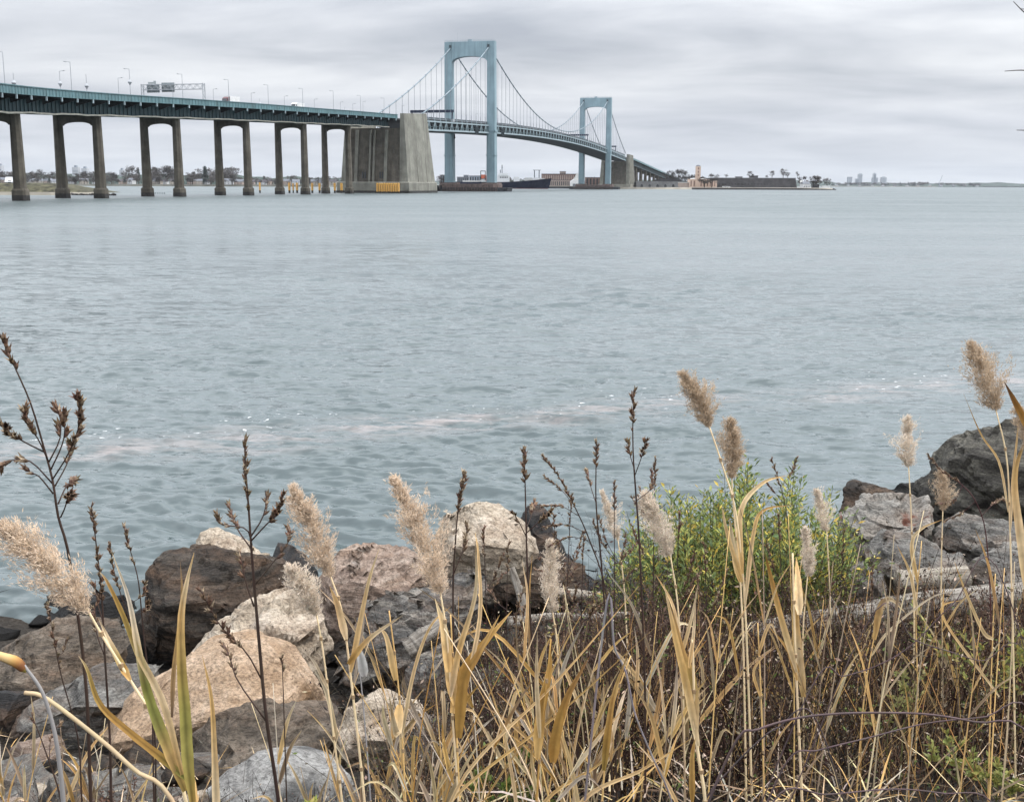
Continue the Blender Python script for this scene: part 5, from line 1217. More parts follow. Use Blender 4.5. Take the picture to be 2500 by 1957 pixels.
# loose stones
SM = []
for i in range(6):
    me_ = boulder_mesh(300 + i, 16, 0.75); bm = bmesh.new(); bm.from_mesh(me_)
    bmesh.ops.bevel(bm, geom=list(bm.edges), offset=0.12, segments=2, affect='EDGES', profile=0.6); bmesh.ops.triangulate(bm, faces=bm.faces); bm.to_mesh(me_); bm.free(); me_.name = 'stone'; SM.append(me_)
sr = random.Random(12)
def stones(n, xr, yr, smin, smax, label, group, mats):
    for i in range(n):
        y = sr.uniform(*yr); px = sr.uniform(*xr); x = at(px, 1500, y).x; s_ = lerp(smin, smax, sr.random() ** 2)
        me_ = SM[sr.randrange(6)].copy(); me_.materials.clear(); me_.materials.append(RM[sr.choice(mats)])
        o = bpy.data.objects.new('stone', me_); C.objects.link(o); o.location = (x, y, zg(x, y) + s_ * 0.3); o.scale = (s_ * sr.uniform(.8, 1.4), s_, s_ * sr.uniform(.6, .9)); o.rotation_euler = (sr.uniform(-.4, .4), sr.uniform(-.4, .4), sr.uniform(0, 6))
        tag(o, label, 'stone', group)
stones(70, (-40, 470), (5.2, 8.2), 0.05, 0.22, 'loose stone among the rubble in the lower left corner', 'loose stones lower left', ['grey', 'brown', 'dark', 'rosy', 'black', 'cream'])
stones(55, (350, 1150), (6.5, 13), 0.06, 0.25, 'loose stone wedged between the boulders left of the bush', 'stones between the left boulders', ['grey', 'dark', 'black', 'brown', 'black'])
stones(50, (1150, 2550), (7, 12.8), 0.06, 0.26, 'loose stone on the bank around the bush and logs', 'stones right of centre', ['grey', 'white', 'dark', 'brown', 'black'])
stones(60, (-200, 2700), (12, 14.5), 0.12, 0.4, 'wet dark stone along the water edge', 'stones at the water edge', ['black', 'black', 'dark'])

# ------------------------------------------------------------------ driftwood
wood = simple('bleached_driftwood', (0.50, 0.48, 0.44), 0.85, 0.14, 3.0, 0.5, streak=None)
woodg = simple('grey_driftwood', (0.26, 0.235, 0.20), 0.9, 0.2, 3.0, 0.5)
def wood_mat(name, lo, hi, dark):
    m, t, b = mat_base(name, 0.85, 0.2); co = N(t, 'ShaderNodeTexCoord'); mp_ = N(t, 'ShaderNodeMapping'); mp_.inputs['Scale'].default_value = (1.2, 14, 14)
    t.links.new(co.outputs['Object'], mp_.inputs[0]); n = N(t, 'ShaderNodeTexNoise', Scale=1.6, Detail=8.0, Roughness=0.7, Distortion=0.4); t.links.new(mp_.outputs[0], n.inputs['Vector'])
    c = RAMP(t, n.outputs[0], [(0.36, dark), (0.46, lo), (0.66, hi)]); t.links.new(c, b.inputs['Base Color'])
    bp = N(t, 'ShaderNodeBump', Strength=0.9, Distance=0.03); t.links.new(n.outputs[0], bp.inputs['Height']); t.links.new(bp.outputs[0], b.inputs['Normal']); return m
WDW = wood_mat('bleached_log', (0.17, 0.15, 0.125), (0.37, 0.34, 0.30), (0.035, 0.027, 0.022)); WDG = wood_mat('weathered_log', (0.24, 0.21, 0.17), (0.40, 0.36, 0.30), (0.09, 0.07, 0.055))
def log(px_pts, Y0, Y1, r0, r1, mat, label, name='driftwood_log', stubs=0, seed=0):
    r = random.Random(seed); n = len(px_pts); P = []
    a = at(px_pts[0][0], px_pts[0][1], Y0); e = at(px_pts[-1][0], px_pts[-1][1], Y1); L = (e - a).length
    m_ = 26; mb = MB(); ctr = [at(np.interp(i / m_, np.linspace(0, 1, n), [q[0] for q in px_pts]), np.interp(i / m_, np.linspace(0, 1, n), [q[1] for q in px_pts]), lerp(Y0, Y1, i / m_)) for i in range(m_ + 1)]
    t_ = thing(name, a, label, 'driftwood')
    X_ = (e - a).normalized(); Rm = X_.to_track_quat('X', 'Z').to_matrix(); Ri = Rm.transposed()
    t_.rotation_euler = Rm.to_euler()
    loc = [Ri @ (p - a) for p in ctr]
    vs = []; k = 14
    for i, p in enumerate(loc):
        rr = lerp(r0, r1, i / m_)
        for j in range(k):
            th = 6.2832 * j / k; f = 1 + 0.16 * mnoise.noise(Vector((i * .3, math.cos(th) * 1.5, math.sin(th) * 1.5 + seed))) + 0.06 * r.uniform(-1, 1)
            vs.append((p.x, p.y + rr * f * math.cos(th), p.z + rr * f * math.sin(th)))
    mb.add(vs, [(i * k + j, i * k + (j + 1) % k, (i + 1) * k + (j + 1) % k, (i + 1) * k + j) for i in range(m_) for j in range(k)] + [tuple(range(k))[::-1], tuple(m_ * k + j for j in range(k))])
    mb.build('trunk', mat, t_, origin=(0, 0, 0), smooth=True, fix=True)
    for i in range(stubs):
        q = loc[int(m_ * (i + .6) / (stubs + .4))]; mb = MB(); th = r.uniform(.3, 2.6); d = Vector((r.uniform(-.3, .3), math.cos(th), math.sin(th)))
        mb.tube([q, q + d * r0 * 1.5, q + d * r0 * r.uniform(2.2, 3.4)], [r0 * .35, r0 * .25, r0 * .1], 6); mb.build('branch_stub', mat, t_, origin=(0, 0, 0), smooth=True)
    return t_
log([(1830, 1545), (1980, 1522), (2240, 1480), (2620, 1440)], 8.6, 8.9, 0.085, 0.125, WDW, 'long bleached driftwood log lying across the right side of the bank', stubs=1, seed=1)
log([(1240, 1520), (1330, 1508), (1560, 1500)], 9.0, 9.3, 0.055, 0.03, WDW, 'white bleached driftwood branch left of the green bush', stubs=2, seed=2)
log([(1285, 1510), (1268, 1440), (1248, 1385)], 9.1, 9.25, 0.045, 0.028, WDW, 'short upright bleached driftwood stub left of the bush', stubs=1, seed=5)
log([(2190, 1420), (2280, 1415), (2362, 1408)], 9.4, 9.4, 0.10, 0.10, WDG, 'short grey weathered log above the long bleached one', seed=3)
log([(995, 1590), (1030, 1558), (1090, 1528)], 8.7, 8.8, 0.09, 0.08, WDW, 'short white splintered driftwood piece beside the banded boulder', seed=4)
log([(1350, 1445), (1440, 1455), (1530, 1462)], 11.6, 11.4, 0.06, 0.06, WDG, 'dark grey timber jammed below the pointed black rock', seed=6)
# ================================================================== PLANTS
LEAF = simple('dry_leaf', (0.92, 0.92, 0.92), 0.7, 0.12, 26.0, vcol=True, streak=30.0, dirt=(0.62, 0.5, 0.38), trans=0.25, spec=0.2)
STEMM = simple('dry_stem', (1.0, 1.0, 1.0), 0.7, 0.10, 12.0, vcol=True, spec=0.25)
FLUFF = simple('reed_plume', (1.0, 1.0, 1.0), 0.9, 0.04, 6.0, vcol=True, trans=0.35, spec=0.05)
GREEN = simple('green_leaf', (1.0, 1.0, 1.0), 0.55, 0.06, 20.0, vcol=True, trans=0.3, spec=0.3)
TAN = (0.80, 0.52, 0.21); BEIGE = (0.90, 0.70, 0.43); ORG = (0.52, 0.30, 0.085); OCH = (0.46, 0.33, 0.10); LGREEN = (0.36, 0.36, 0.10); DKB = (0.055, 0.034, 0.026); PALE = (0.68, 0.60, 0.48)
pr = random.Random(77)
def jit(c, k=0.12, r=pr):
    f = 1 + r.uniform(-k, k); return tuple(max(0, min(1, x * f * (1 + r.uniform(-k * .3, k * .3)))) for x in c)
def spline(pts, n):
    P = [pts[0] * 2 - pts[1]] + list(pts) + [pts[-1] * 2 - pts[-2]]; out_ = []
    m = len(pts) - 1
    for i in range(n + 1):
        u = i / n * m; k = min(m - 1, int(u)); t = u - k; p0, p1, p2, p3 = P[k:k + 4]
        out_.append(0.5 * ((2 * p1) + (p2 - p0) * t + (2 * p0 - 5 * p1 + 4 * p2 - p3) * t * t + (3 * p1 - p0 - 3 * p2 + p3) * t ** 3))
    return out_
def to_ground(pts):                 # carry a path that leaves the frame down into the soil
    p = pts[-1]; d = (pts[-1] - pts[-2]); d = Vector((d.x * .4, 0, -abs(d.z) - 1e-3)).normalized()
    d = Vector((max(-.35, min(.35, d.x)), 0.0, -1)).normalized(); L = 0
    while (p + d * L).z > zg((p + d * L).x, p.y) - 0.05 and L < 4: L += 0.04
    if L > 0.02: return list(pts) + [p + d * L]
    return list(pts)
def path(pxs, Y, dY=0.0): return [at(x, y, Y + dY * i / max(1, len(pxs) - 1)) for i, (x, y) in enumerate(pxs)]
def ribbon(mb, pts, wmax, cols, side=None, shape='blade', fold=0.4, twist=0.0):
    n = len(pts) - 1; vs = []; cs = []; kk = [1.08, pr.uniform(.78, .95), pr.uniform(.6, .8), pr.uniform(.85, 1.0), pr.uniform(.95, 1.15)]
    if pr.random() < .35: cols = list(cols) + [tuple(q * .5 for q in cols[-1])]
    for i, p in enumerate(pts):
        t = i / n; d = (pts[min(i + 1, n)] - pts[max(i - 1, 0)]).normalized()
        view = (Vector((0, 0, EYE)) - p).normalized() if side is None else side
        s_ = d.cross(view)
        s_ = s_.normalized() if s_.length > 1e-6 else Vector((1, 0, 0)); nn = s_.cross(d).normalized()
        if twist: a = twist * (t - .3); s_, nn = s_ * math.cos(a) + nn * math.sin(a), nn * math.cos(a) - s_ * math.sin(a)
        if shape == 'blade': w = wmax * (min(1, (t + 0.06) * 4.5) ** 0.6) * (1 - t ** 1.7) ** 0.9
        else: w = wmax * math.sin(math.pi * min(1, t * .96 + .04)) ** 0.8
        w = max(w, 0.0008) / 2; c = cols[min(len(cols) - 1, int(t * len(cols)))]
        k = t * (len(cols) - 1); a_ = int(min(k, len(cols) - 2)) if len(cols) > 1 else 0; c = tuple(lerp(cols[a_][q], cols[min(a_ + 1, len(cols) - 1)][q], k - a_) for q in range(3)) if len(cols) > 1 else cols[0]
        w *= pr.uniform(.93, 1.05)
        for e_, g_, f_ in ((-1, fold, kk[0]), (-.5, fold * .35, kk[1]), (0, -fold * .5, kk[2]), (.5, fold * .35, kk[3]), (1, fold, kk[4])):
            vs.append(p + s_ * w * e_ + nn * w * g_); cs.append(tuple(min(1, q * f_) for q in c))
    fs = [(5 * i + k, 5 * i + k + 1, 5 * i + k + 6, 5 * i + k + 5) for i in range(n) for k in range(4)]
    mb.add(vs, fs, cs)
def plume_mesh(mb, axis, width, r, tone=(0.60, 0.48, 0.37), lopside=0.35, dens=1.0):
    """feathery panicle: branchlets leave the axis, each hung with spikelets and silky hair"""
    L = sum((b - a).length for a, b in zip(axis, axis[1:])); n = len(axis) - 1
    lop = r.uniform(0, 6.28); seedv = Vector((r.uniform(0, 90), 0, 0)); drp = Vector((r.uniform(.1, .4), 0, -.25))
    width *= .95; ns = int(4600 * dens)
    tufts = []
    for q in range(int(70 * dens ** .5)):
        t = r.random() ** 1.05; prof = min(1, (t * 3.6 + .12)) ** .7 * (1 - t ** 1.5) ** .75 * 1.12; a = r.uniform(0, 6.28)
        lump = 1 + .8 * mnoise.noise(Vector((t * 7, math.cos(a) * .9, math.sin(a) * .9)) + seedv)
        tufts.append((t, a, width * .5 * prof * max(.3, lump) * (1 + lopside * .6 * math.cos(a - lop)) * r.uniform(.7, 1.25), r.uniform(.5, 1.3)))
    for i in range(ns):
        t, a, R, fw = tufts[r.randrange(len(tufts))]; k = t * n; j = min(n - 1, int(k)); p = axis[j].lerp(axis[j + 1], k - j); d = (axis[j + 1] - axis[j]).normalized()
        s_ = d.cross(Vector((0.3, 1, 0.2))).normalized(); u = s_.cross(d); rad = (s_ * math.cos(a) + u * math.sin(a)); rf = r.random() ** .75
        if i % 3 == 0: a = r.uniform(0, 6.28); rad = s_ * math.cos(a) + u * math.sin(a); rf *= .62; t = r.random(); k = t * n; j = min(n - 1, int(k)); p = axis[j].lerp(axis[j + 1], k - j); R = width * .5 * min(1, (t * 3.6 + .12)) ** .7 * (1 - t ** 1.5) ** .75
        c_ = p + rad * R * rf + d * R * fw * rf * rf + Vector((r.gauss(0, 1), r.gauss(0, 1), r.gauss(0, 1))) * width * .038 * (.5 + rf)
        dr = (rad * r.uniform(.0, .6) + d * r.uniform(.5, 1.2) + drp + Vector((r.gauss(0, .24), r.gauss(0, .24), r.gauss(0, .24)))).normalized()
        ll = r.uniform(0.009, 0.018); w_ = dr.cross(Vector((r.gauss(0, 1), r.gauss(0, 1), r.gauss(0, 1)))).normalized() * r.uniform(0.0007, 0.0015)
        tone_ = r.uniform(0.86, 1.12) ; warm = r.uniform(-.02, .03)
        col = (min(1, tone[0] * tone_ + warm), min(1, tone[1] * tone_), min(1, tone[2] * tone_ - warm))
        if r.random() < .16: col = tuple(x * .62 for x in col)
        e = c_ + dr * ll
        mb.add([c_, c_ + dr * ll * .4 + w_, e, c_ + dr * ll * .4 - w_], [(0, 1, 2, 3)], col)
        for hq in range(2):      # silky hairs
            hd = (dr + Vector((r.gauss(0, .7), r.gauss(0, .7), r.gauss(0, .7)))).normalized() * r.uniform(.006, .014); hw = hd.cross(Vector((r.gauss(0, 1), 1, r.gauss(0, 1)))).normalized() * 0.0005
            mb.add([c_ - hw, c_ + hw, c_ + hd], [(0, 1, 2)], tuple(min(1, x * 1.2) for x in col))
def m_px(Y): return Y / FPX * 1.02
def reed(label, Y, plume=None, stem=None, leaves=(), tone=(0.60, 0.48, 0.37), scol=BEIGE, srad=0.0032, group='plumed reeds', dens=1.0, name='plumed_reed'):
    """plume: (px axis points base -> tip, width px); stem: px points from the plume down; leaves: (px pts base->tip, width px, colours)"""
    full = to_ground(path(stem, Y)); base = full[-1]
    t = thing(name, base, label, 'reed', group)
    sp = spline(full, 18); mb = MB(); n = len(sp)
    mb.tube(sp, [lerp(srad * .75, srad * 1.35, i / (n - 1)) for i in range(n)], 6, [jit(scol, .06) for _ in sp]); mb.build('stem', STEMM, t, smooth=True)
    for k in range(1, 6):
        q = sp[min(n - 1, int(k * n / 6))]; mb = MB(); mb.tube([q + Vector((0, 0, -.006)), q + Vector((0, 0, .006))], srad * 1.7, 6, (0.36, 0.25, 0.14)); mb.build('stem_node', STEMM, t)
    if plume:
        ax, w = plume; mb = MB(); r = random.Random(int(ax[0][0] * 7 + ax[0][1])); ap = spline(path(ax, Y), 12)
        plume_mesh(mb, ap, w * m_px(Y), r, tone, dens=dens); mb.build('plume', FLUFF, t)
    for pts, w, cols in leaves:
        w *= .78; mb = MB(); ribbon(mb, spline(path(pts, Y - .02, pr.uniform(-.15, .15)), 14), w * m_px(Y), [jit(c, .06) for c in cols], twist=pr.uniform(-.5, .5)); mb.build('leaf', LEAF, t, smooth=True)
    return t
G1 = (0.80, 0.64, 0.49); G2 = (0.86, 0.73, 0.60); G3 = (0.62, 0.49, 0.36)
reed('big fluffy plume leaning left at the left edge on a thick beige stem', 2.7, ([(215, 1492), (120, 1375), (8, 1282)], 150), [(212, 1485), (255, 1560), (318, 1660), (395, 1790), (455, 1957)],
     [([(318, 1660), (290, 1610), (265, 1560), (240, 1508)], 26, [TAN, OCH, BEIGE])], G1, dens=1.5, srad=.0042)
reed('tall pale plume leaning left between the dark stalk and flat rock', 3.1, ([(805, 1405), (770, 1300), (716, 1190)], 92), [(805, 1400), (836, 1500), (862, 1700), (890, 1957)],
     [([(845, 1560), (825, 1480), (805, 1430)], 26, [BEIGE, TAN]), ([(856, 1640), (875, 1540), (900, 1420), (925, 1340)], 20, [TAN, BEIGE]), ([(850, 1620), (900, 1560), (985, 1500)], 22, [ORG, TAN, BEIGE])], G1, dens=1.15)
reed('long drooping plume left of the centre leaning left', 3.0, ([(1078, 1450), (1030, 1310), (962, 1172)], 118), [(1075, 1445), (1092, 1560), (1105, 1750), (1120, 1957)],
     [([(1096, 1640), (1085, 1540), (1062, 1460)], 34, [TAN, BEIGE]), ([(1100, 1700), (1120, 1590), (1160, 1450), (1160, 1320)], 22, [BEIGE, TAN, BEIGE]), ([(1105, 1740), (1130, 1640), (1190, 1560), (1250, 1490)], 38, [TAN, ORG, ORG, TAN])], G1, dens=1.3)
reed('short stubby plume against the cream boulder', 3.4, ([(772, 1500), (745, 1440), (706, 1386)], 86), [(772, 1495), (790, 1600), (815, 1800), (835, 1957)], [([(800, 1680), (770, 1620), (745, 1590)], 12, [BEIGE, PALE])], G2, dens=1.0)
reed('pale upright plume standing left of the bush low down', 4.0, ([(1348, 1490), (1345, 1400), (1342, 1322)], 68), [(1348, 1485), (1362, 1600), (1375, 1957)], [], G2, dens=.9)
reed('thin narrow plume half hidden behind twigs left of the bush', 5.2, ([(1508, 1318), (1490, 1260), (1468, 1200)], 48), [(1508, 1312), (1525, 1450), (1535, 1700)], [], G2, dens=.6)
reed('broad pale plume leaning left in front of the green bush', 3.9, ([(1636, 1356), (1608, 1275), (1572, 1206)], 88), [(1636, 1352), (1655, 1480), (1668, 1700), (1672, 1957)], [([(1660, 1560), (1640, 1470), (1600, 1400)], 14, [BEIGE, TAN]), ([(1664, 1600), (1690, 1500), (1705, 1420)], 13, [TAN, BEIGE])], G2, dens=1.0)
reed('tall dark tan plume leaning left above the bush', 3.8, ([(1732, 1040), (1705, 975), (1664, 912)], 76), [(1730, 1036), (1765, 1140), (1798, 1260), (1820, 1500), (1836, 1957)],
     [([(1812, 1420), (1775, 1300), (1762, 1230)], 16, [TAN, BEIGE]), ([(1812, 1400), (1808, 1250), (1860, 1180), (1920, 1160)], 20, [TAN, BEIGE, TAN]), ([(1818, 1480), (1840, 1300), (1865, 1245), (1938, 1232)], 15, [BEIGE, TAN, ORG])], G3, dens=1.0)
reed('upright tan plume beside the tall leaning plume over the bush', 3.9, ([(1786, 1165), (1792, 1095), (1782, 1028)], 72), [(1786, 1160), (1792, 1250), (1812, 1500), (1822, 1957)],
     [([(1808, 1420), (1790, 1330), (1780, 1260)], 26, [TAN, BEIGE])], G3, dens=1.0)
reed('single slender plume standing alone against the water on the right', 5.0, ([(2218, 1138), (2214, 1080), (2216, 1020)], 66), [(2218, 1132), (2226, 1300), (2232, 1600)], [], G2, dens=.8)
reed('large bushy plume at the upper right with forked stem', 4.1, ([(2432, 1000), (2408, 920), (2372, 840)], 108), [(2430, 995), (2458, 1120), (2466, 1300), (2474, 1600), (2480, 1957)],
     [([(2462, 1250), (2440, 1130), (2395, 1060), (2352, 960)], 8, [BEIGE, TAN]), ([(2466, 1300), (2472, 1180), (2482, 1080), (2492, 980)], 10, [BEIGE, TAN])], G3, dens=1.25)
reed('small dull plume in front of the huge dark boulder', 5.2, ([(2302, 1245), (2305, 1195), (2296, 1150)], 52), [(2302, 1240), (2298, 1400), (2300, 1650)], [], G3, dens=.6)
reed('small plume over the right part of the bush', 5.4, ([(2018, 1296), (2005, 1245), (1992, 1198)], 46), [(2018, 1290), (2026, 1450), (2030, 1700)], [], G2, dens=.6)
reed('narrow plume against the lower right of the bush', 4.6, ([(1972, 1405), (1972, 1345), (1962, 1288)], 48), [(1972, 1400), (1960, 1560), (1962, 1800)], [([(1962, 1700), (1948, 1560), (1944, 1440)], 28, [TAN, BEIGE, TAN])], G2, dens=.7)
reed('plume cut off by the right edge of the picture', 3.6, ([(2530, 1110), (2515, 1050), (2490, 1000)], 70), [(2528, 1105), (2535, 1300), (2540, 1957)],
     [([(2520, 1500), (2490, 1300), (2478, 1160), (2510, 1055)], 30, [TAN, BEIGE, TAN]), ([(2520, 1060), (2480, 985), (2452, 932)], 24, [ORG, (0.35, 0.17, 0.05), (0.12, .06, .04)])], G3, dens=.8)
# leafy reed in the left foreground with the wide green and yellow blades
t = thing('leafy_reed', (at(470, 1957, 2.5).x, 2.5, zg(-.7, 2.5)), 'leafy reed with wide yellow green blades at lower left', 'reed', 'leafy reeds')
sp = spline(to_ground(path([(470, 1900), (478, 1957)], 2.5)), 8); mb = MB(); mb.tube(sp, .006, 6, [TAN] * 9); mb.build('stem', STEMM, t)
for pts, w, cols in (([(470, 1957), (458, 1850), (452, 1740), (444, 1640), (442, 1510), (456, 1420), (474, 1348)], 33, [OCH, (0.46, 0.40, 0.12), (0.40, .36, .10), OCH, TAN, BEIGE, TAN]),
                     ([(452, 1930), (420, 1850), (384, 1759), (355, 1670), (334, 1563), (313, 1457), (274, 1350)], 31, [OCH, TAN, LGREEN, LGREEN, BEIGE, PALE, BEIGE]),
                     ([(455, 1900), (390, 1845), (320, 1790), (245, 1720), (213, 1634), (192, 1600)], 22, [LGREEN, ORG, ORG, OCH, BEIGE]),
                     ([(445, 1890), (400, 1720), (340, 1600), (300, 1500), (262, 1420), (243, 1395)], 20, [TAN, BEIGE, OCH, ORG, BEIGE]),
                     ([(420, 1750), (424, 1640), (438, 1520), (444, 1440), (440, 1370)], 12, [(0.25, 0.16, 0.10), TAN, (0.3, .2, .12)])):
    mb = MB(); ribbon(mb, spline(path(pts, 2.48), 22), w * m_px(2.48), cols, twist=pr.uniform(-.3, .3)); mb.build('leaf', LEAF, t, smooth=True)
def one_blade(pts, Y, w, cols, label, name='dry_grass_leaf'):
    full = to_ground(path(pts[::-1], Y))[::-1]; mb = MB(); ribbon(mb, spline(full, 20), w * m_px(Y), cols, twist=pr.uniform(-.4, .4))
    return tag(mb.build(name, LEAF, origin=full[0], smooth=True), label, 'reed')
one_blade([(528, 1957), (524, 1850), (516, 1705), (494, 1600)], 2.7, 22, [BEIGE, BEIGE, TAN, TAN], 'single beige blade standing right of the green blades')
t = thing('leaning_reed_stem', at(440, 1957, 2.45), 'thick bare beige reed stem leaning far left in the lower left', 'reed')
pts = path([(60, 1690), (114, 1705), (249, 1808), (330, 1880), (423, 1957)], 2.45); pts = to_ground(pts); mb = MB(); mb.tube(spline(pts, 24), .0052, 7, [jit((0.56, .42, .25), .12) for _ in range(25)]); mb.build('stem', STEMM, t, smooth=True)
t = thing('grey_twig', at(153, 1957, 2.3), 'curved grey lilac twig with a brown dead bud at the left edge', 'twig')
pts = to_ground(path([(58, 1622), (103, 1688), (131, 1776), (145, 1860), (155, 1957)], 2.3)); mb = MB(); mb.tube(spline(pts, 24), [lerp(.0035, .006, i / 24) for i in range(25)], 7, (0.30, 0.285, 0.275)); mb.build('stem', STEMM, t, smooth=True)
mb = MB(); mb.tube(spline(path([(64, 1640), (40, 1615), (0, 1600), (-40, 1585)], 2.3), 10), [.002, .009, .011, .012, .012, .011, .010, .009, .008, .006, .003], 7, [(0.5, .45, .1), (0.22, .09, .03), (0.2, .08, .03), (.35, .17, .05), (.5, .3, .1)] + [(.58, .40, .18)] * 6); mb.build('dead_bud', STEMM, t, smooth=True)
# ---------------- dry reed shoots: explicit ones read off the photograph, then filler
def shoot(label, Y, stem, leaves, scol=TAN, srad=.0026, group='dry reed shoots in the middle foreground'):
    return reed(label, Y, None, stem, leaves, scol=scol, srad=srad, group=group, name='dry_reed')
shoot('orange bladed dry reed left of centre with a wide curled leaf', 3.0, [(1100, 1500), (1110, 1700), (1122, 1957)], [([(1120, 1800), (1132, 1660), (1165, 1600), (1220, 1500)], 40, [ORG, ORG, TAN]), ([(1112, 1720), (1090, 1600), (1072, 1500)], 36, [TAN, BEIGE]), ([(1118, 1760), (1170, 1520), (1168, 1360), (1160, 1300)], 16, [BEIGE, TAN])])
shoot('pale dry reed pair standing left of the bleached branch', 3.1, [(950, 1490), (975, 1700), (990, 1957)], [([(965, 1660), (945, 1560), (925, 1530)], 22, [TAN, BEIGE]), ([(975, 1720), (968, 1790), (950, 1700)], 34, [TAN, BEIGE]), ([(980, 1800), (1010, 1640), (1050, 1530), (1100, 1480)], 14, [BEIGE, TAN])])
shoot('dry reed with bright orange blades at bottom centre', 2.9, [(1345, 1560), (1325, 1760), (1310, 1957)], [([(1312, 1850), (1320, 1740), (1340, 1640), (1345, 1580)], 36, [TAN, ORG, ORG]), ([(1350, 1860), (1358, 1790), (1385, 1700), (1440, 1600)], 40, [ORG, ORG, (0.4, .22, .1)]), ([(1318, 1800), (1310, 1660), (1312, 1540)], 18, [BEIGE, BEIGE])], ORG)
shoot('dry reed with narrow ochre blade near bottom centre', 3.1, [(1540, 1600), (1490, 1750), (1470, 1957)], [([(1474, 1880), (1485, 1780), (1500, 1690), (1535, 1590)], 26, [OCH, ORG, TAN]), ([(1480, 1850), (1515, 1720), (1530, 1680)], 16, [BEIGE, (0.45, .36, .3)])])
shoot('stout dry reed with long yellow tan leaf right of centre', 3.0, [(1690, 1560), (1700, 1800), (1722, 1957)], [([(1704, 1820), (1680, 1690), (1655, 1580), (1638, 1500), (1620, 1420)], 28, [BEIGE, TAN, TAN, BEIGE]), ([(1700, 1780), (1690, 1660), (1668, 1590), (1640, 1480)], 32, [BEIGE, OCH, TAN]), ([(1682, 1630), (1694, 1540), (1698, 1440)], 14, [TAN, BEIGE]), ([(1690, 1957), (1690, 1850), (1698, 1800)], 22, [ORG, TAN])], BEIGE, .0045)
shoot('tall bare reed stem pair in front of the bush', 3.5, [(1850, 1520), (1858, 1700), (1866, 1957)], [([(1852, 1600), (1870, 1540), (1885, 1525), (1905, 1580)], 12, [TAN, BEIGE]), ([(1856, 1700), (1840, 1640), (1865, 1600), (1910, 1570)], 10, [TAN, (0.35, .25, .15)])])
shoot('leafy dry reed with orange blades at the foot of the bush', 3.6, [(1935, 1350), (1942, 1600), (1958, 1957)], [([(1945, 1640), (1905, 1500), (1880, 1400), (1868, 1350)], 22, [BEIGE, TAN, ORG]), ([(1946, 1660), (1915, 1540), (1895, 1440)], 16, [TAN, TAN]), ([(1950, 1640), (1920, 1580), (1870, 1520)], 14, [ORG, TAN]), ([(1952, 1500), (1948, 1420), (1944, 1360)], 30, [BEIGE, TAN])], BEIGE, .004)
shoot('dry reed with curved hooked leaf beside the grey rocks', 4.4, [(2250, 1320), (2236, 1500), (2240, 1700)], [([(2240, 1420), (2226, 1330), (2250, 1290), (2300, 1268)], 14, [TAN, BEIGE, TAN]), ([(2240, 1500), (2222, 1400), (2190, 1330)], 12, [BEIGE, TAN])])
shoot('dry reed with folded tan blade above the long log', 3.9, [(2150, 1470), (2110, 1700), (2090, 1957)], [([(2135, 1560), (2150, 1480), (2175, 1462), (2205, 1490)], 22, [TAN, (0.42, .30, .17), BEIGE]), ([(2128, 1600), (2170, 1540), (2270, 1460), (2340, 1440)], 9, [BEIGE, PALE])])
shoot('dry reed with tan blade crossing the right driftwood', 3.8, [(2430, 1400), (2420, 1650), (2412, 1957)], [([(2425, 1560), (2400, 1540), (2360, 1450), (2330, 1370)], 14, [BEIGE, TAN]), ([(2440, 1700), (2300, 1500), (2360, 1460)], 10, [BEIGE, TAN])])
shoot('pale dry reed with feather like white leaf by the banded boulder', 3.2, [(868, 1560), (885, 1700), (905, 1957)], [([(890, 1650), (880, 1600), (862, 1560)], 34, [(0.6, .57, .55), (0.72, .70, .68), (.7, .67, .64)])], (0.38, .36, .36), .002)
fr = random.Random(5)
def filler(n, pxr, yr, htr, label_of, group, pool, lean=0.25, wl=(5, 15)):
    for i in range(n):
        Y = fr.uniform(*yr); px = fr.uniform(*pxr); x = at(px, 1700, Y).x; b = Vector((x, Y, zg(x, Y) - .03)); h = fr.uniform(*htr); L = fr.uniform(-lean, lean)
        top = b + Vector((L * h, fr.uniform(-.15, .15) * h, h)); mid = b.lerp(top, .5) + Vector((-L * .12 * h, 0, 0))
        t = thing('dry_reed', b, label_of(proj(b.lerp(top, .6))[0]), 'reed', group); sp = spline([b, mid, top], 9); mb = MB(); c = jit(fr.choice(pool), .15, fr)
        mb.tube(sp, [lerp(.0032, .0012, k / 9) for k in range(10)], 5, [c] * 10); mb.build('stem', STEMM, t, smooth=True)
        for q in range(fr.randint(1, 4)):
            f = fr.uniform(.25, .85); k = int(f * 9); p = sp[k]; d = (sp[min(9, k + 1)] - sp[k - 1]).normalized(); sd_ = fr.choice((-1, 1)); LL = fr.uniform(.18, .45) * min(1, h + .2)
            a_ = fr.uniform(.12, .6); e = p + d * LL * math.cos(a_) + Vector((sd_ * LL * math.sin(a_), fr.uniform(-.1, .1), 0)); mm = p.lerp(e, .5) + d * LL * .12
            if fr.random() < .14: e -= Vector((0, 0, LL * fr.uniform(.2, .7)))
            mb = MB(); cc = jit(fr.choice(pool), .18, fr); ribbon(mb, spline([p, mm, e], 8), fr.uniform(*wl) * m_px(Y), [cc, jit(fr.choice(pool), .18, fr)], twist=fr.uniform(-.9, .9)); mb.build('leaf', LEAF, t, smooth=True)
POOL = [TAN, BEIGE, BEIGE, TAN, (0.40, .30, .19), PALE, (0.33, .24, .15), ORG]
def zone(px): return 'thin dry reed among the tangled reeds at bottom centre'
filler(50, (960, 1740), (2.9, 4.4), (0.35, 0.95), lambda px: 'dry tan reed in the tangle at bottom ' + ('left of centre' if px < 1150 else 'centre' if px < 1450 else 'right of centre'), 'tangled dry reeds along the bottom', POOL, 0.45)
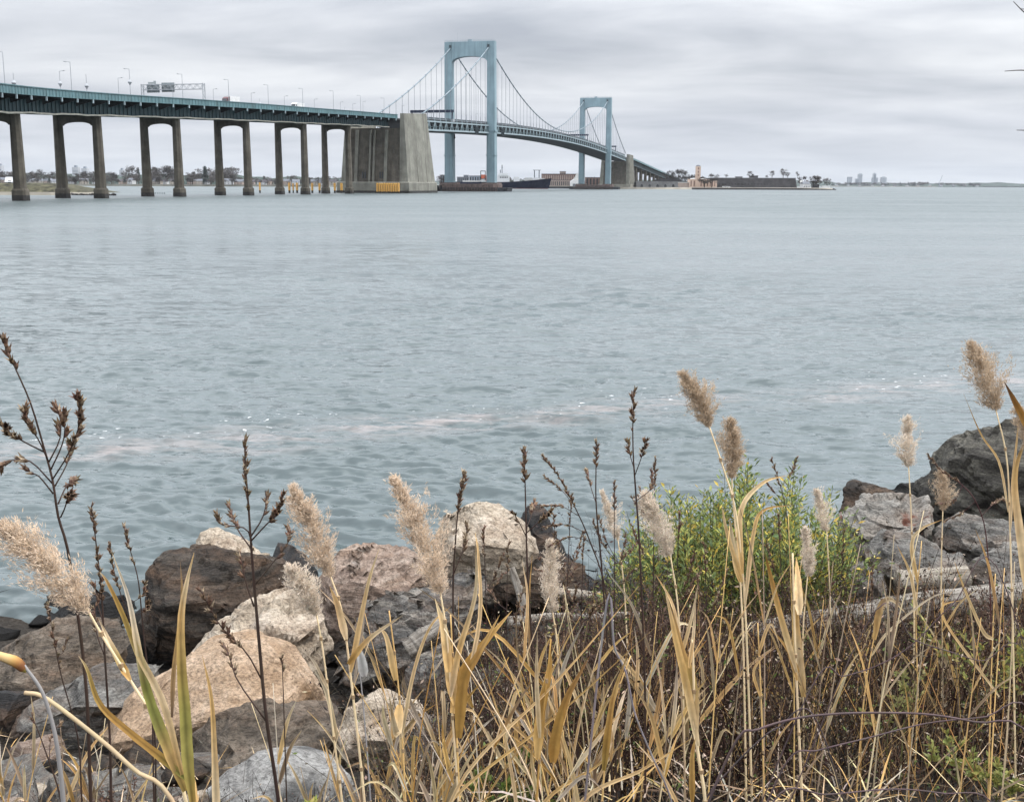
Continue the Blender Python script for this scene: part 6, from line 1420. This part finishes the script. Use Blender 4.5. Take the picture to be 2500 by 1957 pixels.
filler(26, (1680, 2600), (3.4, 5.6), (0.5, 1.2), lambda px: 'thin upright dry reed ' + ('in front of the bush' if px < 1950 else 'in front of the long log' if px < 2250 else 'near the right edge'), 'upright dry reeds on the right', [BEIGE, TAN, (0.42, .33, .22), (0.36, .27, .18), TAN], 0.12, (4, 9))
filler(9, (640, 1000), (3.4, 5.0), (0.4, 0.9), lambda px: 'slim dry reed in front of the brown slab and pale rock', 'slim reeds before the left rocks', POOL, 0.4, (6, 14))
filler(12, (-20, 330), (3.2, 4.6), (0.3, 0.75), lambda px: 'slim dry grass stalk in the lower left corner', 'slim stalks lower left', POOL, 0.3, (5, 12))
# ---------------- dead seed stalks
def capsule(mb, p, d, L, r):
    """open seed capsule: vase with pointed teeth"""
    d = d.normalized(); a = d.cross(Vector((.3, .9, .2))).normalized(); b_ = d.cross(a); n = 5; w = L * .19
    c0 = jit((0.085, 0.05, 0.034), .35, r); c1 = jit((0.20, 0.13, 0.082), .35, r)
    if r.random() < .15: c1 = (0.40, .31, .21)
    vs = [p]; cs = [c0]
    for f, rr in ((.35, w), (.68, w * 1.05)):
        for k in range(n): th = 6.283 * k / n; vs.append(p + d * L * f + (a * math.cos(th) + b_ * math.sin(th)) * rr); cs.append(c0 if f < .5 else c1)
    for k in range(n): th = 6.283 * (k + .5) / n; vs.append(p + d * L * r.uniform(.95, 1.15) + (a * math.cos(th) + b_ * math.sin(th)) * w * r.uniform(1.3, 2.7)); cs.append(c1)
    fs = [(0, 1 + (k + 1) % n, 1 + k) for k in range(n)] + [(1 + k, 1 + (k + 1) % n, 1 + n + (k + 1) % n, 1 + n + k) for k in range(n)] + [(1 + n + k, 1 + n + (k + 1) % n, 1 + 2 * n + k) for k in range(n)]
    mb.add(vs, fs, cs)
def spike(mb, pts, L, r, gap_=0.011, spread=0.7, taper_=True):
    tot = sum((b - a).length for a, b in zip(pts, pts[1:])); m = max(2, int(tot / gap_)); n = len(pts) - 1
    for i in range(m):
        t = (i + r.random() * .8) / m; k = t * n; j = min(n - 1, int(k)); p = pts[j].lerp(pts[j + 1], k - j); d = (pts[j + 1] - pts[j]).normalized()
        if r.random() < .18: continue
        s_ = Vector((r.gauss(0, 1), r.gauss(0, 1), r.gauss(0, .4))).normalized()
        capsule(mb, p, d + s_ * r.uniform(.3, spread), L * r.uniform(.7, 1.2), r)
def stalk(label, Y, main, branches, spike_from=0.0, spike_to=0.4, L=0.019, rad=.003, col=DKB, seed=1, group='dead seed stalks', gap_=.010):
    """main: px tip -> base; branches: px from joint outward to its tip"""
    L *= 1.3; gap_ *= .74
    r = random.Random(seed); full = to_ground(path(main, Y)); t = thing('seed_stalk', full[-1], label, 'plant', group)
    sp = spline(full, 30); n = len(sp); mb = MB(); mb.tube(sp, [lerp(rad * .45, rad * 1.5, i / (n - 1)) for i in range(n)], 6, [jit(col, .2, r) for _ in sp]); mb.build('stem', STEMM, t, smooth=True)
    vis = spline(path(main, Y), 30); i1 = max(2, int(30 * spike_to)); mb = MB(); spike(mb, vis[:i1 + 1][::-1], L, r, gap_); mb.build('seed_head', STEMM, t)
    for bp_ in branches:
        P = spline(path(bp_, Y, r.uniform(-.12, .12)), 8); mb = MB(); mb.tube(P, [lerp(rad * .6, rad * .3, k / 8) for k in range(9)], 5, [jit(col, .2, r)] * 9); bo = mb.build('branch', STEMM, t, smooth=True)
        mb = MB(); spike(mb, P[3:], L, r, gap_ * 1.05); mb.build('seed_head', STEMM, bo, origin=world_loc(t))
    return t
stalk('tall dark branching seed stalk leaning left at the left edge', 2.8, [(2, 822), (38, 900), (75, 985), (105, 1085), (128, 1170), (142, 1260), (165, 1340), (190, 1500), (212, 1700), (222, 1957)],
      [[(118, 1130), (145, 1075), (148, 1030), (140, 1000)], [(128, 1170), (165, 1110), (192, 1040), (192, 968)], [(118, 1125), (95, 1075), (70, 1035), (58, 995)], [(128, 1180), (80, 1130), (40, 1120), (0, 1140)], [(112, 1105), (62, 1080), (30, 1060), (12, 1040)],
       [(132, 1190), (160, 1140), (172, 1105), (176, 1085)], [(130, 1205), (98, 1165), (80, 1155), (72, 1150)], [(142, 1230), (160, 1190), (175, 1175), (178, 1168)], [(148, 1262), (158, 1240), (165, 1215), (168, 1205)], [(122, 1150), (150, 1090), (158, 1050), (155, 1010)]], spike_to=.16, L=.021, seed=1, rad=.0036)
stalk('dark branched seed stalk in front of the big dark boulder', 3.1, [(597, 1078), (600, 1150), (607, 1240), (613, 1330), (620, 1420), (632, 1560), (650, 1750), (680, 1957)],
      [[(613, 1320), (650, 1280), (680, 1250), (690, 1208)], [(612, 1310), (640, 1265), (650, 1225), (647, 1198)], [(614, 1340), (585, 1300), (570, 1270), (560, 1236)], [(615, 1330), (600, 1290), (540, 1280), (533, 1262)], [(620, 1430), (660, 1380), (700, 1330), (710, 1295)],
       [(620, 1480), (600, 1420), (590, 1370), (582, 1345)], [(640, 1660), (600, 1590), (540, 1530), (490, 1440)], [(650, 1760), (580, 1660), (560, 1600), (545, 1570)]], spike_to=.30, L=.019, seed=2, rad=.0042)
stalk('dark slender seed stalk rising left of the leafy green blades', 2.9, [(223, 1233), (235, 1330), (248, 1450), (256, 1600), (268, 1800), (272, 1957)], [[(252, 1520), (238, 1470), (232, 1430)], [(255, 1600), (235, 1540), (232, 1480)]], spike_to=.45, L=.016, seed=3)
stalk('short leaning seed stalk over the water left of the dark boulder', 3.1, [(303, 1290), (320, 1350), (338, 1420), (350, 1540), (378, 1800), (380, 1957)], [], spike_to=.3, L=.015, seed=4, rad=.0022)
stalk('thin seed stalk between the plume and the green blades', 3.0, [(268, 1320), (280, 1400), (330, 1560), (368, 1700), (376, 1957)], [[(300, 1480), (345, 1455), (352, 1420)], [(310, 1510), (355, 1490), (362, 1470)]], spike_to=.35, L=.015, seed=5, rad=.002)
stalk('low brown seed stalk beside the layered slab', 2.9, [(118, 1480), (132, 1560), (150, 1650), (190, 1800), (200, 1957)], [[(140, 1600), (155, 1590), (160, 1560)]], spike_to=.5, L=.014, seed=6, rad=.002)
stalk('dark feathery seed stalk right of the long plume', 3.3, [(1132, 1163), (1120, 1230), (1112, 1320), (1106, 1450), (1110, 1700), (1118, 1957)], [[(1108, 1400), (1130, 1340), (1140, 1290)]], spike_to=.3, L=.019, seed=7, gap_=.007)
stalk('dark upright seed stalk in front of the cream boulder', 3.4, [(1280, 1102), (1282, 1180), (1284, 1260), (1288, 1400), (1300, 1600), (1315, 1957)], [[(1285, 1290), (1300, 1250), (1303, 1225)], [(1285, 1310), (1265, 1270), (1252, 1250)], [(1286, 1300), (1320, 1270), (1345, 1250)]], spike_to=.22, L=.019, seed=8, gap_=.008)
stalk('arching feathery brown stalk bending left above the black rock', 3.8, [(1325, 1112), (1365, 1165), (1400, 1230), (1440, 1320), (1480, 1450), (1500, 1700)], [[(1400, 1230), (1365, 1190), (1330, 1165)], [(1415, 1260), (1370, 1235), (1325, 1235)], [(1430, 1300), (1380, 1280), (1330, 1285)], [(1440, 1320), (1390, 1310), (1345, 1330)]], spike_to=.45, L=.013, seed=9, rad=.0024, gap_=.006)
stalk('dark seed stalk left of the tallest one above the twigs', 3.9, [(1457, 1080), (1455, 1150), (1456, 1240), (1470, 1400), (1490, 1700)], [[(1456, 1230), (1440, 1180), (1436, 1150)]], spike_to=.25, L=.017, seed=10)
stalk('tallest dark seed stalk rising above the left end of the bush', 3.7, [(1547, 956), (1545, 1030), (1546, 1110), (1552, 1200), (1562, 1350), (1575, 1700)], [[(1550, 1160), (1568, 1110), (1575, 1075)], [(1550, 1150), (1538, 1110), (1532, 1080)], [(1556, 1220), (1590, 1190), (1590, 1140)]], spike_to=.28, L=.018, seed=11)
stalk('dark red feathery stalk bending left below the huge boulder', 4.6, [(2268, 1112), (2300, 1150), (2345, 1180), (2385, 1230), (2410, 1330), (2420, 1600)], [[(2350, 1185), (2330, 1220), (2290, 1230)], [(2380, 1225), (2350, 1250), (2310, 1270)], [(2395, 1260), (2425, 1230), (2450, 1215)]], spike_to=.4, L=.014, seed=12, rad=.0022, col=(0.08, .03, .03), gap_=.006)
stalk('brown feathery stalk rising out of the right of the bush', 5.0, [(1884, 1122), (1900, 1170), (1918, 1240), (1930, 1380), (1936, 1700)], [[(1905, 1190), (1930, 1160), (1945, 1120)], [(1915, 1230), (1890, 1200), (1875, 1180)]], spike_to=.35, L=.015, seed=13, rad=.002, gap_=.007)
stalk('short dark stalk before the pale rock at the bottom', 3.2, [(688, 1600), (692, 1700), (700, 1957)], [], spike_to=.3, L=.013, seed=14, rad=.002)
stalk('thin dark stalk leaning left over the lower left rubble', 2.8, [(78, 1745), (110, 1830), (150, 1957)], [[(120, 1860), (125, 1800), (150, 1760)]], spike_to=.15, L=.012, seed=15, rad=.0024)
sr2 = random.Random(314)
for k, (px, yt, Y) in enumerate([(1395, 1210, 4.6), (1425, 1300, 4.3), (1500, 1180, 4.8), (1600, 1120, 4.9), (1660, 1250, 4.5), (1352, 1255, 4.7), (1240, 1330, 4.2), (1720, 1330, 4.4), (1900, 1260, 4.8), (2130, 1380, 4.4), (1180, 1290, 4.4), (2060, 1300, 5.2)]):
    dx = sr2.uniform(-25, 25); m_ = [(px, yt), (px + dx * .3, yt + 90), (px + dx * .6, yt + 200), (px + dx, yt + 380), (px + dx * 1.4, 1800)]
    bs = []
    for q in range(sr2.randint(3, 6)):
        f = sr2.uniform(.25, .9); jx, jy = px + dx * f * .8, yt + 90 + 230 * f; sg = sr2.choice((-1, 1)); w = sr2.uniform(22, 60)
        bs.append([(jx, jy), (jx + sg * w * .5, jy - sr2.uniform(15, 40)), (jx + sg * w, jy - sr2.uniform(45, 110))])
    stalk('dark branching seed stalk among the weeds ' + ('left of the bush' if px < 1500 else 'in front of the bush'), Y, m_, bs, spike_to=.22, L=.016, seed=100 + k, rad=.0024, group='dark weed stalks around the bush', col=(0.05, .03, .025))
# ---------------- fine dark twiggy shrub left of the bush
def twig_shrub(name, base, n, hgt, spread, col, label, seed, leafcol=None, mat=STEMM, lean=0.0, nleaf=5, leafL=.016):
    r = random.Random(seed); t = thing(name, base, label, 'shrub'); sb = MB(); lb = MB()
    def grow(p, d, L, rad, lvl):
        q = p + d * L; mid = p.lerp(q, .5) + Vector((r.gauss(0, .04), r.gauss(0, .04), r.gauss(0, .03))) * L
        sb.tube([p, mid, q], [rad, rad * .8, rad * .6], 4, jit(col, .2, r), cap=False)
        if lvl > 0:
            for k in range(r.randint(2, 3)):
                f = r.uniform(.3, 1); o = mid.lerp(q, f); nd = (d + Vector((r.gauss(0, .55), r.gauss(0, .4), r.gauss(0.1, .35)))).normalized(); grow(o, nd, L * r.uniform(.5, .75), rad * .6, lvl - 1)
        if leafcol and lvl < 2:
            for k in range(nleaf):
                o = p.lerp(q, r.random()); ld = (d + Vector((r.gauss(0, .8), r.gauss(0, .8), r.gauss(0, .6)))).normalized() * leafL * r.uniform(.6, 1.3); s_ = ld.cross(Vector((r.gauss(0, 1), r.gauss(0, 1), r.gauss(0, 1)))).normalized() * leafL * .2
                c = jit(r.choice(leafcol), .25, r); lb.add([o, o + ld * .45 + s_, o + ld, o + ld * .45 - s_], [(0, 1, 2, 3)], c)
    for i in range(n):
        d = Vector((r.gauss(lean, spread), r.gauss(0, spread), 1)).normalized(); grow(Vector(base) + Vector((r.gauss(0, .06), r.gauss(0, .06), 0)), d, hgt * r.uniform(.35, .5), .0042, 3)
    sb.build('stem', STEMM, t)
    if leafcol: lb.build('foliage', mat, t)
    return t
def gp(px, Y): x = at(px, 1500, Y).x; return Vector((x, Y, zg(x, Y) - .02))
twig_shrub('twiggy_shrub', gp(1560, 7.0), 7, 1.5, .2, (0.045, .04, .045), 'dark leafless twiggy shrub at the left end of the bush', 31, [(0.05, .045, .055), (0.09, .06, .06)], lean=-.1, nleaf=3, leafL=.02)
twig_shrub('seedy_weed', gp(1530, 5.6), 8, 0.95, .18, (0.09, .055, .042), 'brown seedy weed clump in front of the twiggy shrub', 32, [(0.14, .085, .06), (0.09, .055, .045), (.2, .13, .09)], nleaf=8)
twig_shrub('seedy_weed', gp(1420, 6.2), 7, 0.8, .25, (0.08, .05, .04), 'rusty seedy weed below the black rock', 33, [(0.16, .10, .075), (0.10, .06, .05)], nleaf=8)
twig_shrub('seedy_weed', gp(1925, 5.4), 6, 1.1, .14, (0.07, .045, .035), 'dark brown seedy weed in front of the right of the bush', 34, [(0.12, .075, .055), (0.08, .05, .04)], nleaf=8)
twig_shrub('seedy_weed', gp(2440, 6.2), 8, 0.95, .25, (0.13, .085, .055), 'rusty tan weed clump at the right edge beside the log', 35, [(0.22, .14, .09), (0.16, .10, .07)], nleaf=8)
twig_shrub('seedy_weed', gp(250, 5.0), 6, 0.42, .35, (0.07, .04, .03), 'small rusty brown weed in the lower left corner', 36, [(0.13, .06, .035), (0.09, .045, .03)], nleaf=7)
twig_shrub('leafy_weed', gp(2420, 4.9), 3, 0.8, .14, (0.20, .19, .08), 'yellow green leafy weed at the right edge', 37, [(0.30, .30, .08), (0.38, .32, .08), (0.2, .24, .08)], GREEN, nleaf=7, leafL=.034)
twig_shrub('leafy_weed', gp(2480, 3.9), 3, 0.32, .35, (0.14, .15, .05), 'pale green feathery weed in the lower right corner', 38, [(0.24, .27, .08), (0.32, .30, .09)], GREEN, nleaf=8, leafL=.03)
twig_shrub('leafy_weed', gp(2230, 4.4), 2, 0.7, .16, (0.16, .16, .06), 'pale yellow green weed among reeds below the long log', 39, [(0.28, .28, .10), (0.34, .32, .12)], GREEN, nleaf=6, leafL=.034)
twig_shrub('leafy_weed', gp(1400, 6.8), 7, 0.55, .4, (0.10, .13, .045), 'low green sprig beside the white driftwood branch', 40, [(0.13, .19, .05), (0.22, .25, .07)], GREEN, nleaf=8, leafL=.034)
twig_shrub('leafy_weed', gp(1250, 4.2), 5, 0.3, .4, (0.10, .12, .04), 'small green sprig at the bottom centre', 41, [(0.14, .21, .05), (0.2, .24, .06)], GREEN, nleaf=8, leafL=.026)
twig_shrub('leafy_weed', gp(742, 4.2), 2, 0.26, .12, (0.25, .26, .06), 'little bright green shoot before the pale bottom rock', 42, [(0.35, .40, .08), (0.4, .36, .1)], GREEN, nleaf=6, leafL=.045)
twig_shrub('leafy_weed', gp(1980, 7.6), 7, 0.5, .5, (0.10, .13, .05), 'low grey green sprigs in front of the long log', 43, [(0.17, .21, .09), (0.24, .25, .10)], GREEN, nleaf=8, leafL=.034)
for k, (px, Yw, h, lab) in enumerate([(1470, 6.6, 1.0, 'reddish brown weed clump between the white branch and the bush'), (1590, 6.2, 1.15, 'tall brown weed clump before the left end of the bush'), (1700, 6.9, .95, 'brown weed clump before the middle of the bush'), (1800, 5.8, .8, 'dark brown weed clump under the paired plumes'),
        (2080, 6.4, .8, 'brown weed clump in front of the long log'), (2250, 6.0, .75, 'dark weed clump right of the log middle'), (1180, 5.6, .75, 'dark brown weed clump beside the white splintered wood'), (1330, 5.9, .85, 'brown weed clump left of the pale upright plume'), (2520, 5.5, 1.0, 'rusty weed clump cut by the right edge')]):
    twig_shrub('brown_weed', gp(px, Yw), 9, h, .2, (0.075, .045, .034), lab, 60 + k, [(0.085, .047, .034), (0.055, .032, .025), (.13, .08, .055)], nleaf=9, leafL=.02)
# ---------------- the green bush
bx = at(1800, 1400, 10.2).x; bb = Vector((bx, 10.2, zg(bx, 10.2)))
bt_ = thing('green_bush', bb, 'dense green leafy bush with yellowing leaves in front of the water', 'bush')
br_ = random.Random(8); sb = MB(); lb = MB()
for i in range(560):
    a = br_.uniform(0, 6.283); q = br_.random() ** .5; rx, ry = 1.28 * q * math.cos(a), .85 * q * math.sin(a)
    if i % 5 == 0: rx -= br_.uniform(.2, .75)
    top_h = 1.50 * (1 - .50 * min(1.3, abs(rx - .12) / 1.25) ** 2.0) * br_.uniform(.66, 1.1) * (1 - .10 * abs(ry)) * (1 + .34 * mnoise.noise(Vector((rx * 2.4, ry * 2.4, 4))))
    if br_.random() < .4: top_h *= br_.uniform(.45, .85)
    p0 = bb + Vector((rx * .42, ry * .45, -.05)); p2 = bb + Vector((rx * 1.02 + br_.gauss(0, .06), ry * 1.05 + br_.gauss(0, .06), top_h)); p1 = p0.lerp(p2, .5) + Vector((rx * .16, ry * .14, .05))
    sp = spline([p0, p1, p2], 8)
    sb.tube(sp, [lerp(.007, .0018, k / 8) for k in range(9)], 4, jit((0.075, .07, .04), .2, br_), cap=False)
    yl = br_.random()
    nl = int(52 * top_h / 1.4) + 10
    for k in range(nl):
        f = 0.30 + .70 * (k + br_.random()) / nl; kk = f * 8; j = min(7, int(kk)); p = sp[j].lerp(sp[j + 1], kk - j); d = (sp[j + 1] - sp[j]).normalized()
        th = k * 2.4 + br_.random(); s_ = d.cross(Vector((.2, .9, .1))).normalized(); u = s_.cross(d); out_d = (s_ * math.cos(th) + u * math.sin(th)) * br_.uniform(.5, 1.0) + d * br_.uniform(.4, 1.0)
        p = p + (s_ * math.cos(th) + u * math.sin(th)) * br_.uniform(0, .07)
        LL = br_.uniform(.042, .082); ld = out_d.normalized() * LL; w_ = ld.cross(Vector((br_.gauss(0, .5), br_.gauss(0, .5), 1))).normalized() * LL * br_.uniform(.14, .22); nn = w_.cross(ld).normalized() * LL * .06
        rr = br_.random()
        c = (0.56, .46, .09) if rr < .07 + .12 * (yl > .75) else (0.36, .38, .10) if rr < .34 else (0.21, .28, .09) if rr < .74 else (0.11, .165, .065)
        c = jit((c[0] * 1.2, c[1] * 1.1, c[2] * 1.1), .24, br_)
        lb.add([p, p + ld * .45 + w_ + nn, p + ld, p + ld * .45 - w_ + nn, p + ld * .5 - nn], [(0, 4, 2, 1), (0, 3, 2, 4)], c)
sb.build('stem', STEMM, bt_); lb.build('foliage', GREEN, bt_)
# ---------------- bramble canes arching through the lower right
def cane(label, pts, Y, rad, col=(0.11, .075, .075), seed=1, dY=0.0):
    P = path(pts, Y, dY); P = to_ground(P[::-1])[::-1]; P = to_ground(P); r = random.Random(seed)
    t = thing('bramble_cane', P[0], label, 'bramble'); sp = spline(P, 40); mb = MB(); mb.tube(sp, [rad * (1 - .35 * k / 40) for k in range(41)], 6, [jit(col, .2, r) for _ in sp]); mb.build('stem', STEMM, t, smooth=True)
    mb = MB()
    for k in range(60):
        q = r.randrange(1, 40); d = Vector((r.gauss(0, 1), r.gauss(0, 1), r.gauss(0, 1))).normalized(); p = sp[q].lerp(sp[q - 1], r.random()); s_ = d.cross(Vector((.1, .4, .8))).normalized() * .0012
        mb.add([p - s_, p + s_, p + d * r.uniform(.004, .008)], [(0, 1, 2)], col)
    mb.build('thorn', STEMM, t)['kind'] = 'stuff'
cane('thickest bramble cane arching across the lower right', [(1790, 1820), (1850, 1780), (1946, 1752), (2049, 1741), (2163, 1739), (2269, 1743), (2383, 1762), (2510, 1795)], 3.0, .0042, seed=1)
cane('second bramble cane just below the thickest one', [(1920, 1860), (2000, 1830), (2120, 1800), (2260, 1765), (2400, 1750), (2520, 1740)], 3.1, .003, seed=2)
cane('dark bramble cane rising from bottom centre to the right', [(1720, 1957), (1780, 1880), (1850, 1810), (1900, 1775), (1990, 1750)], 3.1, .003, (0.08, .06, .06), 3)
cane('low bramble cane along the bottom right edge', [(1900, 1940), (2020, 1938), (2180, 1925), (2300, 1935), (2420, 1957)], 2.9, .0028, seed=4)
cane('thin bramble cane looping in front of the long log', [(1990, 1660), (2060, 1650), (2150, 1620), (2230, 1570), (2330, 1470), (2440, 1395)], 3.4, .0024, seed=5)
cane('thin bramble cane crossing below the log at right', [(2130, 1500), (2230, 1560), (2320, 1590), (2400, 1612), (2510, 1600)], 3.5, .0022, seed=6)
cane('grey bent twig leaning through the reeds at bottom centre', [(1480, 1480), (1500, 1580), (1528, 1640), (1550, 1740), (1590, 1840), (1640, 1957)], 3.0, .0034, (0.27, .24, .245), 7)
for k, (x0, y0, x1, y1) in enumerate([(1130, 1900, 1560, 1430), (1600, 1530, 1100, 1957), (1420, 1957, 1690, 1800), (1260, 1957, 1170, 1600), (1330, 1690, 1410, 1957), (1560, 1780, 1330, 1957)]):
    one_blade([(x0, max(y0, y1)) if False else ((x0, y0) if y0 > y1 else (x1, y1)), ((x0 + x1) / 2 + 12, (y0 + y1) / 2), (x1, y1) if y0 > y1 else (x0, y0)], 2.9 + .05 * k, [11, 10, 14, 12, 15, 12][k], [jit(BEIGE, .1), jit(TAN, .1)],
              ['long straw blade slanting up to the right at bottom centre', 'long straw blade slanting down to the left at bottom centre', 'pale straw low on the ground right of bottom centre', 'wide pale blade left of bottom centre', 'straight cream straw lying across the orange blades', 'brown straw slanting under the stout reed'][k], 'straw_blade')
# ---------------- sapling outside the right edge whose twigs reach into the sky
t = thing('bare_sapling', (at(2640, 1500, 4.3).x, 4.3, zg(2.2, 4.3)), 'bare sapling at the right edge with twig tips against the sky', 'sapling')
b0 = Vector((at(2640, 1500, 4.3).x, 4.3, zg(2.2, 4.3) - .1)); tops = spline([b0, at(2640, 900, 4.3), at(2610, 300, 4.3), at(2590, -120, 4.3)], 20); mb = MB(); mb.tube(tops, [lerp(.016, .004, k / 20) for k in range(21)], 7, (0.10, .085, .075)); mb.build('trunk', STEMM, t, smooth=True)
for pts in ([(2600, 120), (2540, 60), (2500, 30), (2474, 4)], [(2606, 215), (2550, 182), (2500, 172), (2453, 174)], [(2612, 380), (2560, 335), (2510, 320), (2482, 318)], [(2600, 90), (2530, 30), (2492, 22)]):
    mb = MB(); mb.tube(spline(path(pts, 4.3), 10), [lerp(.004, .0012, k / 10) for k in range(11)], 5, (0.10, .09, .085)); mb.build('branch', STEMM, t, smooth=True)
# ---------------- the brown brush and straw litter that nobody could count
ur = random.Random(99); ub = MB(); cl_ = MB()
def brush(mb, x, y, h, pool, nl, lean=.35, ls=.014):
    b = Vector((x, y, zg(x, y) - .03)); L = Vector((ur.gauss(0, lean), ur.gauss(0, lean), 1)).normalized(); tp = b + L * h; md = b.lerp(tp, .55) + Vector((ur.gauss(0, .05), ur.gauss(0, .05), 0)) * h
    c = jit(ur.choice(pool), .3, ur); w = ur.uniform(.0011, .0024); gr = .5 if ur.random() < .09 else .02
    for sx in (Vector((1, 0, 0)), Vector((.2, 1, .1))):
        s_ = sx * w; mb.add([b - s_, b + s_, md + s_ * .8, md - s_ * .8, tp + s_ * .3, tp - s_ * .3], [(0, 1, 2, 3), (3, 2, 4, 5)], c)
    for k in range(nl):
        f = ur.uniform(.15, 1); p = b.lerp(md, f * 2) if f < .5 else md.lerp(tp, f * 2 - 1); p = p + Vector((ur.gauss(0, .03), ur.gauss(0, .03), ur.gauss(0, .02)))
        d = Vector((ur.gauss(0, 1), ur.gauss(0, 1), ur.gauss(.2, .8))).normalized() * ls * ur.uniform(.6, 1.8); s_ = d.cross(Vector((ur.gauss(0, 1), ur.gauss(0, 1), ur.gauss(0, 1)))).normalized() * ls * ur.uniform(.12, .34)
        q = ur.random(); cc = jit((0.13, .17, .055) if q < gr else c if q < .74 else (0.085, .055, .04) if q < .93 else (0.52, .41, .30), .3, ur)
        mb.add([p, p + d * .5 + s_, p + d, p + d * .5 - s_], [(0, 1, 2, 3)], cc)
BR = [(0.022, .014, .011), (0.036, .022, .017), (0.018, .012, .010), (0.062, .042, .03), (0.032, .017, .014), (0.08, .042, .028)]
BR2 = [(0.075, .062, .052), (0.055, .045, .038), (0.11, .088, .068)]; BR3 = [(0.16, .105, .06), (0.10, .066, .04), (0.05, .032, .026)]
for i in range(7600):
    y = 4.0 + 4.9 * ur.random() ** .9; px = ur.uniform(980, 3300); x = at(px, 1600, y).x
    if px < 1160 and y > 7.4: continue
    cn = mnoise.noise(Vector((x * 1.3, y * 1.1, 2))) + .5 * mnoise.noise(Vector((x * 3.4, y * 3.0, 6)))
    if cn < -.22 and ur.random() < .8: continue
    kd = mnoise.noise(Vector((x * .9, y * .9, 11)))
    brush(ub, x, y, ur.uniform(.25, .85) * (1 if y < 7 else .95) * max(.45, 1 + 1.1 * cn), BR if kd < .08 else BR2 if kd < .3 else BR3, ur.randint(14, 26), .55, .019)
for i in range(420):
    y = 4.2 + 2.2 * ur.random(); px = ur.uniform(-60, 1150); x = at(px, 1700, y).x
    brush(ub, x, y, ur.uniform(.12, .4), BR, ur.randint(5, 10))
o = ub.build('brown_undergrowth', simple('brown_brush', (1, 1, 1), .85, .05, 10., vcol=True, trans=.15, spec=.1)); tag(o, 'tangled brown dead undergrowth covering the lower right bank', None, None, 'stuff')
for i in range(2600):
    y = 3.6 + 6.0 * ur.random() ** 1.2; px = ur.uniform(-100, 2640)
    if px < 1000 and ur.random() < .6: continue
    x = at(px, 1600, y).x; a = ur.uniform(0, 3.14); L = ur.uniform(.06, .3); d = Vector((math.cos(a), math.sin(a), ur.gauss(.15, .35))) * L; p = Vector((x, y, zg(x, y) + ur.uniform(.0, .12))); s_ = Vector((-math.sin(a), math.cos(a), ur.gauss(0, .5))).normalized() * ur.uniform(.0012, .004)
    c = jit(ur.choice([TAN, BEIGE, (0.3, .22, .14), (0.2, .14, .09), PALE]), .25, ur); m_ = p + d * .5 + Vector((0, 0, L * .08))
    cl_.add([p - s_, p + s_, m_ + s_, m_ - s_, p + d], [(0, 1, 2, 3), (3, 2, 4)], c)
for i in range(1150):
    y = 3.8 + 4.2 * ur.random(); px = ur.uniform(1000, 2640); x = at(px, 1600, y).x; b = Vector((x, y, zg(x, y))); h = ur.uniform(.35, .9); tp = b + Vector((ur.gauss(0, .32) * h, ur.gauss(0, .3) * h, h)); md = b.lerp(tp, .5) + Vector((ur.gauss(0, .03), 0, 0)); w = ur.uniform(.0008, .0019)
    c = jit(ur.choice([TAN, (0.36, .25, .14), (0.22, .145, .09), (0.16, .105, .07)]), .2, ur)
    for sx in (Vector((w, 0, 0)), Vector((0, w, 0))): cl_.add([b - sx, b + sx, md + sx, md - sx, tp + sx * .4, tp - sx * .4], [(0, 1, 2, 3), (3, 2, 4, 5)], c)
o = cl_.build('straw_litter', LEAF); tag(o, 'fallen straw and leaf litter over the bank', None, None, 'stuff')
# ================================================================== AIR
mb = MB(); mb.box(-9700, 9700, -60, 9700, -12, 150)
hzm = bpy.data.materials.new('pale_haze'); hzm.use_nodes = True; t = hzm.node_tree; t.nodes.clear()
o_ = N(t, 'ShaderNodeOutputMaterial'); v_ = N(t, 'ShaderNodeVolumePrincipled'); v_.inputs['Color'].default_value = (0.86, 0.92, 1.0, 1); v_.inputs['Density'].default_value = 0.000023
v_.inputs['Anisotropy'].default_value = 0.0
t.links.new(v_.outputs[0], o_.inputs['Volume'])
hb = mb.build('haze', hzm, fix=True); tag(hb, 'thin pale haze over the bay', None, None, 'stuff')
# ---------------- look-alikes told apart by their order in the picture
_by = {}
for o in sc.objects:
    if o.parent is None and o.get('label') and o.get('category'): _by.setdefault(o['label'], []).append(o)
for lab, os_ in _by.items():
    if 1 < len(os_) <= len(ORD):
        os_.sort(key=lambda o: proj(o.location)[0])
        for k, o in enumerate(os_): o['label'] = f'{lab}, {ORD[k]} from the left'
